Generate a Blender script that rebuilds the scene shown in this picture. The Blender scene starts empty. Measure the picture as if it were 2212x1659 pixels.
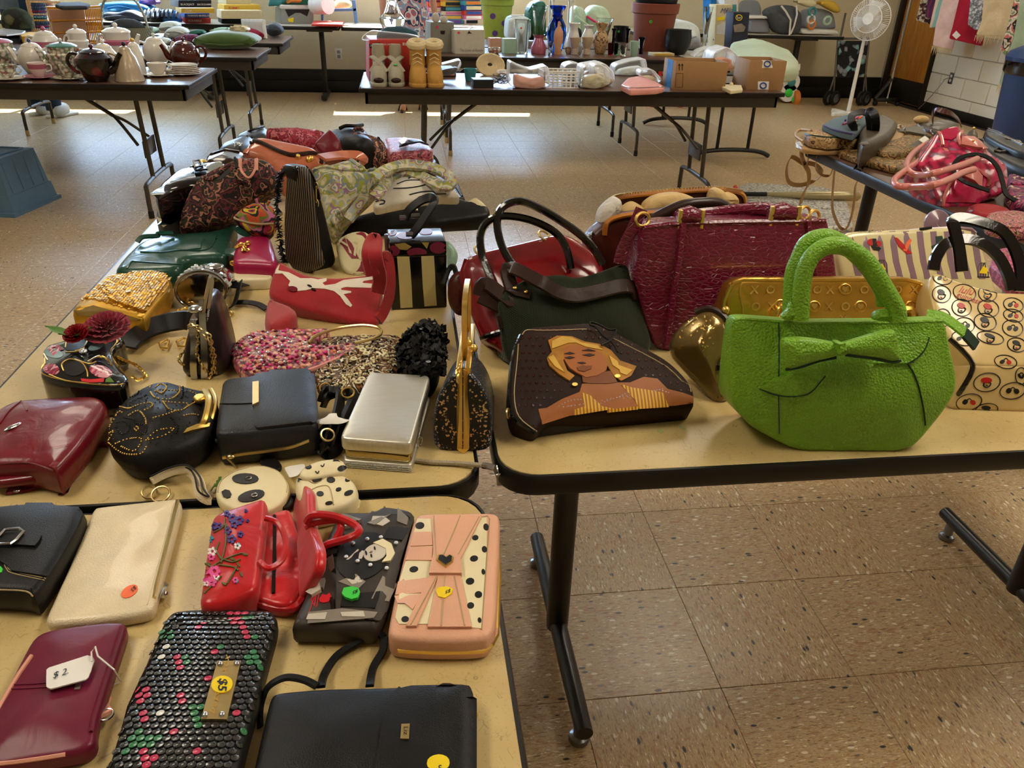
import bpy,bmesh,math,random
import numpy as np
from mathutils import Vector,Matrix,noise
from mathutils.bvhtree import BVHTree
from mathutils.geometry import delaunay_2d_cdt,tessellate_polygon
random.seed(7)
SC=bpy.context.scene
COL=SC.collection
PI=math.pi
V=Vector
W,H=2212,1659
# ---------------------------------------------------------------- camera
FPX,PIT,ROLL,YAW,CH,CX0,CY0=1692.7,0.49092,0.031936,0.143497,1.34048,-0.3222,-1.7007
cF=V((math.sin(YAW)*math.cos(PIT),math.cos(YAW)*math.cos(PIT),-math.sin(PIT)))
cR=V((math.cos(YAW),-math.sin(YAW),0))
cU=cR.cross(cF)
R2=cR*math.cos(ROLL)+cU*math.sin(ROLL)
U2=cU*math.cos(ROLL)-cR*math.sin(ROLL)
CAM=V((CX0,CY0,CH))
cam=bpy.data.objects.new('camera',bpy.data.cameras.new('camera'))
COL.objects.link(cam)
cam.data.sensor_width=36
cam.data.lens=FPX/W*36
cam.data.clip_start=0.02
cam.matrix_world=Matrix(((R2.x,U2.x,-cF.x,CAM.x),(R2.y,U2.y,-cF.y,CAM.y),(R2.z,U2.z,-cF.z,CAM.z),(0,0,0,1)))
SC.camera=cam
# ---------------------------------------------------------------- world, sun, exposure
vs=SC.view_settings
vs.view_transform='Standard';vs.look='None';vs.gamma=1;vs.use_curve_mapping=False
vs.exposure=0.2
wd=bpy.data.worlds.new('sky');SC.world=wd;wd.use_nodes=True
_n=wd.node_tree.nodes;_bg=_n['Background']
_bg.inputs[0].default_value=(0.48,0.70,1.0,1);_bg.inputs[1].default_value=24.0
SUN_DIR=V((-0.12,-0.57,-0.82)).normalized()
sl=bpy.data.lights.new('sun','SUN');sl.energy=26;sl.angle=0.009;sl.color=(1,0.95,0.86)
so=bpy.data.objects.new('sun',sl);COL.objects.link(so)
so.rotation_euler=SUN_DIR.to_track_quat('-Z','Y').to_euler()
so.location=(0,9,4)
CEIL=3.0
TROFFERS=[(-1.6,-0.9,26),(1.3,-0.9,34),(-1.6,2.0,16),(1.3,2.0,20),(-1.6,5.0,12),(1.3,5.0,12),(4.2,2.0,20),(4.2,5.0,26),(4.2,-0.9,16)]
for i,(lx,ly,lw) in enumerate(TROFFERS):
    l=bpy.data.lights.new('troffer_lamp','AREA');l.shape='RECTANGLE';l.size=0.56;l.size_y=1.15
    l.energy=lw;l.color=(1.0,0.89,0.71)
    o=bpy.data.objects.new('troffer_lamp',l);COL.objects.link(o);o.location=(lx,ly,CEIL-0.035)
# ---------------------------------------------------------------- geometry helpers
def ray(px,py):
    return (cF+R2*((px-W/2)/FPX)-U2*((py-H/2)/FPX))
def at(px,py,z=0.0):
    d=ray(px,py);return CAM+d*((z-CH)/d.z)
def atY(px,py,y):
    d=ray(px,py);return CAM+d*((y-CY0)/d.y)
def atX(px,py,x):
    d=ray(px,py);return CAM+d*((x-CX0)/d.x)
def pix(p):
    d=V(p)-CAM;z=d.dot(cF);return (W/2+FPX*d.dot(R2)/z,H/2-FPX*d.dot(U2)/z)
CR=dict(F=(0,0,1),a=(320,250,.18083),b=(660,250,.18987),c=(130,460,.24108),d=(560,440,.25316),e=(0,660,.25316),f=(440,660,.28933),
g=(940,380,.27125),h=(1040,640,.27125),i=(1540,420,.3038),j=(1680,200,.24051),k=(0,1050,.3672),l=(380,980,.40932),
p=(0,0,.25316),q=(380,0,.25316),r=(760,0,.25316),s=(1280,0,.25316),t=(1652,0,.25316))
def c(k,s):
    ox,oy,sc=CR[k]
    return [(ox+float(a.split(',')[0])*sc,oy+float(a.split(',')[1])*sc) for a in s.split()]
def c1(k,x,y):
    ox,oy,sc=CR[k];return (ox+x*sc,oy+y*sc)
def ell(k,x,y,rx,ry,rot=0,n=16):
    r=math.radians(rot);out=[]
    for i in range(n):
        t=2*PI*i/n;a,b=rx*math.cos(t),ry*math.sin(t)
        out.append(c1(k,x+a*math.cos(r)-b*math.sin(r),y+a*math.sin(r)+b*math.cos(r)))
    return out
def cr(pts,n=6,closed=False):
    pts=[V(p) for p in pts];N=len(pts);out=[]
    rng=range(N if closed else N-1)
    for i in rng:
        if closed:p0,p1,p2,p3=pts[i-1],pts[i],pts[(i+1)%N],pts[(i+2)%N]
        else:p0,p1,p2,p3=pts[max(i-1,0)],pts[i],pts[i+1],pts[min(i+2,N-1)]
        for j in range(n):
            t=j/n
            out.append(0.5*((2*p1)+(p2-p0)*t+(2*p0-5*p1+4*p2-p3)*t*t+(3*p1-p0-3*p2+p3)*t**3))
    if not closed:out.append(pts[-1])
    return out
class PL:
    """a plane in the place: pixel rays meet it, so outlines read off the photograph become real sizes"""
    def __init__(s,o,u,v):
        s.o=V(o);s.u=V(u).normalized();s.v=V(v).normalized();s.n=s.u.cross(s.v).normalized()
        if s.n.dot(CAM-s.o)<0:s.n=-s.n
    def P(s,px,py):
        d=ray(px,py);return CAM+d*((s.o-CAM).dot(s.n)/d.dot(s.n))
    def ab(s,px,py):
        w=s.P(px,py)-s.o;return (w.dot(s.u),w.dot(s.v))
    def to3(s,a,b,h=0):return s.o+s.u*a+s.v*b+s.n*h
def flat(z):return PL((0,0,z),(1,0,0),(0,1,0))
def stand(x,y,z,yaw=0,lean=0):
    yw,l=math.radians(yaw),math.radians(lean)
    f=V((-math.sin(yw),math.cos(yw),0))
    return PL((x,y,z),(math.cos(yw),math.sin(yw),0),V((0,0,math.cos(l)))+f*math.sin(l))
def standpx(pa,pb,z,lean=0):
    """upright plane whose foot runs through two pixels lying on the height z"""
    A,B=at(*pa,z),at(*pb,z);d=B-A
    return stand(A.x,A.y,z,math.degrees(math.atan2(d.y,d.x)),lean)
class MB:
    def __init__(s):s.v=[];s.f=[]
    def add(s,vs,fs,M=None):
        o=len(s.v)
        s.v += [(M @ V(p)) if M is not None else V(p) for p in vs]
        s.f += [tuple(o+i for i in f) for f in fs];return s
    def bm(s,b,M=None):
        b.verts.ensure_lookup_table();b.verts.index_update()
        s.add([v.co.copy() for v in b.verts],[[v.index for v in f.verts] for f in b.faces],M);b.free();return s
    def box(s,lo,hi,r=0.0,M=None,seg=2):
        b=bmesh.new();bmesh.ops.create_cube(b,size=1)
        for v in b.verts:
            v.co=V([(lo[i]+hi[i])/2+v.co[i]*(hi[i]-lo[i]) for i in range(3)])
        if r>0:bmesh.ops.bevel(b,geom=list(b.edges),offset=r,segments=seg,affect='EDGES',profile=0.5)
        return s.bm(b,M)
    def hexa(s,p):
        """8 corners: bottom loop then top loop"""
        return s.add(p,[(3,2,1,0),(4,5,6,7),(0,1,5,4),(1,2,6,5),(2,3,7,6),(3,0,4,7)])
    def tube(s,path,r,n=8,closed=False,flatz=1.0):
        path=[V(p) for p in path];N=len(path)
        if N<2:return s
        rs=r if isinstance(r,(list,tuple)) else [r]*N
        up=None;vs=[]
        for i,p in enumerate(path):
            if closed:t=path[(i+1)%N]-path[i-1]
            else:t=path[min(i+1,N-1)]-path[max(i-1,0)]
            if t.length<1e-9:t=V((0,0,1))
            t.normalize()
            if up is None:up=t.orthogonal().normalized()
            up=(up-t*up.dot(t))
            if up.length<1e-6:up=t.orthogonal()
            up.normalize();b=t.cross(up)
            for j in range(n):
                a=2*PI*j/n;vs.append(p+(up*math.cos(a)+b*math.sin(a)*flatz)*rs[i])
        fs=[]
        for i in range(N if closed else N-1):
            k=(i+1)%N
            for j in range(n):fs.append((i*n+j,i*n+(j+1)%n,k*n+(j+1)%n,k*n+j))
        if not closed:fs += [tuple(reversed(range(n))),tuple((N-1)*n+j for j in range(n))]
        return s.add(vs,fs)
    def ribbon(s,path,w,th,nrm,closed=False,taper=None):
        """flat strap: w across, th thick; nrm a vector or list (face normals)"""
        path=[V(p) for p in path];N=len(path);vs=[]
        for i,p in enumerate(path):
            t=(path[(i+1)%N]-path[i-1]) if closed else (path[min(i+1,N-1)]-path[max(i-1,0)])
            t.normalize();n=V(nrm[i] if isinstance(nrm,list) else nrm)
            n=n-t*n.dot(t)
            if n.length<1e-5:n=t.orthogonal()
            n.normalize();b=t.cross(n);ww=w*(taper[i] if taper else 1)
            for a,h in ((-.5,-.35),(-.42,.5),(.42,.5),(.5,-.35),(.42,-.5),(-.42,-.5)):vs.append(p+b*(a*ww)+n*(h*th))
        fs=[]
        for i in range(N if closed else N-1):
            k=(i+1)%N
            for j in range(6):fs.append((i*6+j,i*6+(j+1)%6,k*6+(j+1)%6,k*6+j))
        if not closed:fs += [tuple(range(5,-1,-1)),tuple((N-1)*6+j for j in range(6))]
        return s.add(vs,fs)
    def lathe(s,prof,ctr=(0,0,0),n=24,M=None,sx=1,sy=1):
        vs=[];fs=[];m=len(prof);C=V(ctr)
        for (r,z) in prof:
            r=max(r,1e-5)
            for j in range(n):
                a=2*PI*j/n;vs.append(C+V((r*math.cos(a)*sx,r*math.sin(a)*sy,z)))
        for i in range(m-1):
            for j in range(n):fs.append((i*n+j,i*n+(j+1)%n,(i+1)*n+(j+1)%n,(i+1)*n+j))
        fs += [tuple(reversed(range(n))),tuple((m-1)*n+j for j in range(n))]
        return s.add(vs,fs,M)
    def prism(s,pts,vec):
        pts=[V(p) for p in pts];n=len(pts);vec=V(vec)
        tri=tessellate_polygon([pts])
        vs=pts+[p+vec for p in pts]
        fs=[tuple(t) for t in tri]+[tuple(n+i for i in reversed(t)) for t in tri]
        fs += [(i,(i+1)%n,n+(i+1)%n,n+i) for i in range(n)]
        return s.add(vs,fs)
    def ball(s,ctr,r,sc=(1,1,1),n=10,m=6,M=None):
        prof=[(math.sin(PI*i/m),-math.cos(PI*i/m)) for i in range(m+1)]
        vs=[];fs=[]
        T=Matrix.Translation(V(ctr)) @ (M.to_4x4() if M is not None else Matrix()) @ Matrix.Diagonal((r*sc[0],r*sc[1],r*sc[2],1))
        b=MB().lathe(prof,n=n);return s.add(b.v,b.f,T)
    def torus(s,ctr,R,r,nrm,n=16,m=6,sx=1):
        q=V(nrm).to_track_quat('Z','Y');C=V(ctr)
        return s.tube([C+q @ V((R*sx*math.cos(2*PI*i/n),R*math.sin(2*PI*i/n),0)) for i in range(n)],r,m,True)
    def grid(s,fn,nu,nv):
        vs=[fn(i/nu,j/nv) for j in range(nv+1) for i in range(nu+1)]
        fs=[(j*(nu+1)+i,j*(nu+1)+i+1,(j+1)*(nu+1)+i+1,(j+1)*(nu+1)+i) for j in range(nv) for i in range(nu)]
        return s.add(vs,fs)
    def bvh(s):return BVHTree.FromPolygons([tuple(v) for v in s.v],s.f)
MAT={}
def mesh_of(mb,name,mat,off=V((0,0,0)),smooth=40):
    me=bpy.data.meshes.new(name)
    me.from_pydata([tuple(v-off) for v in mb.v],[],mb.f);me.update()
    b=bmesh.new();b.from_mesh(me);bmesh.ops.recalc_face_normals(b,faces=b.faces);b.to_mesh(me);b.free()
    if smooth:
        me.shade_smooth();me.set_sharp_from_angle(angle=math.radians(smooth))
    me.materials.append(MAT[mat] if isinstance(mat,str) else mat)
    return me
class T:
    """a thing: an Empty at its base whose children are its parts"""
    def __init__(s,name,label,cat,loc,group=None,solo=None):
        s.L=V(loc);s.nm=name;s.last=None
        s.o=bpy.data.objects.new(name,None);COL.objects.link(s.o);s.o.location=s.L;s.o.empty_display_size=.02
        s.o['label']=label;s.o['category']=cat
        if group:s.o['group']=group
    zmin=None
    def part(s,name,mb,mat,smooth=40,parent=None,label=None,kind=None):
        if s.zmin is not None:
            for v in mb.v:v.z=max(v.z,s.zmin)
        o=bpy.data.objects.new(name,mesh_of(mb,name,mat,s.L,smooth));COL.objects.link(o)
        o.parent=parent or s.o
        if label:o['label']=label
        if kind:o['kind']=kind
        return o
def solo(name,label,cat,mb,mat,loc,group=None,smooth=40,kind=None):
    L=V(loc);o=bpy.data.objects.new(name,mesh_of(mb,name,mat,L,smooth));COL.objects.link(o);o.location=L
    o['label']=label;o['category']=cat
    if group:o['group']=group
    if kind:o['kind']=kind
    return o
def struct(name,mb,mat,parent=None,smooth=30):
    o=bpy.data.objects.new(name,mesh_of(mb,name,mat,smooth=smooth));COL.objects.link(o)
    if parent:o.parent=parent
    else:o['kind']='structure'
    return o
def copy_thing(t,loc,label=None,rz=None,group=None,sc=None):
    o=t.o if isinstance(t,T) else t
    n=o.copy();COL.objects.link(n);n.location=loc
    if label:n['label']=label
    if group:n['group']=group
    if rz is not None:n.rotation_euler=(0,0,rz)
    if sc is not None:n.scale=sc if isinstance(sc,(tuple,list)) else (sc,sc,sc)
    for ch in o.children:
        k=ch.copy();COL.objects.link(k);k.parent=n
        for g in ch.children:
            d=g.copy();COL.objects.link(d);d.parent=k
    return n
def rounded(ab,rc,step):
    pts=[V(p) for p in ab];N=len(pts);out=[]
    for i in range(N):
        p0,p,p1=pts[i-1],pts[i],pts[(i+1)%N]
        e0,e1=p0-p,p1-p
        r0,r1=min(rc,e0.length*.45),min(rc,e1.length*.45)
        a,b=p+e0.normalized()*r0,p+e1.normalized()*r1
        for k in range(4):
            t=k/3;out.append(a*(1-t)**2+p*2*t*(1-t)+b*t*t)
    res=[]
    for i in range(len(out)):
        a,b=out[i],out[(i+1)%len(out)];d=(b-a).length
        if d<step*.18:
            continue
        k=max(1,int(d/step))
        for j in range(k):res.append(a.lerp(b,j/k))
    return res
def inside_mask(P,Q):
    x,y=Q[:,0],Q[:,1];m=np.zeros(len(Q),bool);n=len(P)
    for i in range(n):
        (x0,y0),(x1,y1)=P[i-1],P[i]
        if y0==y1:continue
        cnd=(y0>y) != (y1>y)
        m ^= cnd & (x<(x1-x0)*(y-y0)/(y1-y0)+x0)
    return m
def edge_dist(P,Q):
    A=P;B=np.roll(P,-1,0);d=np.full(len(Q),1e9)
    for a,b in zip(A,B):
        e=b-a;L=(e*e).sum()+1e-18
        t=np.clip(((Q-a) @ e)/L,0,1);d=np.minimum(d,np.hypot(*(Q-a-t[:,None]*e).T))
    return d
def fillgrid(P,g,jit=0.0):
    """triangulate polygon P (n,2) with interior points; returns pts, faces, dist (boundary first)"""
    P=np.array([tuple(p)[:2] for p in P],float)
    lo,hi=P.min(0),P.max(0);Q=[]
    if g:
        xs=np.arange(lo[0]+g*.5,hi[0],g);ys=np.arange(lo[1]+g*.5,hi[1],g*.87)
        Q=np.array([(x+(g/2 if j%2 else 0),y) for j,y in enumerate(ys) for x in xs])
    if len(Q):
        Q=Q[inside_mask(P,Q)]
    if len(Q):
        d=edge_dist(P,Q);k=d>g*.45;Q,d=Q[k],d[k]
    else:Q=np.zeros((0,2));d=np.zeros(0)
    n=len(P);allp=[V(p) for p in P]+[V(q) for q in Q]
    vo,_,fo,ov,_,_=delaunay_2d_cdt(allp,[],[list(range(n))],1,1e-9)
    idx=[(o[0] if o else-1) for o in ov]
    dist=np.concatenate([np.zeros(n),d])
    return vo,fo,idx,dist,n
def slab(pl,pxs,depth,r=.004,rc=.01,puff=0.0,R=None,wr=0.0,wf=18,g=None,belly=0.0,rb=None,ab=None,shear=None,capfn=None,taper=None):
    """front outline on plane pl, body running back by depth; edges rounded r, corners rc, front padded by puff"""
    ab=ab or [pl.ab(*p) for p in pxs]
    A=np.array(ab);size=(A.max(0)-A.min(0)).max()
    ar=sum(ab[i-1][0]*ab[i][1]-ab[i][0]*ab[i-1][1] for i in range(len(ab)))
    if ar<0:ab=ab[::-1]
    step=size/42;pts=rounded(ab,rc,step);N=len(pts);g=g or size/26
    nr=[]
    for i in range(N):
        t=(pts[(i+1)%N]-pts[i-1]).normalized();nr.append(V((-t.y,t.x)))
    rb=r if rb is None else rb;prof=[]
    for k in range(4):
        a=k/3*PI/2;prof.append((r*(1-math.sin(a)),r*(1-math.cos(a))))
    for k in range(1,4 if (belly or wr) else 1):
        t=k/4;prof.append((-belly*math.sin(PI*t),r+(depth-r-rb)*t))
    for k in range(3):
        a=k/2*PI/2;prof.append((rb*(1-math.cos(a)),depth-rb*(1-math.sin(a))))
    sh=V(shear) if shear else V((0,0,0))
    mb=MB();vs=[];fs=[];blo,bhi=A[:,1].min(),A[:,1].max()
    for (ins,dz) in prof:
        for p,n in zip(pts,nr):
            q=p+n*ins;kd=1 if taper is None else taper[0]+(taper[1]-taper[0])*min(1,max(0,(q.y-blo)/(bhi-blo)))**.8
            w=pl.to3(q.x,q.y,-dz*kd)+sh*(dz/max(depth,1e-6));vs.append(w)
    m=len(prof)
    for i in range(m-1):
        for j in range(N):fs.append((i*N+j,i*N+(j+1)%N,(i+1)*N+(j+1)%N,(i+1)*N+j))
    ring=[tuple(p+n*prof[0][0]) for p,n in zip(pts,nr)]
    vo,fo,idx,dist,nn=fillgrid(ring,g)
    R=R or size*.25;mp={}
    for i,p in enumerate(vo):
        k=idx[i]
        if 0<=k<N:mp[i]=k;continue
        d=dist[k] if k>=0 else 0;t=min(d/R,1);h=puff*math.sin(t*PI/2)
        w=pl.to3(p.x,p.y,0)
        if wr:h += wr*noise.noise(w*wf)*min(1,d/(R*.3))
        if capfn:h += capfn(p.x,p.y,d)
        mp[i]=len(vs);vs.append(w+pl.n*h)
    for f in fo:fs.append(tuple(mp[i] for i in f))
    bt=delaunay_2d_cdt([p+n*prof[-1][0] for p,n in zip(pts,nr)],[],[list(range(N))],1,1e-9)
    if len(bt[0])==N:
        fs += [tuple((m-1)*N+bt[3][i][0] for i in f) for f in bt[2]]
    else:fs.append(tuple((m-1)*N+i for i in range(N)))
    if wr:
        vs=[v+pl.n*0 if i>=m*N else v for i,v in enumerate(vs)]
    return mb.add(vs,fs)
class SF:
    """a surface that pixel rays are cast on (to lay trims, prints and stickers on what is already built)"""
    def __init__(s,*mbs):
        s.b=[m.bvh() if isinstance(m,MB) else m for m in mbs];s.lp=None;m=mbs[0];s.dist=(sum(((v-CAM).length for v in m.v))/len(m.v)) if isinstance(m,MB) else 2.0
    def hit(s,px,py):
        d=ray(px,py).normalized();best=None
        for b in s.b:
            h=b.ray_cast(CAM,d)
            if h[0] is not None and (best is None or h[3]<best[2]):best=(h[0],h[1],h[3])
        if best:
            n=best[1] if best[1].dot(d)<0 else-best[1];s.lp=(best[0],n);return best[0],n
        best=None
        for b in s.b:
            q=CAM+d*s.dist
            for _ in range(3):
                h=b.find_nearest(q)
                q=CAM+d*(h[0]-CAM).dot(d)
            if best is None or h[3]<best[2]:best=(h[0],h[1],h[3])
        n=best[1] if best[1].dot(d)<0 else-best[1]
        return best[0],n
    def P(s,px,py,off=0.0):
        p,n=s.hit(px,py);return p+n*off
    def path(s,pxs,off=0.0):return [s.P(x,y,off) for x,y in pxs]
    def decal(s,pxs,off=.0012,g=None,mb=None,rc=0,sink=.002):
        mb=mb or MB();pxs=[tuple(p) for p in pxs]
        if rc:pxs=[tuple(p) for p in rounded([V(p) for p in pxs],rc,6)]
        A=np.array(pxs);size=(A.max(0)-A.min(0)).max()
        vo,fo,idx,dist,n=fillgrid(pxs,g if g is not None else max(size/9,4)) if len(pxs)>2 else (None,)*5
        hits=[s.hit(p.x,p.y) for p in vo];o=len(mb.v)
        mb.v += [h+nn*off for h,nn in hits];mb.f += [tuple(o+i for i in f) for f in fo]
        mp={k:i for i,k in enumerate(idx) if 0<=k<n}
        o2=len(mb.v);keys=[k for k in range(n) if k in mp]
        for k in keys:h,nn=hits[mp[k]];mb.v.append(h-nn*sink)
        for a in range(len(keys)):
            b=(a+1)%len(keys)
            mb.f.append((o+mp[keys[a]],o+mp[keys[b]],o2+b,o2+a))
        return mb
    def text(s,st,org,ux,uy,off=.0014,mb=None,bold=0.0,shear=0.0):
        """letters laid on the surface: org = pixel of the text's start, ux/uy = pixel vectors of one letter height"""
        mb=mb or MB();cu=bpy.data.curves.new('t','FONT');cu.body=st;cu.offset=bold;cu.resolution_u=2;cu.shear=shear
        ob=bpy.data.objects.new('t',cu);COL.objects.link(ob)
        me=ob.to_mesh();o=len(mb.v)
        for v in me.vertices:
            p,n=s.hit(org[0]+v.co.x*ux[0]+v.co.y*uy[0],org[1]+v.co.x*ux[1]+v.co.y*uy[1]);mb.v.append(p+n*off)
        mb.f += [tuple(o+i for i in f.vertices) for f in me.polygons]
        ob.to_mesh_clear();bpy.data.objects.remove(ob);bpy.data.curves.remove(cu);return mb
    def line(s,pxs,r,off=None,n=5,smooth=4,mb=None,closed=False):
        mb=mb or MB();q=cr([(x,y,0) for x,y in pxs],smooth,closed) if smooth else [V((x,y,0)) for x,y in pxs]
        return mb.tube([s.P(p.x,p.y,r*.5 if off is None else off) for p in q],r,n,closed)
# ---------------------------------------------------------------- materials
def lin(h):
    if isinstance(h,str):
        h=h.lstrip('#');h=[int(h[i:i+2],16)/255 for i in (0,2,4)]
    return tuple((x/12.92 if x<=.04045 else ((x+.055)/1.055)**2.4) for x in h)+(1,)
class NT:
    def __init__(s,name):
        s.m=bpy.data.materials.new(name);s.m.use_nodes=True;s.t=s.m.node_tree;s.b=s.t.nodes['Principled BSDF'];s.out=s.t.nodes['Material Output'];MAT[name]=s.m
    def n(s,ty,ins=None,**kw):
        x=s.t.nodes.new(ty)
        for k,v in kw.items():setattr(x,k,v)
        for k,v in (ins or {}).items():
            if isinstance(v,bpy.types.NodeSocket):s.t.links.new(v,x.inputs[k])
            else:x.inputs[k].default_value=v
        return x
    def set(s,**kw):
        for k,v in kw.items():
            k=k.replace('_',' ')
            if isinstance(v,bpy.types.NodeSocket):s.t.links.new(v,s.b.inputs[k])
            else:s.b.inputs[k].default_value=v
    def co(s,scale=(1,1,1),rot=(0,0,0),kind='Object',rnd=False):
        tc=s.n('ShaderNodeTexCoord');v=tc.outputs[kind]
        if rnd:
            oi=s.n('ShaderNodeObjectInfo');ad=s.n('ShaderNodeVectorMath',operation='ADD')
            mu=s.n('ShaderNodeMath',{0:oi.outputs['Random'],1:37.0},operation='MULTIPLY')
            cb=s.n('ShaderNodeCombineXYZ',{0:mu.outputs[0],1:mu.outputs[0]});s.t.links.new(v,ad.inputs[0]);s.t.links.new(cb.outputs[0],ad.inputs[1]);v=ad.outputs[0]
        return s.n('ShaderNodeMapping',{'Vector':v,'Scale':scale,'Rotation':rot}).outputs[0]
    def ramp(s,fac,stops,const=False):
        r=s.n('ShaderNodeValToRGB',{0:fac});e=r.color_ramp.elements
        if const:r.color_ramp.interpolation='CONSTANT'
        while len(e)<len(stops):e.new(0.5)
        for x,(p,col) in zip(e,stops):x.position=p;x.color=col if len(col)==4 else tuple(col)+(1,)
        return r.outputs[0]
    def mix(s,f,a,b,mode='MIX'):
        x=s.n('ShaderNodeMix',data_type='RGBA',blend_type=mode)
        for i,v in ((0,f),(6,a),(7,b)):
            if isinstance(v,bpy.types.NodeSocket):s.t.links.new(v,x.inputs[i])
            else:x.inputs[i].default_value=v
        return x.outputs[2]
    def bump(s,h,st,dist=.001):
        x=s.n('ShaderNodeBump',{'Strength':st,'Distance':dist,'Height':h});s.t.links.new(x.outputs[0],s.b.inputs['Normal'])
def M(name,col,rough=.5,metal=0.0,kind='plain',scale=1.0,bump=.3,coat=0.0,sheen=0.0,var=.12,spec=.35,col2=None,trans=0.0,pal=None):
    m=NT(name);base=lin(col);m.set(Roughness=rough,Metallic=metal);m.b.inputs['Specular IOR Level'].default_value=spec
    if coat:m.b.inputs['Coat Weight'].default_value=coat;m.b.inputs['Coat Roughness'].default_value=.06
    if sheen:m.b.inputs['Sheen Weight'].default_value=sheen
    if trans:m.b.inputs['Transmission Weight'].default_value=trans
    co=m.co()
    if kind=='plain':
        nz=m.n('ShaderNodeTexNoise',{'Vector':co,'Scale':30*scale,'Detail':3}).outputs[0]
        m.set(Base_Color=m.ramp(nz,[(.25,tuple(x*(1-var) for x in base[:3])),(.75,base)]))
        if bump:m.bump(nz,bump,.0006)
    elif kind in ('leather','pebble'):
        s=(900 if kind=='leather' else 330)*scale
        vo=m.n('ShaderNodeTexVoronoi',{'Vector':co,'Scale':s},feature='F1').outputs[0]
        nz=m.n('ShaderNodeTexNoise',{'Vector':co,'Scale':22*scale,'Detail':4}).outputs[0]
        m.set(Base_Color=m.ramp(nz,[(.3,tuple(x*(1-var) for x in base[:3])),(.7,base)]))
        inv=m.n('ShaderNodeMath',{0:1.0,1:vo},operation='SUBTRACT').outputs[0]
        m.bump(inv,bump,.002 if kind=='pebble' else .0005)
    elif kind=='wrinkle':
        nz=m.n('ShaderNodeTexNoise',{'Vector':co,'Scale':26*scale,'Detail':5,'Distortion':1.2}).outputs[0]
        m.set(Base_Color=m.ramp(nz,[(.3,tuple(x*(1-var) for x in base[:3])),(.7,base)]));m.bump(nz,bump,.006)
    elif kind=='fabric':
        w1=m.n('ShaderNodeTexWave',{'Vector':co,'Scale':220*scale,'Distortion':.6},bands_direction='X').outputs[1]
        w2=m.n('ShaderNodeTexWave',{'Vector':co,'Scale':220*scale,'Distortion':.6},bands_direction='DIAGONAL').outputs[1]
        ad=m.n('ShaderNodeMath',{0:w1,1:w2},operation='ADD').outputs[0]
        nz=m.n('ShaderNodeTexNoise',{'Vector':co,'Scale':14*scale,'Detail':5}).outputs[0]
        m.set(Base_Color=m.ramp(nz,[(.3,tuple(x*(1-var) for x in base[:3])),(.7,base)]));m.bump(ad,bump,.0008)
    elif kind=='croc':
        cs=m.co((1,1,1.7));ww=m.n('ShaderNodeTexNoise',{'Vector':co,'Scale':4.0}).outputs[0]
        vo=m.n('ShaderNodeTexVoronoi',{'Vector':cs,'Scale':88*scale},feature='DISTANCE_TO_EDGE').outputs[0]
        rp=m.ramp(vo,[(0,(0,0,0)),(.07,(.8,.8,.8)),(.3,(1,1,1))])
        m.set(Base_Color=m.mix(rp,tuple(x*1.5+.01 for x in base[:3])+(1,),base));m.bump(rp,bump,.0016)
    elif kind=='brushed':
        cs=m.co((1,30,1));nz=m.n('ShaderNodeTexNoise',{'Vector':cs,'Scale':60*scale,'Detail':2}).outputs[0]
        m.set(Base_Color=m.ramp(nz,[(.3,tuple(x*(1-var) for x in base[:3])),(.7,base)]));m.bump(nz,bump,.0003)
    elif kind=='glitter':
        vo=m.n('ShaderNodeTexVoronoi',{'Vector':co,'Scale':700*scale});cc=vo.outputs['Color']
        sp=m.n('ShaderNodeSeparateColor',{0:cc});f=m.ramp(sp.outputs[0],[(.86,(0,0,0)),(.9,(1,1,1))])
        m.set(Base_Color=m.mix(f,base,lin(col2 or '#c8d0e0')))
        nm=m.n('ShaderNodeVectorMath',{0:cc,1:(.5,.5,.5)},operation='SUBTRACT');m.set(Metallic=m.n('ShaderNodeMath',{0:f,1:.9},operation='MULTIPLY').outputs[0])
        m.bump(sp.outputs[1],bump,.0012)
    elif kind=='cells':
        vo=m.n('ShaderNodeTexVoronoi',{'Vector':co,'Scale':scale,'Randomness':1.0});sp=m.n('ShaderNodeSeparateColor',{0:vo.outputs['Color']})
        P=pal or [col];k=len(P);r=m.ramp(sp.outputs[0],[(i/k,lin(x)) for i,x in enumerate(P)],True)
        d=m.ramp(vo.outputs['Distance'],[(.35,(1,1,1)),(.75,(.35,.35,.35))])
        m.set(Base_Color=m.mix(1.0,r,d,'MULTIPLY'));inv=m.n('ShaderNodeMath',{0:1.0,1:vo.outputs['Distance']},operation='SUBTRACT').outputs[0]
        if bump:m.bump(inv,bump,.6/scale*.25)
    elif kind=='paisley':
        nv=m.n('ShaderNodeTexNoise',{'Vector':co,'Scale':scale*.5,'Detail':2}).outputs[1]
        wv=m.mix(.05 if scale>20 else .1,co,nv);P=pal or [col];k=len(P)
        vo=m.n('ShaderNodeTexVoronoi',{'Vector':wv,'Scale':scale});v2=m.n('ShaderNodeTexVoronoi',{'Vector':wv,'Scale':scale*2.7});mm=m.n('ShaderNodeMath',{0:v2.outputs['Distance'],1:.55},operation='MULTIPLY').outputs[0];rg=m.n('ShaderNodeMath',{0:vo.outputs['Distance'],1:1.3,2:mm},operation='MULTIPLY_ADD').outputs[0]
        sp=m.n('ShaderNodeSeparateColor',{0:vo.outputs['Color']});ad=m.n('ShaderNodeMath',{0:rg,1:sp.outputs[0]},operation='ADD').outputs[0]
        fr=m.n('ShaderNodeMath',{0:ad},operation='FRACT').outputs[0]
        m.set(Base_Color=m.ramp(fr,[(i/k,lin(x)) for i,x in enumerate(P)],True))
        if bump:
            nz=m.n('ShaderNodeTexNoise',{'Vector':co,'Scale':40,'Detail':4}).outputs[0];m.bump(nz,bump,.003)
    elif kind=='stripes':
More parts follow.
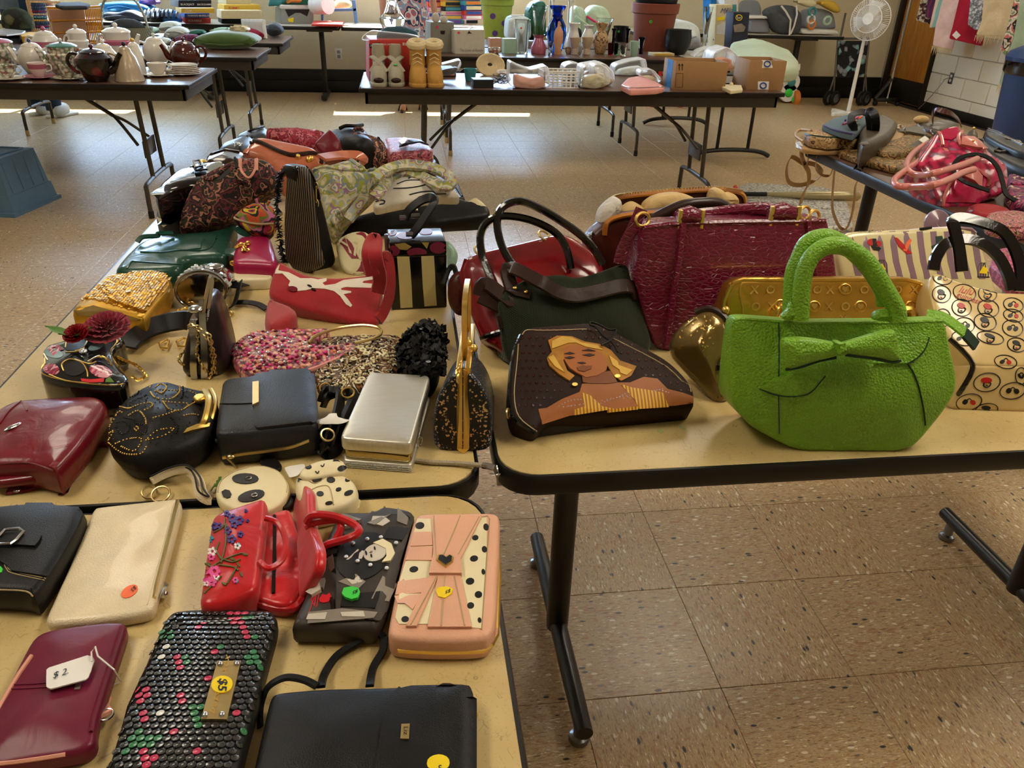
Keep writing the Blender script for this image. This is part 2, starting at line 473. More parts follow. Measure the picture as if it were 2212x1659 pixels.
        wv=m.n('ShaderNodeTexWave',{'Vector':co,'Scale':scale,'Distortion':.4,'Detail':1},bands_direction='X').outputs[1]
        m.set(Base_Color=m.ramp(wv,[(0,base),(var,lin(col2))],True));
        if bump:m.bump(wv,bump,.001)
    elif kind=='glass':
        m.set(Base_Color=base);m.b.inputs['Transmission Weight'].default_value=1;m.b.inputs['IOR'].default_value=1.3
    elif kind=='film':
        tr=m.n('ShaderNodeBsdfTransparent');fr=m.n('ShaderNodeLayerWeight',{0:.35}).outputs[1]
        nz=m.n('ShaderNodeTexNoise',{'Vector':co,'Scale':30*scale,'Detail':5}).outputs[0];m.set(Base_Color=base);m.bump(nz,.8,.006)
        f=m.n('ShaderNodeMath',{0:fr,1:1-trans if trans else .25},operation='ADD',use_clamp=True).outputs[0]
        mx=m.n('ShaderNodeMixShader',{0:f});m.t.links.new(tr.outputs[0],mx.inputs[1]);m.t.links.new(m.b.outputs[0],mx.inputs[2]);m.t.links.new(mx.outputs[0],m.out.inputs[0])
        m.b.inputs['Transmission Weight'].default_value=0
    return m.m
# ================================================================ materials of the room
def floor_mat():
    m=NT('tile');co=m.co((60,260,1),rnd=True);co2=m.co((28,95,1),rnd=True)
    a=m.n('ShaderNodeTexNoise',{'Vector':co,'Scale':1.0,'Detail':3,'Distortion':.8}).outputs[0]
    b=m.n('ShaderNodeTexNoise',{'Vector':co2,'Scale':1.0,'Detail':2,'Distortion':1.5}).outputs[0]
    v=m.n('ShaderNodeTexVoronoi',{'Vector':m.co((34,80,1),rnd=True),'Scale':1.0});sp=m.n('ShaderNodeSeparateColor',{0:v.outputs['Color']})
    base=m.ramp(a,[(.28,lin('#6e5438')),(.40,lin('#a88c68')),(.50,lin('#c8ae82')),(.60,lin('#ab8a5c')),(.68,lin('#f2e6c6'))])
    rust=m.mix(m.ramp(b,[(.58,(0,0,0)),(.66,(.75,.75,.75))]),base,lin('#a87850'))
    near=m.ramp(v.outputs['Distance'],[(.22,(1,1,1)),(.3,(0,0,0))])
    dk=m.n('ShaderNodeMath',{0:near,1:m.ramp(sp.outputs[0],[(.86,(0,0,0)),(.87,(1,1,1))])},operation='MULTIPLY').outputs[0]
    wt=m.n('ShaderNodeMath',{0:near,1:m.ramp(sp.outputs[1],[(.80,(0,0,0)),(.81,(1,1,1))])},operation='MULTIPLY').outputs[0]
    col=m.mix(wt,m.mix(dk,rust,lin('#33353b')),lin('#e9dfc6'))
    m.set(Base_Color=col,Roughness=.33);m.bump(a,.03,.0003)
floor_mat()
M('joint','#2a2018',.8)
M('wall_paint','#d9cba8',.7,var=.05,bump=.1);M('block_paint','#ded6c2',.65,var=.06,bump=.25,scale=3);M('mortar','#b7ae9a',.8)
M('black_base','#15140f',.5,bump=.1);M('ceil','#dcd6c8',.9);M('white_trim','#e6e2d8',.5)
M('door_frame','#2a2019',.45);M('rubber','#101010',.6)
def wood(name,c0,c1,sc=1,rough=.35):
    m=NT(name);n=m.n('ShaderNodeTexNoise',{'Vector':m.co((14,14,1.1)),'Scale':sc,'Detail':6,'Distortion':1.2}).outputs[0]
    m.set(Base_Color=m.ramp(n,[(.3,lin(c0)),(.7,lin(c1))]),Roughness=rough);m.bump(n,.05,.0005)
wood('door_wood','#a5661f','#d08f3a',3);wood('light_wood','#b98a52','#dcb37a',5)
def laminate():
    m=NT('laminate');co=m.co()
    nz=m.n('ShaderNodeTexNoise',{'Vector':co,'Scale':9,'Detail':5}).outputs[0]
    w=m.n('ShaderNodeTexNoise',{'Vector':co,'Scale':26,'Detail':2}).outputs[1]
    vo=m.n('ShaderNodeTexVoronoi',{'Vector':m.mix(.03,co,w),'Scale':85},feature='DISTANCE_TO_EDGE').outputs[0]
    brk=m.n('ShaderNodeTexNoise',{'Vector':co,'Scale':60,'Detail':3}).outputs[0]
    ln=m.n('ShaderNodeMath',{0:m.ramp(vo,[(0,(1,1,1)),(.03,(0,0,0))]),1:m.ramp(brk,[(.55,(0,0,0)),(.6,(.55,.55,.55))])},operation='MULTIPLY').outputs[0]
    base=m.ramp(nz,[(.3,lin('#b99f68')),(.7,lin('#cdb67e'))])
    sp=m.n('ShaderNodeTexNoise',{'Vector':co,'Scale':420,'Detail':2}).outputs[0]
    base=m.mix(m.ramp(sp,[(.60,(0,0,0)),(.68,(.3,.3,.3))]),base,lin('#8d7a4c'))
    m.set(Base_Color=m.mix(ln,base,lin('#5d4a24')),Roughness=.32)
laminate()
M('table_edge','#0d0c0b',.35,bump=.1,spec=.4);M('brown_top','#5a3f31',.3,var=.15);M('brown_apron','#37312a',.45);M('leg_paint','#4c463b',.38,metal=.3)
M('brown_edge','#14110f',.35);M('black_metal','#0c0c0d',.32,spec=.5);M('chrome','#cfd2d6',.15,1.0,bump=0);M('steel','#8b8f96',.3,1.0)
M('foot_tan','#b89a63',.7);M('grey_top','#b7ad9a',.35);M('white_plastic','#e8e6df',.35)
# ================================================================ floor
TL=.3048
base=struct('floor',MB().box((-5.6,-5.2,-.06),(5.75,8.15,-.004)),'joint')
tile_mb=MB().box((-TL/2+.0005,-TL/2+.0005,-.006),(TL/2-.0005,TL/2-.0005,0),.0008,seg=1)
tile_me=mesh_of(tile_mb,'tile','tile',smooth=0)
cells=[]
for i in range(-18,19):
    for j in range(-16,27):
        x,y=(i+.5)*TL,(j+.5)*TL
        if x>5.6 or y>8.0:continue
        d=(V((x,y,0))-CAM).dot(cF)
        u=pix((x,y,0)) if d>.3 else (-9e9,0)
        vis=-120<u[0]<W+120 and-60<u[1]<H+150
        hid=(-.97<x<-.235 and y<-.6) or (u[0]<1080 and u[1]>620)
        cells.append((0 if vis and not hid else 1,d if d>0 else 99,i,j))
cells.sort();rest=MB()
for n,(h,d,i,j) in enumerate(cells):
    x,y=(i+.5)*TL,(j+.5)*TL;rz=PI/2*((i+j)%2)
    if n<300:
        o=bpy.data.objects.new('tile',tile_me);COL.objects.link(o);o.parent=base;o.location=(x,y,0);o.rotation_euler=(0,0,rz)
    else:rest.add(tile_mb.v,tile_mb.f,Matrix.Translation((x,y,0)))
ro=struct('tile_field',rest,'tile',base,smooth=0);ro['kind']='stuff'
# ================================================================ walls, windows, ceiling
YB,XR,XL,YF=8.05,5.6,-5.4,-5.0
WIN=[(-4.6,-2.5),(-0.95,1.35)];WZ0,WZ1=1.2,2.62
wb=MB();xs=[XL-.2]+[a for w in WIN for a in w]+[XR+.2]
for k in range(0,len(xs),2):wb.box((xs[k],YB,-.05),(xs[k+1],YB+.2,CEIL))
for a,b in WIN:wb.box((a,YB,-.05),(b,YB+.2,WZ0));wb.box((a,YB,WZ1),(b,YB+.2,CEIL))
struct('wall_back',wb,'wall_paint')
def pane_mat():
    m=NT('window_glass');tr=m.n('ShaderNodeBsdfTransparent');gl=m.n('ShaderNodeBsdfGlossy',{'Roughness':.02});mx=m.n('ShaderNodeMixShader',{0:.06})
    m.t.links.new(tr.outputs[0],mx.inputs[1]);m.t.links.new(gl.outputs[0],mx.inputs[2]);m.t.links.new(mx.outputs[0],m.out.inputs[0])
pane_mat()
for n,(a,b) in enumerate(WIN):
    fr=MB();t=.05
    for lo,hi in (((a,YB+.04,WZ0),(b,YB+.12,WZ0+t)),((a,YB+.04,WZ1-t),(b,YB+.12,WZ1)),((a,YB+.04,WZ0),(a+t,YB+.12,WZ1)),((b-t,YB+.04,WZ0),(b,YB+.12,WZ1)),(((a+b)/2-t/2,YB+.04,WZ0),((a+b)/2+t/2,YB+.12,WZ1))):fr.box(lo,hi,.004)
    wo=struct('window_%d'%(n+1),fr,'white_trim')
    for p0,p1 in ((a+t,(a+b)/2-t/2),((a+b)/2+t/2,b-t)):struct('pane',MB().box((p0,YB+.075,WZ0+t),(p1,YB+.081,WZ1-t)),'window_glass',wo)
    struct('window_sill',MB().box((a-.05,YB-.06,WZ0-.035),(b+.05,YB+.04,WZ0),.006),'white_trim',wo)
struct('wall_left',MB().box((XL-.2,YF,-.05),(XL,YB,CEIL)),'wall_paint')
struct('wall_front',MB().box((XL-.2,YF-.2,-.05),(XR+.2,YF,CEIL)),'wall_paint')
ce=struct('ceiling',MB().box((XL-.2,YF-.2,CEIL),(XR+.2,YB+.2,CEIL+.12)),'ceil')
tf=MB().box((-.31,-.61,-.03),(.31,.61,-.001),.003);tf_me=mesh_of(tf,'troffer_frame','white_trim')
for (lx,ly,lw) in TROFFERS:
    o=bpy.data.objects.new('light_fixture',tf_me);COL.objects.link(o);o.parent=ce;o.location=(lx,ly,CEIL)
struct('baseboard_back',MB().box((XL,YB-.05,0),(XR,YB+.01,.235),.006).box((XL,YB-.09,0),(XR,YB-.05,.12),.006),'black_base')
DY0,DY1=7.12,7.9
wr=MB().box((XR+.012,YF,-.05),(XR+.2,DY0-.06,CEIL)).box((XR+.012,DY1+.06,-.05),(XR+.2,YB,CEIL)).box((XR+.012,DY0-.06,2.1),(XR+.2,DY1+.06,CEIL)).box((XR+.11,DY0-.06,-.05),(XR+.2,DY1+.06,2.1))  # unseen last box backs the door, added to stop sky light leaking under it
wro=struct('wall_right',wr,'mortar')
BL,BH=.406,.203;blk=MB().box((-.012,-BL/2+.004,.004),(.012,BL/2-.004,BH-.004),.004,seg=1);blk_me=mesh_of(blk,'block','block_paint')
bw=MB()
for r in range(0,14):
    for k in range(30):
        y1=DY0-.06-k*BL+(BL/2 if r%2 else 0)-BL/2;z=r*BH+.005
        if y1+BL/2>DY0-.05:continue
        if r<8 and y1>2.6:
            o=bpy.data.objects.new('block',blk_me);COL.objects.link(o);o.parent=wro;o.location=(XR+.012,y1,z)
        else:bw.add(blk.v,blk.f,Matrix.Translation((XR+.012,y1,z)))
    if r%2==1:bw.box((XR,DY0-.06-BL/2+.004,r*BH+.009),(XR+.024,DY0-.064,(r+1)*BH+.001),.003,seg=1)
o=struct('block_field',bw,'block_paint',wro);o['kind']='stuff'
struct('baseboard_right',MB().box((XR-.015,0,0),(XR+.01,DY0-.06,.1),.004),'black_base')
d=struct('door_1',MB().box((XR+.03,DY0+.003,.012),(XR+.075,DY1-.003,2.04),.002),'door_wood')
struct('kick_plate',MB().box((XR+.024,DY0+.01,.02),(XR+.03,DY1-.01,.27),.001),'black_base',d)
struct('door_frame',MB().box((XR-.02,DY0-.06,0),(XR+.1,DY0,2.1),.004).box((XR-.02,DY1,0),(XR+.1,DY1+.06,2.1),.004).box((XR-.02,DY0,2.045),(XR+.1,DY1,2.1),.004),'door_frame',d)
struct('door_handle',MB().tube([(XR+.03,DY0+.07,1.0),(XR-.03,DY0+.07,1.0),(XR-.035,DY0+.18,1.0)],.009,8),'steel',d)
p=atX(*c1('t',1592,668),XR)
t=T('wall_outlet','grey double outlet plate on the painted block wall with plug in it','outlet',(XR,p.y,p.z-.057))
t.part('cover_plate',MB().box((XR-.006,p.y-.035,p.z-.057),(XR,p.y+.035,p.z+.057),.002),'steel')
for dz in (-.022,.022):t.part('socket',MB().lathe([(0,0),(.016,0),(.017,.004)],n=14,M=Matrix.Translation((XR-.009,p.y,p.z+dz)) @ Matrix.Rotation(PI/2,4,'Y')),'white_plastic')
POUT=p
p=atY(*c1('q',1390,462),YB)
t=T('wall_outlet','light outlet plate low on the beige back wall under the counter','outlet',(p.x,YB,p.z-.06))
t.part('cover_plate',MB().box((p.x-.04,YB-.007,p.z-.06),(p.x+.04,YB,p.z+.06),.002),'white_trim')
for dz in (-.024,.024):t.part('socket',MB().box((p.x-.017,YB-.010,p.z+dz-.016),(p.x+.017,YB-.006,p.z+dz+.016),.003),'steel')
# ================================================================ tables
TZ=.737
def rrect(x0,x1,y0,y1,r,n=6):
    out=[]
    for cx,cy,a0 in ((x1-r,y1-r,0),(x0+r,y1-r,90),(x0+r,y0+r,180),(x1-r,y0+r,270)):
        for k in range(n+1):a=math.radians(a0+90*k/n);out.append((cx+r*math.cos(a),cy+r*math.sin(a)))
    return out
def top_of(t,x0,x1,y0,y1,top,edge,th=.032,r=.055,ew=.006):
    pl=flat(TZ)
    t.part('tabletop',slab(pl,None,th-.002,.001,.0005,ab=rrect(x0+ew,x1-ew,y0+ew,y1-ew,r),g=.5),top)
    R=rrect(x0,x1,y0,y1,r);mb=MB();n=len(R);prof=[(ew,TZ-.0005),(ew*.4,TZ-.001),(0,TZ-.006),(0,TZ-th+.006),(ew*.4,TZ-th),(ew,TZ-th)]
    C=V(((x0+x1)/2,(y0+y1)/2));vs=[];fs=[]
    for ins,z in prof:
        for q in rrect(x0+ins,x1-ins,y0+ins,y1-ins,max(r-ins,.002)):vs.append((q[0],q[1],z))
    for i in range(len(prof)-1):
        for j in range(n):fs.append((i*n+j,i*n+(j+1)%n,(i+1)*n+(j+1)%n,(i+1)*n+j))
    t.part('edge_band',mb.add(vs,fs),edge)
def pedestal(t,px,py,axis,half,top=TZ-.04):
    """T leg: post, head bracket, oval foot bar across the table's width"""
    u=V((0,1,0)) if axis=='y' else V((1,0,0));w=V((1,0,0)) if axis=='y' else V((0,1,0));C=V((px,py,0))
    lg=t.part('leg',MB().lathe([(.024,.05),(.0245,.06),(.0245,top),(.024,top+.003)],C,20),'black_metal')
    mb=MB();mb.tube([C+u*a+V((0,0,.062)) for a in (-half,-half*.5,0,half*.5,half)],[.017,.0185,.019,.0185,.017],12)
    t.part('foot_bar',mb,'black_metal',parent=lg)
    hb=MB();p=C-u*(half*.8)-w*.04;q=C+u*(half*.8)+w*.04
    t.part('head_bracket',MB().box((p.x,p.y,top-.005),(q.x,q.y,TZ-.033),.004),'black_metal',parent=lg)
    for s in (-1,1):t.part('glide',MB().lathe([(.012,.05),(.012,.018),(.019,.014),(.021,.004),(.019,0)],C+u*(s*(half-.035)),14),'steel',parent=lg)
def beige(name,label,x0,x1,y0,y1,axis):
    t=T(name,label,'table',((x0+x1)/2,(y0+y1)/2,0));top_of(t,x0,x1,y0,y1,'laminate','table_edge')
    if axis=='x':
        for px in (x0+.19,x1-.19):pedestal(t,px,(y0+y1)/2+.02,'y',.29)
    else:
        for py in (y0+.19,y1-.19):pedestal(t,(x0+x1)/2,py,'x',.28)
    return t
AX0,AX1=-.965,-.235
beige('folding_table','beige laminate table with black edge holding wallets and the red embroidered pouch',AX0,AX1,-2.40,-.872,'y')
beige('folding_table','beige laminate table with black edge crowded with evening bags and totes',AX0,AX1,-.862,.968,'y')
tB=beige('folding_table','beige laminate table holding the green bow handbag and red satchel',-.213,1.29,-.848,-.085,'x')
tC=T('folding_table','brown topped table with thick black edge holding the pink patent bag','table',(1.65,.65,0))
top_of(tC,1.265,2.03,-.06,1.36,'brown_top','table_edge',.038,.06)
for py in (.13,1.1):pedestal(tC,1.65-.2,py,'x',.16)
SFB=SF(MB().box((-.213,-.848,0),(1.29,-.085,TZ)))
M('chalk_stain','#a9b077',.6)
for cx,cy,rx,ry in ((1425,1075,30,14),(1600,1050,32,12)):tB.part('chalk_smudge',SFB.decal(ell('h',cx,cy,rx,ry,20,9),.0003,6,sink=.0002),'chalk_stain',label='faint green chalk smudge')
def htable(label,x0,x1,y0,y1,braces=True):
    """brown folding table: apron, H shaped leg frames across the width, folding braces"""
    t=T('folding_table',label,'table',((x0+x1)/2,(y0+y1)/2,0));top_of(t,x0,x1,y0,y1,'brown_top','brown_edge',.022,.012,.004)
    a=.03;ap=MB()
    for lo,hi in (((x0+a,y0+a,TZ-.085),(x1-a,y0+a+.018,TZ-.02)),((x0+a,y1-a-.018,TZ-.085),(x1-a,y1-a,TZ-.02)),((x0+a,y0+a,TZ-.085),(x0+a+.018,y1-a,TZ-.02)),((x1-a-.018,y0+a,TZ-.085),(x1-a,y1-a,TZ-.02))):ap.box(lo,hi,.003)
    t.part('apron',ap,'brown_apron')
    for s,lx in ((1,x0+.36),(-1,x1-.36)):
        ya,yb=y0+.10,y1-.10;yc=(ya+yb)/2
        fr=MB()
        for yy in (yc-.12,yc+.12):fr.tube([(lx,yy,TZ-.03),(lx-s*.02,yy,.19)],.0135,8)
        fr.tube(cr([(lx-s*.02,ya,.012),(lx-s*.02,ya,.14),(lx-s*.02,ya+.05,.19),(lx-s*.02,yb-.05,.19),(lx-s*.02,yb,.14),(lx-s*.02,yb,.012)],5),.0135,8)
        lg=t.part('leg_frame',fr,'leg_paint')
        t.part('stiffener_plate',MB().box((lx-.022-s*.012,yc-.108,.30),(lx-.01-s*.012,yc+.108,.395),.003),'leg_paint',parent=lg)
        for yy in (ya,yb):t.part('foot_cap',MB().lathe([(.013,0),(.0165,.002),(.0165,.04),(.0145,.043)],(lx-s*.02,yy,0),10),'foot_tan' if s>0 else 'rubber',parent=lg)
        if braces:
            br=MB();k=V((lx+s*.17,yc,TZ-.22))
            br.tube([(lx+s*.38,yc,TZ-.07),k],.012,6)
            for yy in (yc-.12,yc+.12):br.tube(cr([k,(lx+s*.12,yc+(yy-yc)*.4,TZ-.26),(lx+s*.03,yy,TZ-.36)],4),.009,6)
            t.part('brace',br,'leg_paint',parent=lg)
    return t
htable('brown folding table with tan boots and open cardboard boxes on it',-.55,1.86,2.80,3.52)
htable('brown folding table with teapots and cups on it',-3.87,-1.43,2.84,3.6)
htable('brown folding table with the green cushion and folded clothes on it',-3.73,-1.29,4.2,4.92)
htable('brown folding table behind the green cushion with a picture frame on it',-3.70,-1.25,5.25,6.0)
htable('brown folding table with vases and flower pots on it',-.30,1.88,4.5,5.22)
htable('brown folding table behind the vases holding bedding bags',-.30,1.88,5.3,6.05)
t=T('folding_table','grey folding table on arched black feet under the pillow box','table',(2.32,5.25,0))
top_of(t,1.89,2.69,4.36,6.16,'grey_top','table_edge',.04,.05)
for yy in (4.52,6.0):
    lg=t.part('leg_frame',MB().tube([(2.19,yy,TZ-.03),(2.19,yy,.07)],.0145,8).tube([(2.45,yy,TZ-.03),(2.45,yy,.07)],.0145,8),'black_metal')
    t.part('arched_foot',MB().tube(cr([(2.0,yy,.018),(2.06,yy,.045),(2.16,yy,.062),(2.32,yy,.068),(2.48,yy,.062),(2.58,yy,.045),(2.64,yy,.018)],4),.018,8),'black_metal',parent=lg)
def counter(label,x0,x1,y0,y1,legs):
    t=T('counter_table',label,'table',((x0+x1)/2,(y0+y1)/2,0));top_of(t,x0,x1,y0,y1,'grey_top','table_edge',.035,.03)
    for lx in legs:
        lg=t.part('leg',MB().box((lx-.025,y0+.34,.06),(lx+.025,y0+.40,TZ-.05),.006),'black_metal')
        t.part('foot_bar',MB().box((lx-.03,y0+.08,.015),(lx+.03,y1-.1,.065),.01),'black_metal',parent=lg)
        t.part('head_bracket',MB().box((lx-.13,y0+.14,TZ-.06),(lx+.13,y1-.14,TZ-.036),.006),'black_metal',parent=lg)
counter('long counter table by the back wall holding bike helmets and game boxes',-5.0,-2.65,7.14,7.9,(-4.6,-3.1))
counter('long counter table by the back wall holding the plastic bin and red folders',-2.63,-.93,7.14,7.9,(-2.3,-1.14))
counter('long counter table by the back wall stacked with bright game boxes',-.91,1.6,7.14,7.9,(-.4,1.1))
counter('long counter table by the back wall holding the grey duffel and baby seat',2.2,4.62,7.3,7.98,(2.6,4.25))
# ================================================================ foreground wallets and pouches
M('black_leather','#0f0f11',.38,spec=.28,kind='leather',bump=.35);M('black_grain','#1b1f26',.4,kind='leather',bump=.5,scale=.7);M('black_soft','#0b0b0c',.5,spec=.25,kind='wrinkle',bump=.25)
M('black_gloss','#0a0a0b',.12,coat=.6,bump=.15,kind='wrinkle');M('stitch','#b9a47c',.8);M('gold','#ecc56c',.34,1.0,bump=.05);M('pale_gold','#dcc489',.3,1.0,bump=.05);M('silver','#c9c9cc',.18,1.0,bump=.05)
M('cream_leather','#e3d3b0',.38,kind='pebble',scale=1.6,bump=.25,coat=.2);M('burgundy','#6d1030',.36,kind='wrinkle',bump=.12,var=.2);M('wine_leather','#741322',.28,kind='wrinkle',bump=.25,var=.25,coat=.25)
M('pink_trim','#dc9b86',.45);M('paper_white','#e9e6e0',.7,bump=.05);M('ink','#20222e',.6,bump=0);M('orange_sticker','#f4703f',.5,bump=0);M('yellow_sticker','#f6d712',.5,bump=0);M('green_sticker','#3ed24a',.5,bump=0);M('pink_sticker','#ee3f7f',.5,bump=0)
M('sequin','#2b2b2d',.18,kind='plain',coat=.5,spec=.7);M('sequin_pink','#c03a5c',.2,coat=.5);M('sequin_green','#3c7a52',.2,coat=.5);M('sequin_back','#141414',.5);M('sequin_white','#e6e6e2',.15,coat=.5)
M('red_satin','#c80d18',.27,kind='wrinkle',bump=.35,var=.25,sheen=.3,scale=.7);M('thread_purple','#3b2a78',.5);M('thread_green','#5c5a24',.6);M('thread_pink','#d8418a',.5);M('thread_white','#eadfe0',.5);M('thread_teal','#2f8aa3',.5)
M('blush_leather','#e2ab8d',.42,kind='leather',bump=.3,scale=.7);M('ivory','#e8dcb4',.42,bump=.1);M('dot_black','#141414',.4)
M('photo_dark','#3a332e',.42,bump=.1,var=.3);M('photo_mid','#8d8378',.42,bump=0,var=.3);M('photo_light','#cfc6b8',.42,bump=0,var=.2);M('photo_black','#131211',.42,bump=0);M('rhinestone','#dfe6ee',.08,.6,bump=0);M('lip_red','#d0202c',.4)
def cen(pxs,z):
    ps=[at(*p,z) for p in pxs];s=V((0,0,0))
    for p in ps:s += p
    s /= len(ps);return V((s.x,s.y,TZ))
def lay(name,label,cat,pxs,th,mat,z0=None,part='body',group=None,**kw):
    """something lying on the table: outline of its top face, thickness th"""
    z0=TZ if z0 is None else z0
    t=T(name,label,cat,cen(pxs,z0));t.o.location.z=z0;t.L=V((t.L.x,t.L.y,z0))
    mb=slab(flat(z0+th),pxs,th,**kw);t.body=t.part(part,mb,mat);t.mb=mb;t.sf=SF(mb);return t
def sticker(t,out,mat,txt=None,org=None,ux=None,uy=None,sf=None,name='price_sticker',off=.0009,bold=.008):
    sf=sf or t.sf;s=t.part(name,sf.decal(out,off,None),mat)
    if txt:t.part('lettering',sf.text(txt,org,ux,uy,off+.0005,bold=bold),'ink',parent=s)
def stitches(t,k,s,mat='stitch',r=.0006,smooth=4,closed=False,sf=None,name='stitching'):
    return t.part(name,(sf or t.sf).line(c(k,s) if isinstance(s,str) else s,r,n=4,smooth=smooth,closed=closed),mat)
def beadline(sf,pxs,r,gap,mb=None,n=6,m=4):
    mb=mb or MB();P=cr([(x,y,0) for x,y in pxs],8);acc=0;last=None
    for p in P:
        q=sf.P(p.x,p.y,r*.4)
        if last is None or (q-last).length>=gap:mb.ball(q,r,n=n,m=m);last=q
    return mb
def chain(path,r=.0016,link=.006,mb=None):
    """small oval links along a 3D path"""
    mb=mb or MB();path=[V(p) for p in path];d=0;pos=[];nxt=0
    for a,b in zip(path,path[1:]):
        L=(b-a).length
        while nxt<=d+L and L>0:pos.append((a.lerp(b,(nxt-d)/L),(b-a).normalized()));nxt += link*.78
        d += L
    for i,(p,t) in enumerate(pos):
        s=t.orthogonal().normalized();s=Matrix.Rotation((i%2)*PI/2+.5,3,t) @ s
        mb.tube([p+t*(link*.55*math.cos(a))+s*(link*.33*math.sin(a)) for a in [2*PI*k/7 for k in range(7)]],r,4,True)
    return mb
# --- 1 black belted wallet at the table's corner
t=lay('wallet','black leather wallet with pale stitching and a silver buckle strap','wallet',c('k','-150,112 0,106 120,92 300,92 455,103 490,140 440,262 330,452 205,640 140,612 0,604 -150,600'),.034,'black_leather',r=.008,rc=.016,puff=.003,belly=.002)
fl=t.part('flap',t.sf.decal(c('k','490,140 455,103 300,92 120,92 60,180 0,300 -60,420 40,470 70,505 270,540 330,452 440,262'),.003,14,rc=5),'black_leather')
stitches(t,'k','445,240 330,205 250,205 205,240 160,320 60,430 45,470 75,500 270,545');stitches(t,'k','448,220 330,185 240,185 190,225 140,320 35,440 40,490 80,515 262,556');stitches(t,'k','130,105 40,230 -20,330');stitches(t,'k','-140,607 0,610 150,618 195,648',r=.0008)
st=t.part('buckle_strap',t.sf.decal(c('k','-60,292 120,302 250,312 235,345 210,375 100,368 -60,360'),.006,12),'black_leather')
t.part('buckle',MB().tube(t.sf.path(c('k','45,290 125,282 150,300 110,350 80,372 0,375 -15,350'),.008),.0018,6,True),'silver')
sticker(t,c('k','-20,480 5,475 18,490 12,508 -15,518 -30,500'),'green_sticker')
t.part('inner_fold',slab(flat(TZ+.012),c('k','-140,650 0,655 160,655 178,640 180,668 150,672 0,690 -140,690'),.004,.001,.003),'black_soft')
# --- 2 cream pebbled pouch
t=lay('pouch','cream pebbled leather zip pouch with an orange price sticker','pouch',c('k','545,130 575,117 1040,66 1060,78 1068,110 985,420 918,660 905,715 850,742 600,780 300,805 268,795 266,765 305,685 480,290'),.017,'cream_leather',r=.006,rc=.012,puff=.004,wr=.002)
stitches(t,'k','1020,100 960,330 900,560 865,700','cream_leather',.0007);t.part('zipper',t.sf.line(c('k','1045,90 985,330 925,570 905,660'),.0022,.001),'pale_gold')
t.part('zipper_pull',MB().tube([t.sf.P(*c1('k',x,y),.004) for x,y in ((925,660),(938,620),(960,585),(968,600),(955,635),(940,655))],.0016,6).ball(t.sf.P(*c1('k',945,640),.004),.004),'silver')
sticker(t,ell('k',762,622,55,31,-32),'orange_sticker','$5',c1('k',795,590),(-10,9),(6,9))
lp=MB();zt=TZ+.004
t.part('wrist_ring',MB().torus(at(*c1('k',945,48),TZ+.006),.011,.0012,(0,-.5,1)).torus(at(*c1('k',880,38),TZ+.006),.009,.0014,(.3,-.3,1)),'pale_gold')
wp=cr([at(*c1('e',x,y),TZ+z) for x,y,z in ((1290,1500,.008),(1400,1445,.012),(1520,1410,.016),(1620,1430,.018),(1670,1500,.018),(1700,1620,.014),(1790,1670,.009),(1740,1600,.012),(1700,1480,.02),(1600,1400,.022),(1450,1425,.018),(1300,1495,.012))],5)
t.part('wrist_strap',MB().ribbon(wp,.010,.0022,V((0,.5,-.2))),'cream_leather');t.part('strap_edge',MB().tube([p+V((0,0,.007)) for p in wp],.0012,5),'black_leather')
# --- 3 burgundy pouch with a string tag
t=lay('pouch','burgundy leather zip pouch with a white two dollar tag','pouch',c('k','178,905 225,862 310,832 600,792 732,790 744,830 700,960 620,1200 568,1370 556,1440 562,1500 490,1555 380,1578 200,1605 0,1640 -140,1660 -150,1600 -60,1380 0,1270 70,1110'),.02,'burgundy',r=.006,rc=.014,puff=.005,wr=.004,wf=12)
t.part('piping',MB().tube(t.sf.path(c('k','150,950 90,1075 30,1200 -20,1320 -90,1500'),.0005),.0022,6),'pink_trim');t.part('piping',MB().tube(t.sf.path(c('k','-60,1640 100,1622 250,1600 385,1578'),-.001),.0022,6),'pink_trim')
t.part('zipper',t.sf.line(c('k','715,830 660,1010 600,1190 550,1370 535,1450'),.0018,.001),'burgundy');stitches(t,'k','60,1195 260,1185 430,1170','burgundy',.0008);stitches(t,'k','70,1170 260,1160 440,1140','burgundy',.0008)
t.part('zipper_pull',MB().ribbon([t.sf.P(*c1('k',x,y),.004) for x,y in ((600,1345),(640,1330),(690,1300),(745,1265))],.011,.003,(0,0,1)),'pink_trim')
t.part('pull_ring',MB().torus(t.sf.P(*c1('k',600,1350),.003),.006,.0012,(0,0,1)),'silver')
tg=t.part('price_tag',t.sf.decal(c('k','287,1105 300,1094 515,1022 545,1030 560,1050 552,1075 525,1150 505,1166 305,1222 283,1210 282,1190'),.006,12,rc=2,sink=-.0046),'paper_white',label='white string tag reading $2.')
t.part('lettering',t.sf.text('$ 2.',c1('k',318,1168),(22,-8),(5,-21),.0072),'ink',parent=tg)
t.part('tag_string',MB().tube([t.sf.P(*c1('k',x,y),z) for x,y,z in ((545,1066,.008),(540,1020,.01),(565,1000,.012),(585,1050,.011),(640,1110,.008),(720,1150,.005),(775,1195,.003))],.0009,5),'paper_white',parent=tg)
t.part('logo_plate',t.sf.decal(c('k','445,1170 485,1160 470,1205 435,1207'),.002),'silver')
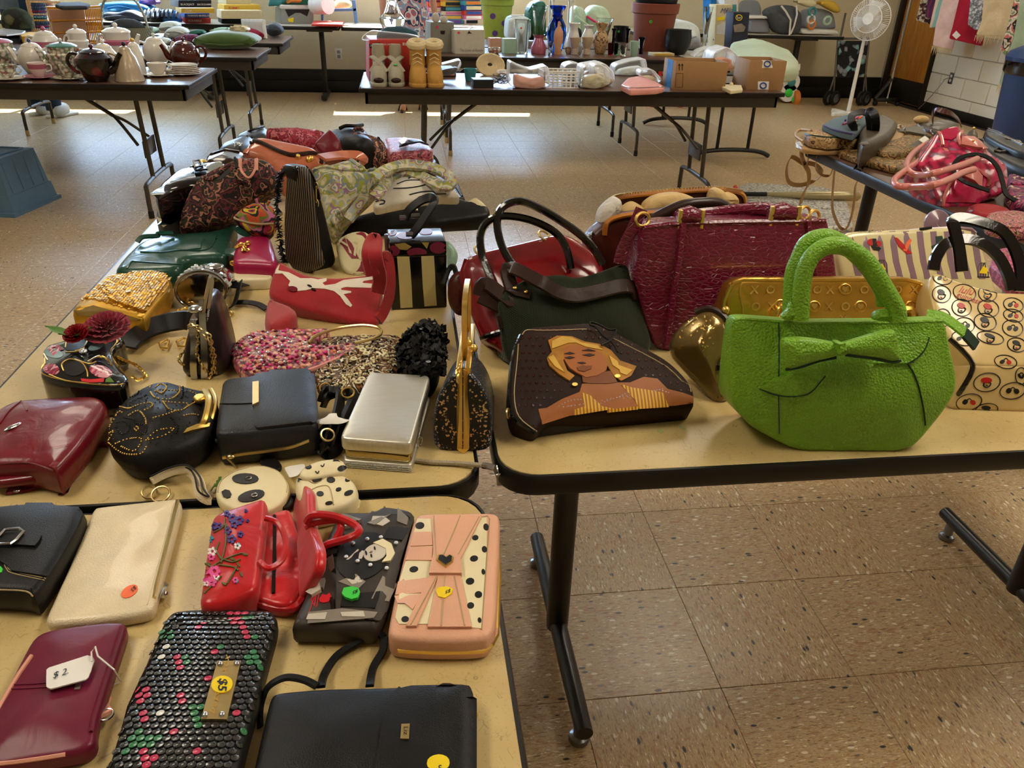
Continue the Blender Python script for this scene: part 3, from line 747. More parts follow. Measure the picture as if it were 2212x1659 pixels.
# --- 4 sequin wallet
t=lay('wallet','dark sequin wallet with pink roses and a gold name plate','wallet',c('k','985,735 1060,712 1200,704 1500,707 1600,718 1632,760 1618,850 1570,1010 1500,1290 1440,1500 1400,1680 1370,1820 590,1830 620,1659 700,1400 800,1150 925,850'),.026,'sequin_back',r=.009,rc=.02,puff=.004)
t.part('piping',MB().tube(t.sf.path(c('k','612,1690 660,1520 740,1290 830,1080 925,850 990,738 1070,712 1200,706 1500,709 1600,722'),0),.0022,6),'black_gloss')
sq=MB().lathe([(0,.0003),(.0012,.0002),(.0016,.0007),(.0034,.0005),(.0037,.0001),(.0036,-.0003)],n=9);meshes={k:mesh_of(sq,'sequin',k) for k in ('sequin','sequin_pink','sequin_green','sequin_white')}
roses=[(1395,775,52),(1185,822,28),(1445,865,36),(1255,980,30),(1045,1040,36),(1240,1130,28),(845,1225,48),(1075,1255,28),(865,1362,34),(1365,1330,30),(1005,1440,30),(1155,1575,30),(865,1615,58),(1525,1190,26)]
leaf=[(1440,745,40),(1290,950,26),(1090,1020,36),(980,880,38),(1490,1020,45),(1530,1090,36),(1170,1330,50),(1165,1390,34),(810,1500,60),(1010,1470,24),(900,1490,40),(1500,900,20),(760,1545,30),(1440,1470,40)]
C0=flat(TZ+.026);ax=(at(*c1('k',800,1150),TZ+.026)-at(*c1('k',1500,1150),TZ+.026));ax.z=0;ax.normalize();ay=V((-ax.y,ax.x,0))
org=at(*c1('k',1150,1200),TZ+.026);seqs=[]
outl=np.array(c('k','1000,745 1060,722 1200,714 1500,717 1590,728 1618,765 1605,850 1556,1010 1486,1290 1426,1500 1386,1680 1356,1820 605,1830 633,1659 713,1400 813,1150 938,850'))
for i in range(-30,31):
    for j in range(-16,17):
        q=org+ay*(i*.0062)+ax*((j+(i%2)*.5)*.0072);u=pix(q)
        if not inside_mask(outl,np.array([u]))[0]:continue
        kx,ky=u[0]/.3672,(u[1]-1050)/.3672;m='sequin'
        if any(math.hypot(kx-a,ky-b)<r for a,b,r in roses):m='sequin_pink'
        elif any(math.hypot(kx-a,ky-b)<r for a,b,r in leaf):m='sequin_green'
        elif random.random()<.012:m='sequin_white'
        if 1180<kx<1420 and 1040<ky<1390 and 1045<ky<1388 and (1280-(ky-1045)*.277)-8<kx<(1418-(ky-1045)*.242)+8:continue
        h,n=t.sf.hit(*u);seqs.append((-u[1],h,n,m))
seqs.sort(key=lambda a:a[0]);rest={}
for k,(_,h,n,m) in enumerate(seqs):
    tilt=Matrix.Rotation(.22,4,ax) @ n.to_track_quat('Z','Y').to_matrix().to_4x4()
    if k<290:
        o=bpy.data.objects.new('sequin',meshes[m]);COL.objects.link(o);o.parent=t.o;o.matrix_local=Matrix.Translation(h+n*.0008-t.L) @ tilt
    else:rest.setdefault(m,MB()).add(sq.v,sq.f,Matrix.Translation(h+n*.0008) @ tilt)
for m,mb in rest.items():t.part('sequin_field',mb,m,kind='stuff')
pl_=t.part('name_plate',t.sf.decal(c('k','1280,1045 1418,1042 1335,1388 1185,1385'),.0036,14),'pale_gold',label='gold engraved name plate')
for x,y in ((1297,1062),(1394,1060),(1208,1362),(1308,1360)):t.part('rivet',MB().ball(t.sf.P(*c1('k',x,y),.004),.003,(1,1,.6)),'silver',parent=pl_)
t.part('lettering',t.sf.text('betsey',c1('k',1262,1365),(7,-28),(-19,-3),.0042,shear=.3),'gold',parent=pl_);t.part('lettering',t.sf.text('xox',c1('k',1330,1120),(6,-24),(-19,-3),.0042,shear=.3),'gold',parent=pl_)
sticker(t,ell('k',1308,1186,63,50,-10),'yellow_sticker','$5',c1('k',1292,1152),(-3,27),(26,3),off=.0046,bold=.02)
# --- 5 red satin jewellery pouch, half open
t=T('jewelry_pouch','red satin folding pouch with embroidered flowers and a tie cord','pouch',cen(c('l','120,800 460,225 745,510 640,790'),TZ))
fm=slab(flat(TZ+.036),c('l','118,798 155,540 188,335 215,306 460,224 482,250 478,320 430,712 240,790'),.036,.008,.01,.006,wr=.003,wf=25);t.part('front_panel',fm,'red_satin');sf=SF(fm)
im=slab(flat(TZ+.02),c('l','440,330 482,315 600,280 640,400 700,520 690,640 620,790 540,800 400,755 430,700'),.02,.005,.01,0,wr=.006,wf=30);t.part('inner_pocket',im,'red_satin')
A,B=at(*c1('l',640,790),TZ+.01),at(*c1('l',640,300),TZ+.01)
bp=PL(A,B-A,V((.45,.05,1)));bk=slab(bp,c('l','615,812 640,780 735,610 745,512 692,345 690,200 668,155 645,175 612,290 590,400 600,520 640,700'),.012,.004,.01,.003,wr=.004);t.part('back_panel',bk,'red_satin')
sb=SF(bk,im,fm)
t.part('zipper',sb.line(c('l','520,330 520,520 515,740'),.002,.001),'black_soft')
def cord3(pts):return cr([sb.P(*c1('l',x,y),z) for x,y,z in pts],6)
A0=at(*c1('l',690,360),TZ+.05)
lp=cr([A0]+[at(*c1('l',x,y),TZ+z) for x,y,z in ((720,325,.06),(800,325,.06),(880,345,.055),(955,385,.05),(960,420,.05),(900,450,.045),(800,480,.035),(748,520,.03))],6)
t.part('tie_cord',MB().tube(lp,.0045,7),'red_satin')
t.part('tie_cord',MB().tube(cr([A0+V((0,.003,-.01))]+[at(*c1('l',x,y),TZ+z) for x,y,z in ((740,360,.05),(850,350,.05),(868,400,.045),(820,490,.03),(760,560,.02),(742,600,.015))],6),.0045,7),'red_satin')
t.part('tie_cord',MB().tube(cr([at(*c1('l',x,y),TZ+z) for x,y,z in ((470,340,.045),(540,370,.04),(580,460,.035),(560,560,.032),(490,605,.032),(440,570,.035))],6),.0035,7),'red_satin')
t.part('tie_cord',MB().tube(cr([at(*c1('l',x,y),TZ+.012) for x,y in ((370,745),(450,790),(560,815),(640,800),(700,690),(742,600))],6),.005,7),'red_satin')
def flower(mb,k,x,y,r,n=5,rr=.35):
    for i in range(n):a=2*PI*i/n;sf.decal(ell(k,x+r*.6*math.cos(a),y+r*.6*math.sin(a),r*rr,r*rr,0,7),.0016,99,mb,sink=.0005)
em=MB()
for x,y,r in ((205,385,22),(270,320,18),(300,345,26),(335,355,26),(310,375,24),(275,410,22),(295,455,26),(340,430,18),(230,385,20),(370,305,10),(378,358,10)):flower(em,'l',x,y,r)
t.part('embroidery',em,'thread_purple',kind='stuff')
em=MB()
for x,y,r in ((175,650,40),(205,625,34),(190,680,30),(315,672,18),(190,550,20)):flower(em,'l',x,y,r,6)
t.part('embroidery',em,'thread_pink',kind='stuff')
em=MB()
for x,y,r in ((195,520,26),(325,492,20),(215,655,20),(165,690,16)):flower(em,'l',x,y,r,5)
t.part('embroidery',em,'thread_white',kind='stuff')
em=MB()
for x,y,r in ((183,450,22),(330,485,12),(322,678,10)):flower(em,'l',x,y,r,4)
t.part('embroidery',em,'thread_teal',kind='stuff')
em=MB()
for s in ('200,420 250,390 262,345','240,580 265,470 262,380','190,600 260,560 340,530 370,540','230,590 300,600 330,620','150,740 190,700 240,650','160,580 190,600 215,590','250,560 300,575 340,560','270,690 300,640 320,600','205,500 240,560','215,510 230,470'):sf.line(c('l',s),.0011,.0008,4,mb=em)
for x,y,a in ((265,380,40),(365,535,10),(330,590,50),(255,690,30),(170,585,0),(300,560,20),(345,640,60),(185,620,80)):sf.decal(ell('l',x,y,16,6,a,8),.0014,99,em,sink=.0005)
t.part('embroidery',em,'thread_green',kind='stuff')
# --- 6 wallet printed with monochrome pictures
t=lay('wallet','wallet printed with monochrome pictures of a blonde woman and a red lip mark','wallet',c('l','600,905 700,700 765,510 850,312 872,298 1040,300 1090,266 1232,286 1260,312 1250,350 1180,560 1102,830 1062,900 1040,915 640,905'),.028,'photo_dark',r=.008,rc=.012,puff=.004)
t.part('inner_fold',slab(flat(TZ+.015),c('l','615,918 1050,922 1040,940 980,945 640,935'),.008,.002,.004),'black_soft')
t.part('flap',t.sf.decal(c('l','1040,302 1090,268 1232,288 1258,314 1180,560 1102,830 1070,888 960,875 855,868 845,820 850,640 900,480 1000,380'),.003,14,rc=6),'photo_dark')
def prints(t,mat,shapes,off=.0042,name='print'):
    mb=MB()
    for s in shapes:t.sf.decal(s if not isinstance(s,str) else c('l',s),off,40,mb,sink=.0008)
    t.part(name,mb,mat,kind='stuff')
prints(t,'photo_mid',['1060,300 1120,280 1140,330 1050,390 1010,380','1170,300 1235,310 1215,390 1165,370','880,330 960,310 980,360 850,400','720,600 830,540 840,620 700,700','700,850 880,830 1060,850 1040,880 700,895','1090,660 1150,690 1110,790 1030,780','860,690 950,650 1000,690 960,730','720,690 790,670 780,720 700,730'])
prints(t,'photo_black',[ell('l',990,555,150,115,-35,20),'640,800 830,770 840,830 640,845','880,760 1080,740 1050,830 870,820','1120,400 1220,400 1190,470 1090,460','820,460 890,430 850,540 780,560'])
prints(t,'photo_light',['1040,345 1100,345 1130,370 1090,395 1030,380','870,360 920,360 930,390 880,400','700,860 800,850 790,885 690,885','870,850 990,845 1000,875 880,872','905,680 960,660 985,690 930,705','920,560 960,520 1000,530 980,570 900,575','700,740 760,690 770,730 720,760'])
prints(t,'photo_light',[ell('l',1050,540,62,44,-20,18)],.0052);prints(t,'ivory',['1040,490 1090,470 1135,495 1150,545 1130,585 1085,592 1110,560 1105,520 1075,505'],.0060)
prints(t,'photo_black',[ell('l',1048,520,9,4,70,8),ell('l',1030,560,9,4,70,8),ell('l',1003,545,12,5,70,8)],.0064);prints(t,'photo_mid',[ell('l',1028,540,9,3,-20,7)],.0064)
for x,y in ((1010,468),(1080,458),(1160,488),(938,490),(902,562),(960,585),(1025,605),(1110,622)):t.part('rhinestone',MB().ball(t.sf.P(*c1('l',x,y),.005),.0026,(1,1,.6)),'rhinestone')
t.part('lip_print',t.sf.decal(c('l','756,770 775,745 795,750 812,738 822,760 805,785 780,790 760,785'),.0012),'lip_red');t.part('signature',t.sf.line(c('l','700,850 720,790 735,740 715,770 740,810 750,760 765,690 745,730 730,800'),.0006,n=4),'lip_red')
sticker(t,c('l','880,762 890,735 930,727 962,735 970,755 960,785 930,792 895,780'),'green_sticker','$5',c1('l',962,745),(-11,3),(-3,11),off=.0072)
# --- 7 blush zip wallet with bow and dots
t=lay('wallet','blush pink zip wallet with a bow, black polka dots and heart emblem','wallet',c('l','1258,338 1285,310 1670,306 1700,318 1713,350 1702,600 1690,900 1660,955 1620,978 1400,985 1180,975 1118,955 1122,900 1180,620 1240,390'),.03,'blush_leather',r=.006,rc=.02,puff=.002)
pn=t.part('dotted_panel',t.sf.decal(c('l','1275,345 1640,338 1640,500 1610,925 1120,922 1180,680 1230,450'),.0008,16),'ivory')
for s in ('1260,420 1350,420 1355,490 1240,495','1240,498 1355,500 1350,570 1215,568','1180,680 1340,660 1310,740 1165,750','1160,755 1300,750 1250,830 1140,830'):t.part('pleat',t.sf.decal(c('l',s),.0022,14),'blush_leather')
for s in ('1350,340 1440,338 1400,560 1362,562','1430,338 1500,338 1440,560 1395,560','1490,338 1615,338 1500,570 1440,560','1345,640 1390,645 1270,920 1215,920','1385,650 1420,650 1390,925 1330,925','1415,650 1470,650 1490,925 1385,925','1465,645 1500,640 1560,925 1480,925'):t.part('bow_loop',t.sf.decal(c('l',s),.0034,14),'blush_leather')
for s in ('1362,340 1375,560','1500,340 1410,555','1600,345 1480,560','1380,655 1240,915','1420,660 1400,920','1470,660 1525,920'):t.part('stitching',t.sf.line(c('l',s),.0007,.0036,4),'stitch')
t.part('bow_knot',t.sf.decal(c('l','1355,570 1500,556 1508,655 1338,655'),.007,12),'blush_leather')
he=t.part('heart_emblem',t.sf.decal(c('l','1425,630 1378,592 1385,565 1410,562 1428,575 1445,562 1464,572 1462,600'),.0088,8),'gold');t.part('heart_inlay',t.sf.decal(c('l','1424,620 1387,591 1392,572 1410,570 1428,583 1445,570 1457,577 1454,600'),.0098,8),'dot_black',parent=he)
for x,y,rx,ry in ((1288,383,24,18),(1256,614,24,16),(1210,877,20,16),(1636,390,14,18),(1580,447,17,14),(1628,508,14,17),(1573,557,22,16),(1622,627,10,15),(1552,677,23,18),(1596,747,20,18),(1555,805,19,17),(1602,882,10,14)):t.part('polka_dot',t.sf.decal(ell('l',x,y,rx,ry,-10,12),.0012,99),'dot_black')
sticker(t,c('l','1373,740 1385,722 1430,717 1462,730 1455,755 1420,778 1385,770'),'yellow_sticker','$5',c1('l',1452,733),(-11,3),(-3,11),off=.0046)
zl=[p+V((0,0,-.015)) for p in t.sf.path(c('l','1118,952 1180,974 1400,984 1620,977 1660,954 1690,900 1702,600 1712,360'),0)]
t.part('zipper',MB().tube(zl,.0035,6),'gold');t.part('lip',slab(flat(TZ+.006),c('l','1115,985 1180,1010 1400,1025 1640,1022 1690,985 1710,900 1600,900 1200,930'),.006,.002,.01),'blush_leather')
stitches(t,'l','1272,338 1645,330 1655,345 1640,560 1615,930 1120,928',r=.0007,smooth=0)
# --- 8 flat black clutch with thin strap
t=lay('clutch_bag','flat black leather clutch with a thin strap and round yellow sticker','bag',c('l','395,1700 480,1330 500,1268 540,1246 800,1226 1100,1221 1245,1212 1510,1210 1558,1224 1575,1270 1573,1659 1573,1800 375,1800'),.024,'black_leather',r=.007,rc=.014,puff=.004,wr=.002)
t.part('flap',t.sf.decal(c('l','1200,1224 1245,1212 1510,1210 1556,1224 1570,1270 1568,1659 1568,1790 1035,1790 1050,1640 1080,1500 1096,1330 1108,1306'),.0032,16,rc=5),'black_leather');stitches(t,'l','1215,1226 1122,1312 1108,1340 1090,1500 1062,1650','black_soft',.0012)
pl_=t.part('logo_plate',t.sf.decal(c('l','1190,1447 1235,1445 1230,1525 1185,1524'),.005),'pale_gold',label='small gold logo plate');t.part('lettering',t.sf.text('Liz',c1('l',1203,1462),(0,17),(14,0),.0058),'black_soft',parent=pl_)
sticker(t,ell('l',1384,1648,60,44),'yellow_sticker','5',c1('l',1405,1660),(-18,0),(0,18),off=.0044)
def sp(k,s):return cr([at(*c1(k,float(a.split(',')[0]),float(a.split(',')[1])),TZ+float(a.split(',')[2])/1000) for a in s.split()],6)
t.part('strap',MB().tube(sp('l','445,1440,4 448,1340,6 475,1250,16 520,1205,22 590,1180,24 680,1195,22 745,1228,20'),.0042,6,flatz=.5),'black_soft');t.part('strap',MB().ribbon(sp('l','765,1230,20 785,1160,8 850,1065,6 955,995,8 1050,945,10 1098,968,10'),.008,.003,(0,0,1)),'black_soft');t.part('strap',MB().ribbon(sp('l','1098,968,10 1090,1040,6 1040,1130,6 1022,1225,20'),.008,.003,(0,0,1)),'black_soft')
t.part('snap',MB().ball(t.sf.P(*c1('l',1574,1378),0),.004),'gold')
# --- 9 panda coin purse
M('panda_cream','#e9dcb2',.38,bump=.08);M('grass_tag','#4c6b22',.6)
t=lay('coin_purse','cream panda face coin purse with black ears and eye patches','purse',c('l','205,210 212,160 240,120 320,72 440,50 545,78 600,150 598,205 560,260 470,308 330,300 235,265'),.016,'panda_cream',r=.005,rc=.03,puff=.003)
for x,y,rx,ry,a in ((500,48,62,32,20),(572,245,50,40,10)):t.part('ear',slab(flat(TZ+.008),ell('l',x,y,rx,ry,a),.006,.002,.01),'dot_black')
for x,y,rx,ry,a in ((367,135,70,27,0),(398,226,72,28,-14)):
    e=t.part('eye_patch',t.sf.decal(ell('l',x,y,rx,ry,a),.0016),'dot_black');t.part('eye',MB().torus(t.sf.P(*c1('l',x+18,y,),.002),.0035,.0009,(0,0,1)),'silver',parent=e)
t.part('nose',t.sf.decal(c('l','242,205 262,193 285,198 294,215 288,233 270,238 250,230'),.0016),'dot_black');stitches(t,'l','222,205 230,165 255,130 330,88 440,66 535,92 585,155 583,205',r=.0006)
ts=MB()
for i in range(5):ts.ribbon([at(*c1('l',205+i*5,165+i*3),TZ+.012),at(*c1('l',185+i*12,195-i*18),TZ+.004)],.004,.001,(0,0,1))
t.part('tassel',ts,'grass_tag',label='green leaf tassel',kind='stuff')
# --- 10 spotted dog purse
t=lay('coin_purse','cream spotted dog shaped zip purse beside the panda purse','purse',c('f','682,1262 760,1262 960,1240 1062,1256 1130,1305 1158,1378 1140,1430 1060,1480 930,1515 800,1538 760,1510 700,1410 678,1340'),.03,'panda_cream',r=.008,rc=.03,puff=.002)
hd=slab(flat(TZ+.036),c('f','705,1262 735,1205 790,1178 870,1150 970,1138 1040,1150 1063,1190 1050,1238 940,1256 840,1278 760,1288'),.012,.004,.02,.002);hp=t.part('head',hd,'panda_cream');sh=SF(hd)
for x,y,rx,ry,a in ((783,1208,24,15,-5),(1030,1218,32,19,-15),(992,1150,26,8,5)):t.part('spot',sh.decal(ell('f',x,y,rx,ry,a,12),.0012,99),'dot_black',parent=hp)
for x,y,rx,ry,a in ((706,1280,18,14,0),(848,1300,40,22,-15),(950,1305,32,20,0),(1075,1302,20,15,-20),(1007,1376,22,13,-15),(870,1408,27,18,0),(1082,1402,36,17,-20),(935,1478,28,13,-10),(800,1500,18,15,-40)):t.part('spot',t.sf.decal(ell('f',x,y,rx,ry,a,12),.0012,99),'dot_black')
for s in ('875,1195 890,1205 900,1185','835,1240 850,1255 860,1238'):t.part('closed_eye',sh.line(c('f',s),.0009,n=4),'dot_black',parent=hp)
for s in ('760,1290 830,1330 900,1290 960,1260','800,1380 870,1350 940,1360 970,1490','770,1390 780,1450 830,1490'):stitches(t,'f',s,r=.0008)
t.part('zipper',MB().tube([p-V((0,0,.016)) for p in t.sf.path(c('f','760,1510 800,1537 930,1514 1060,1479 1138,1430 1156,1380'),.001)],.0022,6),'ivory')
solo('price_tag','blank white card tag tucked behind the spotted dog purse','tag',slab(flat(TZ+.012),c('f','600,1210 625,1200 750,1180 760,1200 700,1270 640,1285'),.0012,.0004,.003),'paper_white',at(*c1('f',680,1240),TZ)+V((0,0,.0108)))
# ================================================================ evening bags on the second beige table
def clampz(mb,z):
    for v in mb.v:v.z=max(v.z,z+.0003)
def up(name,label,cat,pxs,pa,pb,depth,mat,lean=0,z0=None,part='body',**kw):
    """something standing: its foot runs through pixels pa, pb on height z0; outline read on that leaning plane"""
    z0=TZ if z0 is None else z0;pl=standpx(pa,pb,z0,lean);m=(at(*pa,z0)+at(*pb,z0))/2
    t=T(name,label,cat,V((m.x,m.y,z0)));mb=slab(pl,pxs,depth,**kw);clampz(mb,z0);t.pl=pl;t.mb=mb;t.sf=SF(mb);t.body=t.part(part,mb,mat);return t
def heap(name,label,pxs,base,z,lean,depth,mat,yaw=0,cat='bag',part='body',**kw):
    """a soft bag slumped on others: plane through a pixel at height z, leaning back"""
    A=at(*base,z);pl=stand(A.x,A.y,z,yaw,lean);t=T(name,label,cat,V((A.x,A.y,TZ)))
    mb=slab(pl,pxs,depth,**kw);clampz(mb,TZ);t.pl=pl;t.mb=mb;t.sf=SF(mb);t.body=t.part(part,mb,mat);return t
def P3(s,k,z0=None):
    """'x,y,mm' crop points with heights in mm over the table -> smooth 3D path"""
    z0=TZ if z0 is None else z0;out=[]
    for a in s.split():
        x,y,h=map(float,a.split(','));out.append(at(*c1(k,x,y),z0+h/1000))
    return cr(out,6)
# --- 11 black bifold wallet with gold clasp
t=lay('wallet','black grained leather wallet with a gold clasp and open front zipper','wallet',c('f','140,540 380,512 400,490 640,460 790,450 815,490 850,860 838,888 400,938 102,958 82,930 112,700'),.052,'black_grain',r=.008,rc=.014,puff=.003)
t.part('flap',t.sf.decal(c('f','384,540 402,496 640,466 786,456 808,492 842,858 830,880 400,930 378,905 374,720'),.005,9,rc=4),'black_grain');stitches(t,'f','125,735 250,735 370,730','black_soft',.001)
t.part('clasp',t.sf.decal(c('f','370,602 416,596 416,752 370,774'),.0075,8),'pale_gold',label='gold plate clasp')
A,B=at(*c1('f',100,1130),TZ+.012),at(*c1('f',800,1040),TZ+.012)
t.part('gusset',MB().tube([at(*c1('f',88,1010),TZ+.034),at(*c1('f',780,960),TZ+.034)],.003,6),'black_soft');zp=[t.sf.P(*c1('f',x,y),.0015) for x,y in ((150,1128),(300,1100),(480,1078),(650,1050),(785,1000))]
zm=MB()
for a,b in zip(cr(zp,14),cr(zp,14)[1:]):zm.box(tuple(V(a)-V((.0012,.002,.002))),tuple(V(a)+V((.0012,.002,.002))))
t.part('zipper',zm,'pale_gold',kind='stuff');t.part('zipper_pull',MB().ball(zp[0]+V((.01,-.002,.002)),.0045,(1.4,1,.7)).tube([zp[0]+V((.006,-.004,0)),zp[0]+V((.02,-.016,-.008))],.0015,5),'pale_gold')
# --- 12 bundle of black straps
t=T('strap_bundle','folded black leather shoulder straps held by a white paper band','strap',cen(c('f','860,650 1050,650 1050,1100 820,1100'),TZ))
for i,s in enumerate(('870,720,30 900,650,42 960,630,46 1010,670,40 980,850,36 930,1000,30 880,1080,14','890,760,22 930,680,36 1000,650,38 1030,700,30 1000,900,28 950,1060,16','1060,650,40 1110,640,42 1130,690,34 1060,850,30 1000,1000,22 960,1090,10','1040,700,24 1080,670,30 1100,720,24 1030,880,22 960,1040,12','830,1080,6 900,1110,6 990,1090,6 1030,1000,8 1020,900,10 960,880,20 880,960,20 830,1040,10')):
    t.part('strap',MB().ribbon(P3(s,'f'),.016,.004,(.9,-.2,.35)),'black_leather')
bd=MB().ribbon(P3('850,860,10 880,850,46 960,842,54 1030,850,48 1066,880,10','f'),.02,.0014,(0,-.3,1));t.part('paper_band',bd,'paper_white',label='white paper band')
t.part('strap_ring',MB().torus(at(*c1('f',925,965),TZ+.04),.009,.0015,(.3,-.5,.8)),'pale_gold');t.part('strap_ring',MB().torus(at(*c1('f',1075,650),TZ+.045),.009,.0014,(0,-.4,.8)),'gold');t.part('strap_ring',MB().torus(at(*c1('f',905,615),TZ+.04),.008,.0014,(0,-.4,.8)),'gold')
# --- 13 silver minaudiere
M('silver_foil','#dcd8ca',.34,.7,kind='brushed',bump=.5,scale=.6);M('mirror_gold','#b9a878',.1,1.0,bump=0);M('rope','#b7aa92',.6,kind='fabric',bump=.6)
t=lay('clutch_bag','shiny silver box clutch with mirrored sides and a cord strap','bag',c('f','1228,508 1255,493 1670,516 1690,540 1562,1000 1540,1028 1025,988 1026,955'),.02,'silver_foil',z0=TZ+.026,part='lid',r=.004,rc=.01,puff=.002)
fq=flat(TZ+.046);sab=[fq.ab(*p) for p in c('f','1228,508 1255,493 1670,516 1690,540 1562,1000 1540,1028 1025,988 1026,955')];mx,my=sum(a for a,b in sab)/8,sum(b for a,b in sab)/8
t.part('mirrored_side',slab(flat(TZ+.0262),None,.0155,.001,.004,ab=[(mx+(a-mx)*.95,my+(b-my)*.96) for a,b in sab]),'mirror_gold');t.part('base',slab(flat(TZ+.011),None,.011,.003,.006,ab=sab),'silver_foil');rb=MB();e0,e1=fq.P(*c1('f',1030,990)),fq.P(*c1('f',1540,1028))
for row in range(3):
    for i in range(46):q=e0.lerp(e1,i/45);rb.ball(V((q.x,q.y-.0012,TZ+.002+row*.003)),.0014,n=5,m=3)
t.part('rhinestone_row',rb,'rhinestone',kind='stuff');t.part('hinge_loop',MB().torus(at(*c1('f',1612,1010),TZ+.02),.008,.0014,(.8,-.6,0),sx=.6),'silver')
t.part('cord_strap',MB().tube(P3('1040,1125,3 1200,1140,3 1500,1150,3 1700,1170,4 1900,1178,5 2090,1195,8','f'),.0035,7),'rope');t.part('cord_end',MB().tube(P3('2085,1194,9 2130,1202,10 2170,1212,9','f'),.0045,8),'silver');t.part('pull_ring',MB().torus(at(*c1('f',2195,1235),TZ-.002),.008,.0013,(1,0,.2)),'silver');t.part('pull_tab',MB().ribbon([at(*c1('f',2200,1260),TZ-.012),at(*c1('f',2208,1345),TZ-.045)],.007,.0015,(0,-1,0)),'silver')
# --- 14 glitter barrel bag with gold frame (seen from its end)
M('glitter_black','#22252b',.35,kind='glitter',bump=.7);M('star_black','#12110f',.35,kind='glitter',col2='#d9b27a',bump=.3,scale=.55)
t=up('evening_bag','black glitter barrel bag with tall gold frame handle','bag',c('f','1715,1090 1712,850 1735,700 1800,575 1880,492 1990,492 2080,590 2140,740 2157,900 2147,1092'),(937,974),(1060,977),.165,'glitter_black',lean=14,r=.006,rc=.02,shear=(0,0,-.012))
pl=t.pl;t.part('end_panel',t.sf.decal(c('f','1738,1098 1728,900 1752,740 1810,610 1885,520 1985,520 2065,610 2122,750 2138,900 2128,1095'),.001,9),'star_black')
gf=MB()
for x0,x1 in ((1895,1932),(1940,1982)):t.part('frame_bar',t.sf.decal(c('f','%d,494 %d,494 %d,1060 %d,1060'%(x0,x1,x1,x0)),.006,9),'gold')
t.part('frame_hinge',t.sf.decal(c('f','1893,1060 1982,1060 1975,1085 1938,1112 1900,1085'),.007,9),'gold')
top=pl.P(*c1('f',1938,494));bk=V((pl.n.x,pl.n.y,0)).normalized()*-1
for dx in (-.006,.006):t.part('frame_bar',MB().box((-.004,0,-.004),(.004,.15,.006),.001,Matrix.Translation(top+pl.u*dx) @ Matrix.Rotation(math.atan2(pl.u.y,pl.u.x),4,'Z')),'gold')
hb=top+bk*.035;hh=[hb+bk*y+V((0,0,z)) for y,z in ((0,0),(-.004,.04),(0,.075),(.012,.088),(.05,.092),(.085,.088),(.098,.075),(.1,.04),(.098,0))]
t.part('handle',MB().ribbon(cr(hh,5),.0085,.003,[bk*math.cos(a)+V((0,0,math.sin(a))) for a in np.linspace(PI,0,41)]),'gold');t.part('clasp_ball',MB().ball(top+bk*.05+pl.u*.012+V((0,0,.012)),.006),'gold');t.part('clasp_ball',MB().ball(top+bk*.062+pl.u*.004+V((0,0,.014)),.006),'gold')
t.part('chain',chain(cr([top+bk*.02+V((-.004,0,.004)),top+bk*.0+V((-.008,-.004,.002)),top+bk*-.01+V((-.006,-.004,-.01))],6)),'gold',kind='stuff')
# --- 15 pink beaded pouch with metal hoop
M('pink_beads','#d98f8a',.35,kind='cells',scale=170,bump=.9,pal=['#d9799a','#e9a48f','#b2406a','#e07c62','#c89a94','#f0b7a0','#7d5560','#d65a8a','#ddb3ac']);M('pink_satin','#e09a92',.4)
t=lay('beaded_pouch','pink pouch covered in coral and rose beads with a metal hoop handle','bag',c('f','190,335 212,270 300,205 450,180 600,170 925,154 945,172 870,205 790,245 778,278 900,290 1110,262 1146,280 1138,312 1000,372 800,452 600,500 330,508 245,440'),.03,'pink_beads',r=.01,rc=.02,puff=.012,R=.03,wr=.003)
bd={k:MB() for k in ('thread_pink','blush_leather','rhinestone','burgundy')};poly=np.array(c('f','200,335 222,275 305,212 450,188 600,178 900,162 790,240 770,285 900,298 1105,272 1125,300 1000,362 800,442 600,488 340,498 255,440'));ks=list(bd)
for i in range(520):
    x,y=random.uniform(200,1130),random.uniform(160,500)
    if inside_mask(poly,np.array([c1('f',x,y)]))[0]:bd[random.choice(ks)].ball(t.sf.P(*c1('f',x,y),.001),random.choice((.002,.003,.0036)),(1,1,.7),n=6,m=4)
for k,m in bd.items():t.part('bead_field',m,k,kind='stuff')
t.part('lining_edge',MB().tube([p-V((0,0,.006)) for p in t.sf.path(c('f','1140,312 1000,374 800,456 610,504'),.002)],.004,6),'pink_satin')
t.part('hoop_handle',MB().tube(cr([at(*c1('f',x,y),TZ+z) for x,y,z in ((785,278,.03),(840,225,.035),(1000,170,.042),(1180,148,.048),(1300,165,.048),(1325,205,.045),(1270,245,.04),(1130,280,.035))],7),.0028,8),'pale_gold')
# --- 16 tan and black beaded pouch
M('zigzag_beads','#1a1714',.4,kind='paisley',scale=38,bump=.9,pal=['#14110f','#cdbb93','#17140f','#8b5a33','#2a1f17','#e2d8bd','#191512','#6c4326'])
t=lay('beaded_pouch','black and tan zigzag beaded pouch under the pink beaded one','bag',c('f','862,240 1000,215 1200,212 1440,206 1490,240 1512,330 1522,440 1512,520 1400,560 1200,606 850,606 832,560 824,440'),.02,'zigzag_beads',r=.007,rc=.02,puff=.006)
zz={k:MB() for k in ('ivory','stitch','photo_black','rope')}
for s,k in (('980,600 1060,560 1040,530 1170,510 1160,470 1270,430 1250,400 1340,370 1320,330','ivory'),('1160,250 1240,285 1220,320 1360,340 1340,385 1460,380 1480,430','ivory'),('860,560 960,500 940,470 1060,450 1080,390 1180,380','stitch'),('1100,520 1160,450 1240,440 1300,400 1420,410','stitch'),('1290,230 1390,260 1380,300 1480,310','rope'),('900,590 1000,540 1120,500','rope')):beadline(t.sf,c('f',s),.0024,.0036,zz[k],5,3)
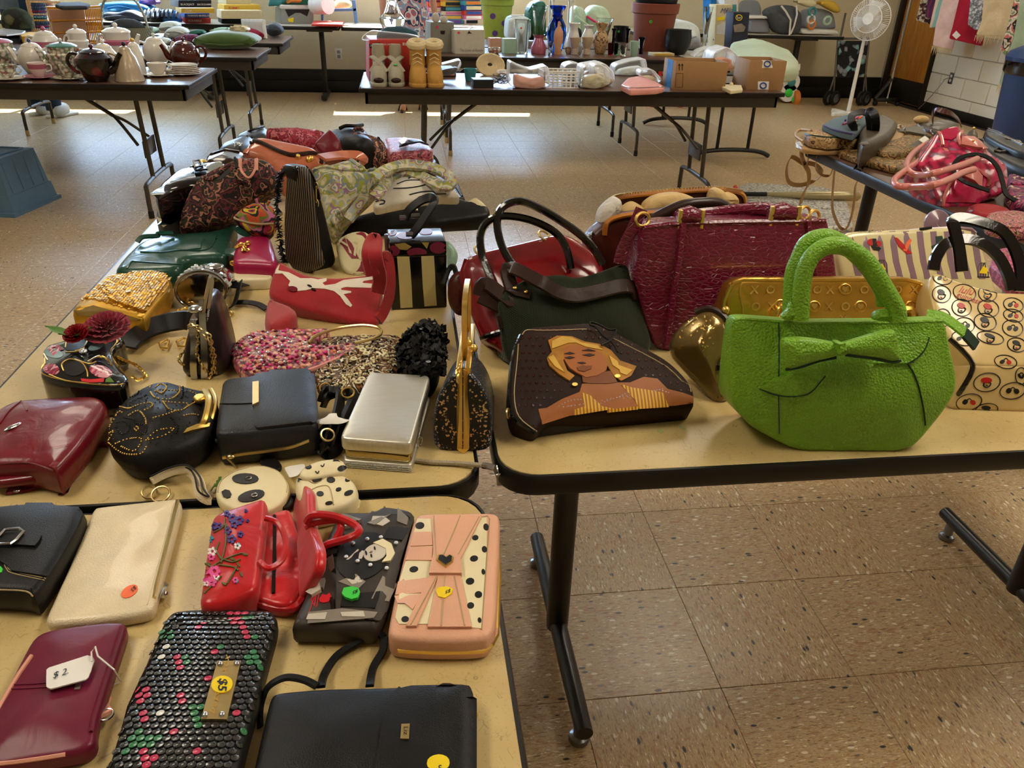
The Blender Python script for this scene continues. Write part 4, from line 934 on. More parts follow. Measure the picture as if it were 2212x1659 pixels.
for x,y in ((1170,325),(1190,345),(1215,370),(1195,240),(1180,560),(1155,580),(1225,285),(1120,410)):zz['ivory'].torus(t.sf.P(*c1('f',x,y),.003),.0045,.002,(0,0,1),10,5)
for i in range(260):
    x,y=random.uniform(840,1510),random.uniform(225,600);zz[random.choice(('stitch','photo_black','rope'))].ball(t.sf.P(*c1('f',x,y),.001),.0022,n=5,m=3)
for k,m in zz.items():
    if m.v:t.part('bead_field',m,k,kind='stuff')
# --- 17 black ruffled pouch
t=lay('ruffled_pouch','black ruffled chiffon pouch with a few sequins behind the silver clutch','bag',c('f','1478,240 1540,150 1640,110 1740,112 1800,140 1780,260 1745,500 1600,520 1500,490 1462,310'),.05,'black_soft',r=.02,rc=.03,puff=.02)
rf=MB()
for i in range(340):
    x,y=random.uniform(1470,1790),random.uniform(115,505);p,n=t.sf.hit(*c1('f',x,y));a=random.uniform(0,2*PI)
    u=n.orthogonal().normalized();u=Matrix.Rotation(a,3,n) @ u;w=n.cross(u);s=random.uniform(.006,.012)
    rf.grid(lambda q,r_:p+u*((q-.5)*2*s)+w*((r_-.3)*s*.9)+n*(.001+r_*s*.8+.002*math.sin(q*9+i)),4,2)
t.part('ruffle',rf,'black_soft',kind='stuff')
for x,y in ((1620,148),(1665,462),(1700,170)):t.part('sequin',MB().lathe([(0,.001),(.004,.0006),(.0042,0)],t.sf.P(*c1('f',x,y),.01),10),'silver')
# --- 18 mask purse with flowers
M('carnation','#8e1030',.6,sheen=.3);M('rose_red','#8c1018',.45);M('leaf_green','#4f7a2c',.5);M('mask_pink','#b3455f',.25,coat=.5,kind='paisley',scale=60,pal=['#b3455f','#d99aa6','#7d1f38']);M('mask_teal','#7f9aa0',.15,.3,coat=.6)
t=lay('mask_purse','glossy black mask shaped purse with red roses and gold trim','bag',c('e','345,370 400,322 530,292 700,236 860,232 1000,240 1050,252 1058,290 1000,330 962,390 970,440 1030,520 1105,595 1060,672 960,686 700,668 520,640 400,602 332,565 340,500 376,440'),.055,'black_gloss',r=.01,rc=.016,puff=.012,R=.04)
t.part('eye_hole',t.sf.decal(ell('e',640,335,105,50,-12),.001,8),'photo_black');t.part('eye_hole',t.sf.decal(ell('e',640,540,95,62,-8),.001,8),'photo_black')
for x,y,rx,ry,a in ((440,330,60,35,-15),(440,545,70,48,10),(860,565,100,50,15),(840,240,80,18,5)):t.part('rose_print',t.sf.decal(ell('e',x,y,rx,ry,a),.001,8),'mask_pink')
for x,y,rx,ry,a in ((460,410,80,38,10),(820,350,70,30,-20)):t.part('foil_print',t.sf.decal(ell('e',x,y,rx,ry,a),.0007,8),'mask_teal')
for s in ('560,360 580,300 680,280 740,300 700,370 640,390','545,560 530,500 600,460 700,490 745,560 750,610','760,300 860,260 910,275 880,310 800,330','560,400 680,390 720,360','750,480 850,430 930,470 950,510','640,460 760,500 820,480','420,590 560,640 760,665','890,330 960,290 1010,260'):t.part('gold_trim',t.sf.line(c('e',s),.0011,n=4),'gold')
for s in ('356,390 390,440 352,510 345,560 400,598 520,632 700,662 960,680 1050,668','1040,262 990,325 945,385 960,450 1015,530 1085,600'):t.part('stitching',t.sf.line(c('e',s),.001,n=4),'gold')
t.part('lip_print',t.sf.decal(c('e','690,625 780,632 890,622 885,655 780,660 700,650'),.001,8),'lip_red');t.part('leaf_print',t.sf.decal(c('e','905,630 940,612 980,658 900,658'),.001,8),'leaf_green');t.part('gem',MB().ball(t.sf.P(*c1('e',710,405),.003),.006,(1,1,.6)),'rhinestone')
def blossom(t,name,ctr,R,layers,mat,upv=V((0,-.35,1))):
    q=upv.to_track_quat('Z','Y').to_matrix()
    for L in range(layers):
        n=9-L;rad=R*(1-L/layers*.8);tilt=.25+L*.95/layers;mb=MB()
        for i in range(n):
            a=2*PI*(i+L*.4)/n
            def fn(u,v,a=a,rad=rad,tilt=tilt):
                ang=a+(u-.5)*1.1;rr=rad*v;z=rr*math.sin(tilt)*(1+.15*math.sin(u*16+i))+L*R*.08;return V(ctr)+q @ V((math.cos(ang)*rr*math.cos(tilt),math.sin(ang)*rr*math.cos(tilt),z))
            mb.grid(fn,7,3)
        t.part(name,mb,mat,kind='stuff')
blossom(t,'carnation_petals',t.sf.P(*c1('e',925,190),.012),.038,6,'carnation');blossom(t,'rose_petals',t.sf.P(*c1('e',650,225),.012),.02,6,'rose_red',V((-.1,-.5,1)))
for x,y,a,l in ((520,225,2.9,.035),(680,240,5.2,.024),(740,210,.4,.02),(600,235,4.0,.02)):
    p=t.sf.P(*c1('e',640,235),.012);d=V((math.cos(a),math.sin(a)*.8,.15));s=d.cross(V((0,0,1))).normalized()
    t.part('leaf',MB().grid(lambda u,v:p+d*(l*(.3+u))+s*((v-.5)*l*.55*math.sin(PI*min(u+.08,1)))+V((0,0,.006*u+.004*abs(v-.5))),7,4),'leaf_green')
t.part('chain_strap',chain([at(*c1('e',x,y),TZ+z) for x,y,z in ((1000,440,.04),(1080,475,.02),(1150,500,.008),(1210,545,.006),(1250,600,.006),(1180,640,.006),(1120,600,.01))],.0012,.007),'gold',kind='stuff')
# --- 19 wine folded wallet
t=lay('wallet','wine red leather folded wallet with a silver oval badge','wallet',c('e','-60,880 100,800 260,776 780,752 868,770 910,820 882,885 700,1150 482,1395 440,1385 250,1330 0,1338 -160,1340 -180,1000'),.045,'wine_leather',r=.012,rc=.02,puff=.006,wr=.003)
t.part('badge',MB().ball(t.sf.P(*c1('e',112,1042),.0015),.012,(1.0,.32,.2),M=Matrix.Rotation(.95,3,'Z')),'silver');stitches(t,'e','0,1010 80,900 150,840 200,800','wine_leather',.0012);stitches(t,'e','0,1352 250,1345 430,1400 465,1410','wine_leather',.0012)
t.part('inner_fold',slab(flat(TZ+.024),c('e','-100,1420 0,1390 250,1370 330,1390 400,1440 300,1460 0,1500 -100,1500'),.012,.004,.008),'wine_leather')
t.part('wrist_strap',MB().ribbon(P3('640,1198,3 750,1190,3 860,1182,3 925,1186,3','e'),.009,.003,(0,0,1)),'wine_leather');ws=t.part('wrist_strap',MB().ribbon(P3('400,1480,6 330,1530,3 240,1560,3 150,1575,3 60,1585,3','e'),.012,.003,(0,0,1)),'wine_leather');t.part('rivet',MB().ball(at(*c1('e',148,1576),TZ+.005),.0045,(1,1,.5)),'silver',parent=ws)
t.part('clasp',MB().tube(P3('85,1540,8 95,1500,14 130,1470,20','e'),.003,6),'silver')
# --- 20 black velvet beaded purse
t=lay('beaded_purse','black velvet drawstring purse beaded with gold flowers and a brass frame','bag',c('e','890,1060 915,930 980,810 1150,690 1300,622 1450,610 1560,645 1700,680 1830,705 1855,800 1835,960 1785,1050 1700,1120 1500,1200 1200,1270 1050,1240 935,1160'),.05,'black_soft',r=.02,rc=.03,puff=.02,wr=.004)
g1,g2=MB(),MB()
for s in ('1280,700 1330,640 1430,625 1520,670 1530,740 1450,800 1330,790 1285,740','1330,700 1370,670 1420,700 1380,750 1340,730','1390,820 1480,830 1600,840 1560,890 1450,890 1390,820','1100,940 1180,900 1240,960 1250,1010','1250,1150 1340,1070 1480,1050 1400,1110 1260,1150','990,1180 1100,1140 1210,1140 1150,1240 1030,1200','930,1170 1050,1260 1200,1265 1250,1210','900,1050 920,960 980,830','1010,860 1100,880 1180,850 1280,830 1300,860 1220,900','1150,1050 1170,1035 1185,1050 1165,1068 1150,1050','1590,870 1680,820 1730,815','1570,940 1640,930 1700,940','900,1120 970,1070 930,1150','1640,690 1700,710 1760,730','1310,960 1420,930 1500,900'):beadline(t.sf,c('e',s),.0014,.003,g1,5,3)
for s in ('1000,1000 1060,990 1110,1040 1060,1100 1010,1070 985,1020','1180,1010 1250,1030 1240,1090 1180,1090','1060,960 1130,970 1170,1010','1460,960 1520,1030 1500,1100','1200,690 1170,760 1100,790','1560,680 1560,760 1540,800','950,880 1000,900 980,940'):beadline(t.sf,c('e',s),.0013,.0028,g2,5,3)
for i in range(120):
    x,y=random.uniform(930,1780),random.uniform(640,1220);g2.ball(t.sf.P(*c1('e',x,y),0),.0011,n=5,m=3)
t.part('gold_beading',g1,'gold',kind='stuff');t.part('jet_beading',g2,'black_gloss',kind='stuff')
t.part('brass_frame',MB().tube(P3('1745,735,52 1780,800,60 1770,900,58 1740,1000,50 1700,1040,40','e'),.005,8),'gold');t.part('brass_frame',MB().tube(P3('1800,720,44 1835,800,48 1825,900,46 1790,1020,36','e'),.0035,8),'gold');t.part('clasp',slab(flat(TZ+.062),ell('e',1700,772,58,28,-10),.008,.003,.01),'gold');t.part('clasp',t.sf.decal(c('e','1590,1060 1680,1030 1780,1015 1770,1045 1640,1080 1560,1100'),.004),'gold')
# --- 21 kiss lock handbag seen end on
M('plum_leather','#241a1e',.3,kind='leather',bump=.2,coat=.2);M('nickel','#b9b3a6',.22,1.0,bump=.05)
t=up('handbag','dark plum kiss lock handbag with silver frame, handle and hanging chain','bag',c('c','1068,1455 1075,1330 1115,1130 1170,960 1225,820 1300,770 1368,820 1422,950 1490,1200 1515,1350 1485,1440 1400,1495 1200,1520'),c1('c',1080,1500),c1('c',1480,1480),.10,'plum_leather',lean=8,r=.02,rc=.03,puff=.012,R=.04)
pl=t.pl
for x0,x1,y1 in ((1215,1205,1540),(1285,1290,1540)):t.part('frame_bar',MB().ribbon(cr([t.sf.P(*c1('c',x0+(x1-x0)*k+8,790+(y1-790)*k),.006) for k in (0,.25,.5,.75,1)],4),.012,.006,pl.n),'nickel')
tp=pl.P(*c1('c',1260,800))+V((0,.02,.01));hd=pl.P(*c1('c',1345,585));t.part('handle',MB().ribbon(cr([pl.P(*c1('c',x,y)) for x,y in ((1262,1000),(1280,900),(1310,740),(1345,590),(1362,600),(1340,760),(1325,850))],6),.011,.005,(-.9,-.3,0)),'nickel')
t.part('clasp_ball',MB().ball(pl.P(*c1('c',1222,850))+pl.n*.008,.01,(1.2,1,.6)),'silver');t.part('jewel_strip',beadline(t.sf,c('c','1330,870 1320,930 1300,990'),.002,.003),'rhinestone',kind='stuff')
ch=MB()
for s in ('1100,1440 1110,1300 1130,1130 1200,1020 1260,1010 1330,1100 1340,1250 1390,1400 1430,1470','1240,1020 1310,1120 1370,1280 1360,1400 1330,1560','1250,1030 1270,1150 1260,1260 1310,1380 1340,1480'):chain(cr([t.sf.P(*p,.01) for p in c('c',s)],4),.0012,.007,ch)
t.part('chain',ch,'pale_gold',kind='stuff')
ps=P3('590,1200,16 660,1120,20 800,1030,24 960,980,26 1100,960,30 1165,965,34','c');t.part('wide_strap',MB().ribbon(ps,.036,.004,(0,-.75,.6)),'black_leather')
for x,y in ((930,1165),(1085,1150)):t.part('strap_ring',MB().tube([at(*c1('c',x+a,y+b),TZ+.006) for a,b in ((-40,0),(-25,45),(25,45),(45,-20),(20,-30))],.0022,6,True),'gold')
# --- 22 gold mesh clutch
M('gold_mesh','#dba83c',.38,.85,var=.2);M('gold_lining','#7b6220',.5)
t=lay('clutch_bag','gold metal mesh clutch with a rounded flap','bag',c('c','92,852 135,785 400,562 480,532 660,532 860,522 960,546 1000,582 965,680 760,925 735,935 560,905 300,865 120,868'),.05,'gold_mesh',r=.014,rc=.016,puff=.004)
t.part('flap',t.sf.decal(c('c','640,548 860,530 950,550 985,582 940,690 760,900 620,850 450,790 420,750 450,690'),.005,7,rc=5),'gold_mesh');sq2=MB()
poly=np.array(c('c','130,810 400,575 480,545 860,535 960,555 985,585 950,680 750,900 560,850 300,770 200,780'))
A0=at(*c1('c',640,700),TZ+.05);ux=(at(*c1('c',900,560),TZ+.05)-at(*c1('c',700,830),TZ+.05)).normalized();uy=V((-ux.y,ux.x,0))
for i in range(-26,27):
    for j in range(-26,27):
        q=A0+ux*(i*.0056)+uy*(j*.0052);u=pix(q)
        if inside_mask(poly,np.array([u]))[0]:
            h,n=t.sf.hit(*u);inf=inside_mask(np.array(c('c','640,548 860,530 950,550 985,582 940,690 760,900 620,850 450,790 420,750 450,690')),np.array([u]))[0]
            sq2.box((-.0024,-.0021,-.001),(.0024,.0021,.0007),0,Matrix.Translation(h+n*(.0055 if inf else .001)) @ Matrix.Rotation(math.atan2(ux.y,ux.x),4,'Z') @ Matrix.Rotation(random.uniform(-.25,.25),4,'X') @ Matrix.Rotation(random.uniform(-.25,.25),4,'Y'))
t.part('mesh_scales',sq2,'gold_mesh',smooth=0,kind='stuff');t.part('logo_plate',t.sf.decal(c('c','590,738 640,728 635,742 600,748'),.0085),'pale_gold')
t.part('mouth_lining',t.sf.decal(c('c','125,880 300,835 560,905 720,955 690,962 400,950 160,915'),.002,6),'gold_lining')
t.part('chain_strap',chain(P3('725,960,12 700,1010,5 640,1055,4 720,1040,5 850,985,8 950,930,14 1060,870,10 1140,850,10 1100,900,6 980,930,5 900,960,5','c'),.0013,.006),'gold',kind='stuff')
# --- 23 silver drum bag
M('mirror_silver','#c4c2c0',.06,1.0,bump=0)
t=up('drum_bag','round mirrored silver drum bag set with jewels','bag',ell('c',1262,690,232,172,0,28),c1('c',1130,862),c1('c',1400,858),.075,'mirror_silver',lean=8,r=.004,rc=.001)
pl=t.pl;ring=[pl.P(*p)+pl.n*.001 for p in ell('c',1262,690,232,172,0,36)];t.part('rim',MB().tube(ring,.0025,6,True),'silver')
jl=MB()
cc_=sum((pl.P(*p) for p in ell('c',1262,690,232,172,0,8)),V())/8;rad=(pl.P(*c1('c',1262,518))-cc_).length
for i in range(60):
    a=random.uniform(.1,PI-.1);s=random.uniform(.01,.07);d=pl.u*math.cos(a)+pl.v*math.sin(a)
    rx=abs((pl.P(*c1('c',1494,690))-cc_).length);p=cc_+pl.u*math.cos(a)*rx+pl.v*math.sin(a)*rad-pl.n*s;jl.ball(p,random.choice((.002,.003,.005)),n=6,m=4)
t.part('jewels',jl,'rhinestone',kind='stuff');t.part('medallion',MB().ball(cc_+pl.v*(rad+.001)-pl.n*.035+pl.u*.02,.016,(1.2,1,.35)),'silver')
t.part('ribbon_strap',MB().ribbon(P3('1500,620,20 1580,640,24 1700,630,10 1860,615,8','c'),.02,.002,(0,-.6,.8)),'black_soft');t.part('ribbon_strap',MB().ribbon(P3('1610,620,26 1590,720,20 1560,810,10 1520,850,6','c'),.018,.002,(-.7,-.3,.6)),'black_soft');t.part('ribbon_strap',MB().ribbon(P3('1560,800,6 1680,800,10 1780,820,8 1850,860,5','c'),.014,.002,(0,-.3,1)),'black_soft')
t.part('chain',chain(P3('1410,920,4 1440,850,12 1480,820,10 1500,880,5 1540,900,5 1480,930,4','c'),.0013,.008),'pale_gold',kind='stuff')
# --- 24 green leather bag
M('teal_leather','#1d4a3c',.3,kind='wrinkle',bump=.25,var=.25,coat=.25)
t=lay('handbag','dark green leather flat satchel lying beside the silver drum bag','bag',c('c','485,500 495,470 560,385 690,262 820,205 1000,178 1380,152 1585,84 1560,150 1505,330 1480,375 1300,385 1110,392 1080,490 900,505 600,512'),.045,'teal_leather',r=.014,rc=.02,puff=.008,wr=.004,wf=14)
t.part('flap_seam',t.sf.line(c('c','720,350 900,355 1080,335 1240,340 1350,310 1400,200 1390,150'),.0016,n=5),'teal_leather');t.part('flap_seam',t.sf.line(c('c','600,500 640,440 720,440 1000,460 1080,460'),.0016,n=5),'teal_leather');t.part('logo_tab',t.sf.decal(c('c','1150,285 1290,240 1260,320 1130,335'),.002),'teal_leather')
t.part('strap',MB().ribbon(P3('690,260,50 740,215,58 870,205,56 880,185,60 1010,178,56','c'),.012,.004,(0,-.5,.8)),'teal_leather');t.part('strap_tab',MB().ribbon(P3('1590,130,60 1640,170,58 1700,200,50','c'),.022,.004,(0,-.3,1)),'teal_leather');t.part('strap_tab',MB().ribbon(P3('1470,350,40 1560,350,44 1640,390,40','c'),.028,.004,(0,-.3,1)),'teal_leather')
# --- 25 magenta chain bag
M('magenta_leather','#a3174a',.33,bump=.1,var=.1,coat=.15)
t=lay('handbag','magenta leather flap bag with a gold chain strap','bag',c('c','1535,440 1558,262 1595,205 1855,186 1888,215 1950,425 1932,456 1700,440'),.05,'magenta_leather',r=.012,rc=.02,puff=.006)
t.part('inner_body',slab(flat(TZ+.024),c('c','1550,530 1600,470 1900,470 1900,560 1870,590 1560,600'),.024,.004,.01),'ivory');t.part('chain_strap',chain(P3('1545,450,40 1620,455,42 1700,448,42 1780,455,42 1860,470,40 1890,500,30','c'),.0022,.012),'gold',kind='stuff');t.part('chain_strap',chain([t.sf.P(*p,.004) for p in c('c','1570,280 1620,300 1690,285 1660,310 1640,350 1690,350')],.002,.009),'gold',kind='stuff')
# --- 26 red felt bag with reindeer
M('red_felt','#a90d1d',.85,kind='fabric',bump=.5,sheen=.4,scale=.8);M('white_felt','#e6ddcb',.85,kind='fabric',bump=.3)
t=heap('felt_bag','red felt bag with a white reindeer head applique',c('d','122,560 165,472 280,545 400,605 620,628 820,612 1000,590 1030,620 1052,700 1030,820 1022,975 1005,1020 800,1000 560,950 300,870 70,790 90,660'),c1('d',560,1020),TZ+.01,62,.04,'red_felt',r=.008,rc=.016,puff=.004,wr=.005,wf=12)
t.part('side_gusset',slab(flat(TZ+.05),c('d','70,790 300,870 330,935 200,1000 90,1062 38,1000 48,880'),.05,.012,.02),'red_felt');t.part('rim_band',t.sf.decal(c('d','122,560 150,500 175,520 160,580'),.001),'white_felt')
hd=t.part('reindeer_applique',t.sf.decal(c('d','130,540 250,590 350,640 450,640 500,650 575,640 575,662 540,680 560,700 650,688 720,655 850,640 1005,622 1000,645 890,665 880,680 1000,690 1000,722 850,720 740,715 700,725 700,740 785,750 785,765 720,775 760,820 795,870 780,885 740,860 690,790 640,750 560,730 470,725 400,742 330,748 280,740 250,700 265,665 200,600 120,575'),.0016,9),'white_felt',label='white felt reindeer head')
t.part('nose',t.sf.decal(ell('d',287,733,42,22,8),.003,9),'wine_leather',parent=hd)
for x,y in ((430,708),(465,738)):t.part('eye',t.sf.decal(ell('d',x,y,22,8,25,8),.003,99),'dot_black',parent=hd)
t.part('strap',MB().ribbon(P3('970,610,110 945,520,130 935,420,150 960,330,160 990,310,162 985,420,150 1005,520,130 1030,640,100 1010,760,70','d'),.026,.004,(0,-1,.3)),'red_felt');t.part('strap',MB().ribbon(P3('1020,640,80 1060,480,120 1100,470,120 1120,620,90 1110,800,50 1060,930,20 1020,990,10','d'),.024,.004,(.6,-.8,.2)),'red_felt')
# --- 27 striped box bag
M('lacquer_black','#0d0d0e',.18,coat=.4);M('lacquer_cream','#cdbf83',.22,coat=.4,bump=.05);M('rose_mauve','#7c2a45',.22,coat=.4);M('leaf_gold','#a8904a',.22,coat=.4)
t=up('box_bag','hard box bag with black and cream stripes and painted roses','bag',c('d','1128,452 1600,432 1600,886 1132,910'),c1('d',1132,910),c1('d',1600,886),.085,'lacquer_black',lean=0,r=.002,rc=.003)
for s in ('1175,452 1280,450 1290,560 1300,700 1308,884 1205,890 1195,700','1382,448 1490,444 1500,600 1505,740 1515,868 1410,876 1395,700'):t.part('stripe',t.sf.decal(c('d',s),.0008,12),'lacquer_cream')
pl=t.pl;ld=slab(pl,c('d','1108,332 1596,318 1600,434 1125,452'),.085,.002,.003);lo=t.part('lid',ld,'lacquer_black');sl_=SF(ld)
for x,y,rx,ry in ((1150,400,50,45),(1345,415,85,38),(1525,375,72,50)):
    rr=t.part('rose',sl_.decal(ell('d',x,y,rx,ry),.0008,10),'rose_mauve',parent=lo)
t.part('painted_leaf',sl_.decal(c('d','1155,345 1240,335 1300,365 1260,395 1200,390'),.0009,10),'leaf_gold',parent=lo);t.part('painted_leaf',sl_.decal(c('d','1385,330 1450,330 1430,385 1410,360'),.0009,10),'leaf_gold',parent=lo)
for x,y,rx,ry in ((1120,245,55,30),(1250,275,80,30),(1420,240,60,26)):t.part('rose',sl_.decal(ell('d',x,y,rx,ry),.0008,10),'rose_mauve',parent=lo)
t.part('strap',MB().ribbon(cr([pl.P(*c1('d',x,y))-pl.n*z for x,y,z in ((1300,300,.02),(1360,230,.02),(1440,130,.03),(1500,60,.04),(1520,40,.05),(1490,20,.06),(1400,50,.06),(1300,130,.06),(1265,210,.06))],6),.02,.004,(-.6,-.6,.5)),'black_leather')
for x,y,z in ((1295,288,.02),(1255,195,.06),(1360,180,.06)):t.part('strap_post',MB().tube([pl.P(*c1('d',x,y))-pl.n*z-pl.u*.008,pl.P(*c1('d',x,y))-pl.n*z+pl.u*.008],.005,8),'steel')
t.part('hinge',MB().box((-.006,-.004,-.02),(.002,.006,.02),.002,Matrix.Translation(pl.P(*c1('d',1105,390))-pl.n*.03)),'steel')
# --- 28 striped script pouch
M('barn_red','#7d1e2d',.4,bump=.05);M('old_cream','#c9bd92',.45,bump=.1)
t=heap('pouch','cream and red striped vintage pouch with script lettering',c('d','640,312 770,232 900,222 968,280 1005,420 1010,560 900,600 785,608 700,545'),c1('d',860,600),TZ+.004,55,.03,'old_cream',r=.008,rc=.02,puff=.006,cat='pouch')
for s in ('820,232 890,225 960,300 980,360 930,340','670,330 740,290 790,340 850,470 790,470','880,480 1000,440 1005,550 900,595 800,600'):t.part('stripe',t.sf.decal(c('d',s),.001,9),'barn_red')
t.part('script_lettering',t.sf.text('Airline',c1('d',655,350),(52,32),(-10,-60),.002,shear=.3),'old_cream',label='cream script lettering')
# --- 29 tall black pinstriped dome bag
M('pinstripe','#0f0e0d',.5,kind='stripes',scale=70,col2='#7d6a52',var=.82,bump=.3)
t=up('dome_bag','tall black dome bag with pinstriped sides and clip hooks','bag',c('F','616,400 618,376 628,361 645,358 655,372 664,420 672,480 680,540 690,575 660,592 632,584 614,556 612,480'),(612,572),(665,593),.02,'pinstripe',lean=4,r=.006,rc=.012,puff=.004)
pl=t.pl;g2=slab(standpx((655,593),(727,575),TZ,4),c('F','632,360 664,357 676,372 690,410 706,470 720,530 729,566 716,581 662,593 655,540 650,470 645,400'),.05,.008,.012,.004);t.part('front_gusset',g2,'black_leather');sg=SF(g2)
t.part('piping',MB().tube(sg.path(c('F','640,362 655,380 664,430 674,500 684,560 676,586'),.001),.003,6),'black_gloss');t.part('zipper',sg.line(c('F','660,360 672,375 684,405 690,430'),.0025,.001),'black_gloss')
for x in (659,680):
    hk=[sg.P(*c1('a',1880+(x-659)*5.2,y),.004) for y in (835,880,930,980,1040)];t.part('clip_hook',MB().tube(hk,.0022,6).torus(hk[0],.006,.0016,pl.n).torus(hk[-1],.008,.0018,pl.n),'pale_gold')
fs=MB()
for p in cr([pl.P(*q)+V((0,.02,0)) for q in c('F','616,370 602,385 597,420 598,480 604,540 616,575')],10):
    for k in range(7):d=V((random.uniform(-1,1),random.uniform(-1,1),random.uniform(-1,.4))).normalized();fs.tube([p,p+d*.012],[.0022,.0004],4)
t.part('fringed_strap',fs,'black_soft',kind='stuff')
# --- 30..33 heap at the left
M('dark_paisley','#2b1f1c',.75,kind='paisley',scale=30,bump=.3,pal=['#1a1512','#5c1f2a','#1f1a14','#8a4a46','#23301c','#3a2a1c','#a5705c','#1b1512']);M('bright_floral','#a3274b',.7,kind='paisley',scale=16,bump=.2,pal=['#a3274b','#c8b12a','#1a1512','#c4502a','#6d7a2a','#b8688a','#2a1a1c'])
M('cream_stripe','#cbbf9a',.4)
t=lay('handbag','black and cream two tone bag at the table edge under the paisley tote','bag',c('a','72,1120 105,1050 200,985 440,940 700,900 700,1150 420,1240 200,1210 110,1180'),.07,'black_leather',r=.02,rc=.02,puff=.004)
sfv=t.sf;t.part('cream_band',sfv.decal(c('a','110,1215 230,1150 330,1100 370,1100 360,1200 250,1290 190,1330 140,1280'),.002,8),'cream_stripe');t.part('zipper',t.sf.line(c('a','85,1120 120,1060 220,1005 440,965'),.0035,.002),'cream_stripe')
t=lay('handbag','black patent flap bag with a buckle below the brown bags','bag',c('a','65,900 92,812 300,632 550,562 830,520 960,495 960,700 700,760 500,780 300,830 180,900 100,960'),.07,'black_gloss',z0=TZ+.075,r=.02,rc=.02,puff=.006)
t.part('strap',MB().ribbon([t.sf.P(*p,.008) for p in c('a','560,560 600,620 640,690')],.03,.004,(0,-.2,1)),'black_gloss');t.part('buckle',MB().tube([t.sf.P(*p,.012) for p in c('a','555,600 630,590 650,660 575,680')],.0025,6,True),'silver');t.part('turn_lock',MB().ball(t.sf.P(*c1('a',655,572),.006),.008,(1.4,1,.5)),'gold')
M('brown_patent','#2c1712',.2,kind='wrinkle',bump=.3,coat=.4);M('salmon_patent','#c26f51',.2,kind='wrinkle',bump=.35,coat=.5,scale=.7,var=.2)
t=lay('handbag','dark brown patent bag in the heap beside the salmon bag','bag',c('a','648,465 720,400 900,372 1110,380 1200,420 1100,520 900,540 640,520'),.09,'brown_patent',z0=TZ+.06,r=.03,rc=.02,puff=.008);t.part('flap',t.sf.decal(c('a','660,465 730,410 900,382 1100,392 1090,430 800,450'),.004),'brown_patent')
t=lay('handbag','black leather bag with jewelled trim behind the dark brown bag','bag',c('a','822,335 850,300 1050,230 1200,200 1290,240 1250,330 1120,385 900,372 840,362'),.09,'black_leather',z0=TZ+.05,r=.03,rc=.02,puff=.006);jb=MB()
for i in range(20):jb.ball(t.sf.P(*c1('a',1030+random.uniform(0,110),320+random.uniform(0,50)),.001),.003,n=5,m=3)
t.part('jewelled_trim',jb,'rhinestone',kind='stuff')
t=lay('handbag','black leather shoulder bag at the far end left of the red paisley bag','bag',c('a','1022,205 1150,150 1300,105 1380,98 1450,130 1450,200 1250,250 1100,240'),.09,'black_leather',z0=TZ+.01,r=.03,rc=.02);t.part('strap',MB().tube(cr([t.sf.P(*p,.006) for p in c('a','1030,210 1130,165 1250,190 1380,150')],5),.004,6),'black_leather')
t=heap('tote_bag','dark paisley quilted tote slumped over the green satchel',c('a','330,1290 360,1130 470,870 560,740 700,640 940,530 1050,470 1200,480 1350,490 1450,560 1530,680 1500,800 1420,900 1200,1020 1000,1150 980,1250 740,1310 390,1400 350,1390'),c1('a',600,1380),TZ+.05,25,.12,'dark_paisley',r=.025,rc=.03,puff=.02,wr=.016,wf=9)
t.part('top_seam',t.sf.line(c('a','600,700 760,760 960,600 1020,640 1080,760 1180,800 1160,900'),.005,.001,6),'dark_paisley');t.part('binding',t.sf.line(c('a','1000,440 1050,520 1070,640'),.005,.002,6),'black_soft');t.part('zip_opening',t.sf.decal(c('a','780,780 800,690 960,600 985,680 880,760'),.001,6),'black_soft')
for s in ('1110,500 1110,650 1200,740 1280,640 1280,500','1090,520 1080,650','1300,520 1300,660'):t.part('embroidered_border',t.sf.line(c('a',s),.003,.001,5),'pink_trim')
t=heap('pouch','bright floral cloth pouch with orange and yellow flowers',c('a','985,1190 1150,1060 1300,1005 1480,1050 1515,1180 1500,1300 1420,1420 1250,1400 1080,1290'),c1('a',1250,1410),TZ+.06,40,.05,'bright_floral',r=.012,rc=.03,puff=.012,wr=.006,cat='pouch');t.part('zipper',t.sf.line(c('a','1000,1200 1100,1250 1300,1290 1490,1290'),.003,.001),'stitch');t.part('wrist_loop',MB().tube(cr([t.sf.P(*p,.01) for p in c('a','1290,1000 1320,860 1420,810 1480,850 1470,980')],6),.004,6),'bright_floral')
# --- 34 salmon patent bag
t=heap('handbag','shiny salmon patent leather bag with gold studs',c('a','1130,400 1200,285 1320,212 1700,290 1960,340 2080,430 2100,510 2070,575 1900,590 1700,640 1560,720 1420,560 1340,490 1080,430'),c1('a',1560,700),TZ+.1,62,.09,'salmon_patent',r=.02,rc=.03,puff=.014,wr=.012,wf=10)
t.part('flap_edge',t.sf.line(c('a','1200,290 1350,330 1550,420 1700,470 1850,460 1980,455 2060,500 2060,570'),.006,.002,6),'brown_patent');t.part('strap',MB().ribbon(P3('2070,500,180 2200,480,175 2330,470,170 2500,475,165 2560,520,160 2530,560,150','a'),.03,.006,(0,-.6,.7)),'salmon_patent')
for x,y in ((1790,495),(1915,530),(1950,520)):t.part('stud',MB().ball(t.sf.P(*c1('a',x,y),.002),.008),'gold')
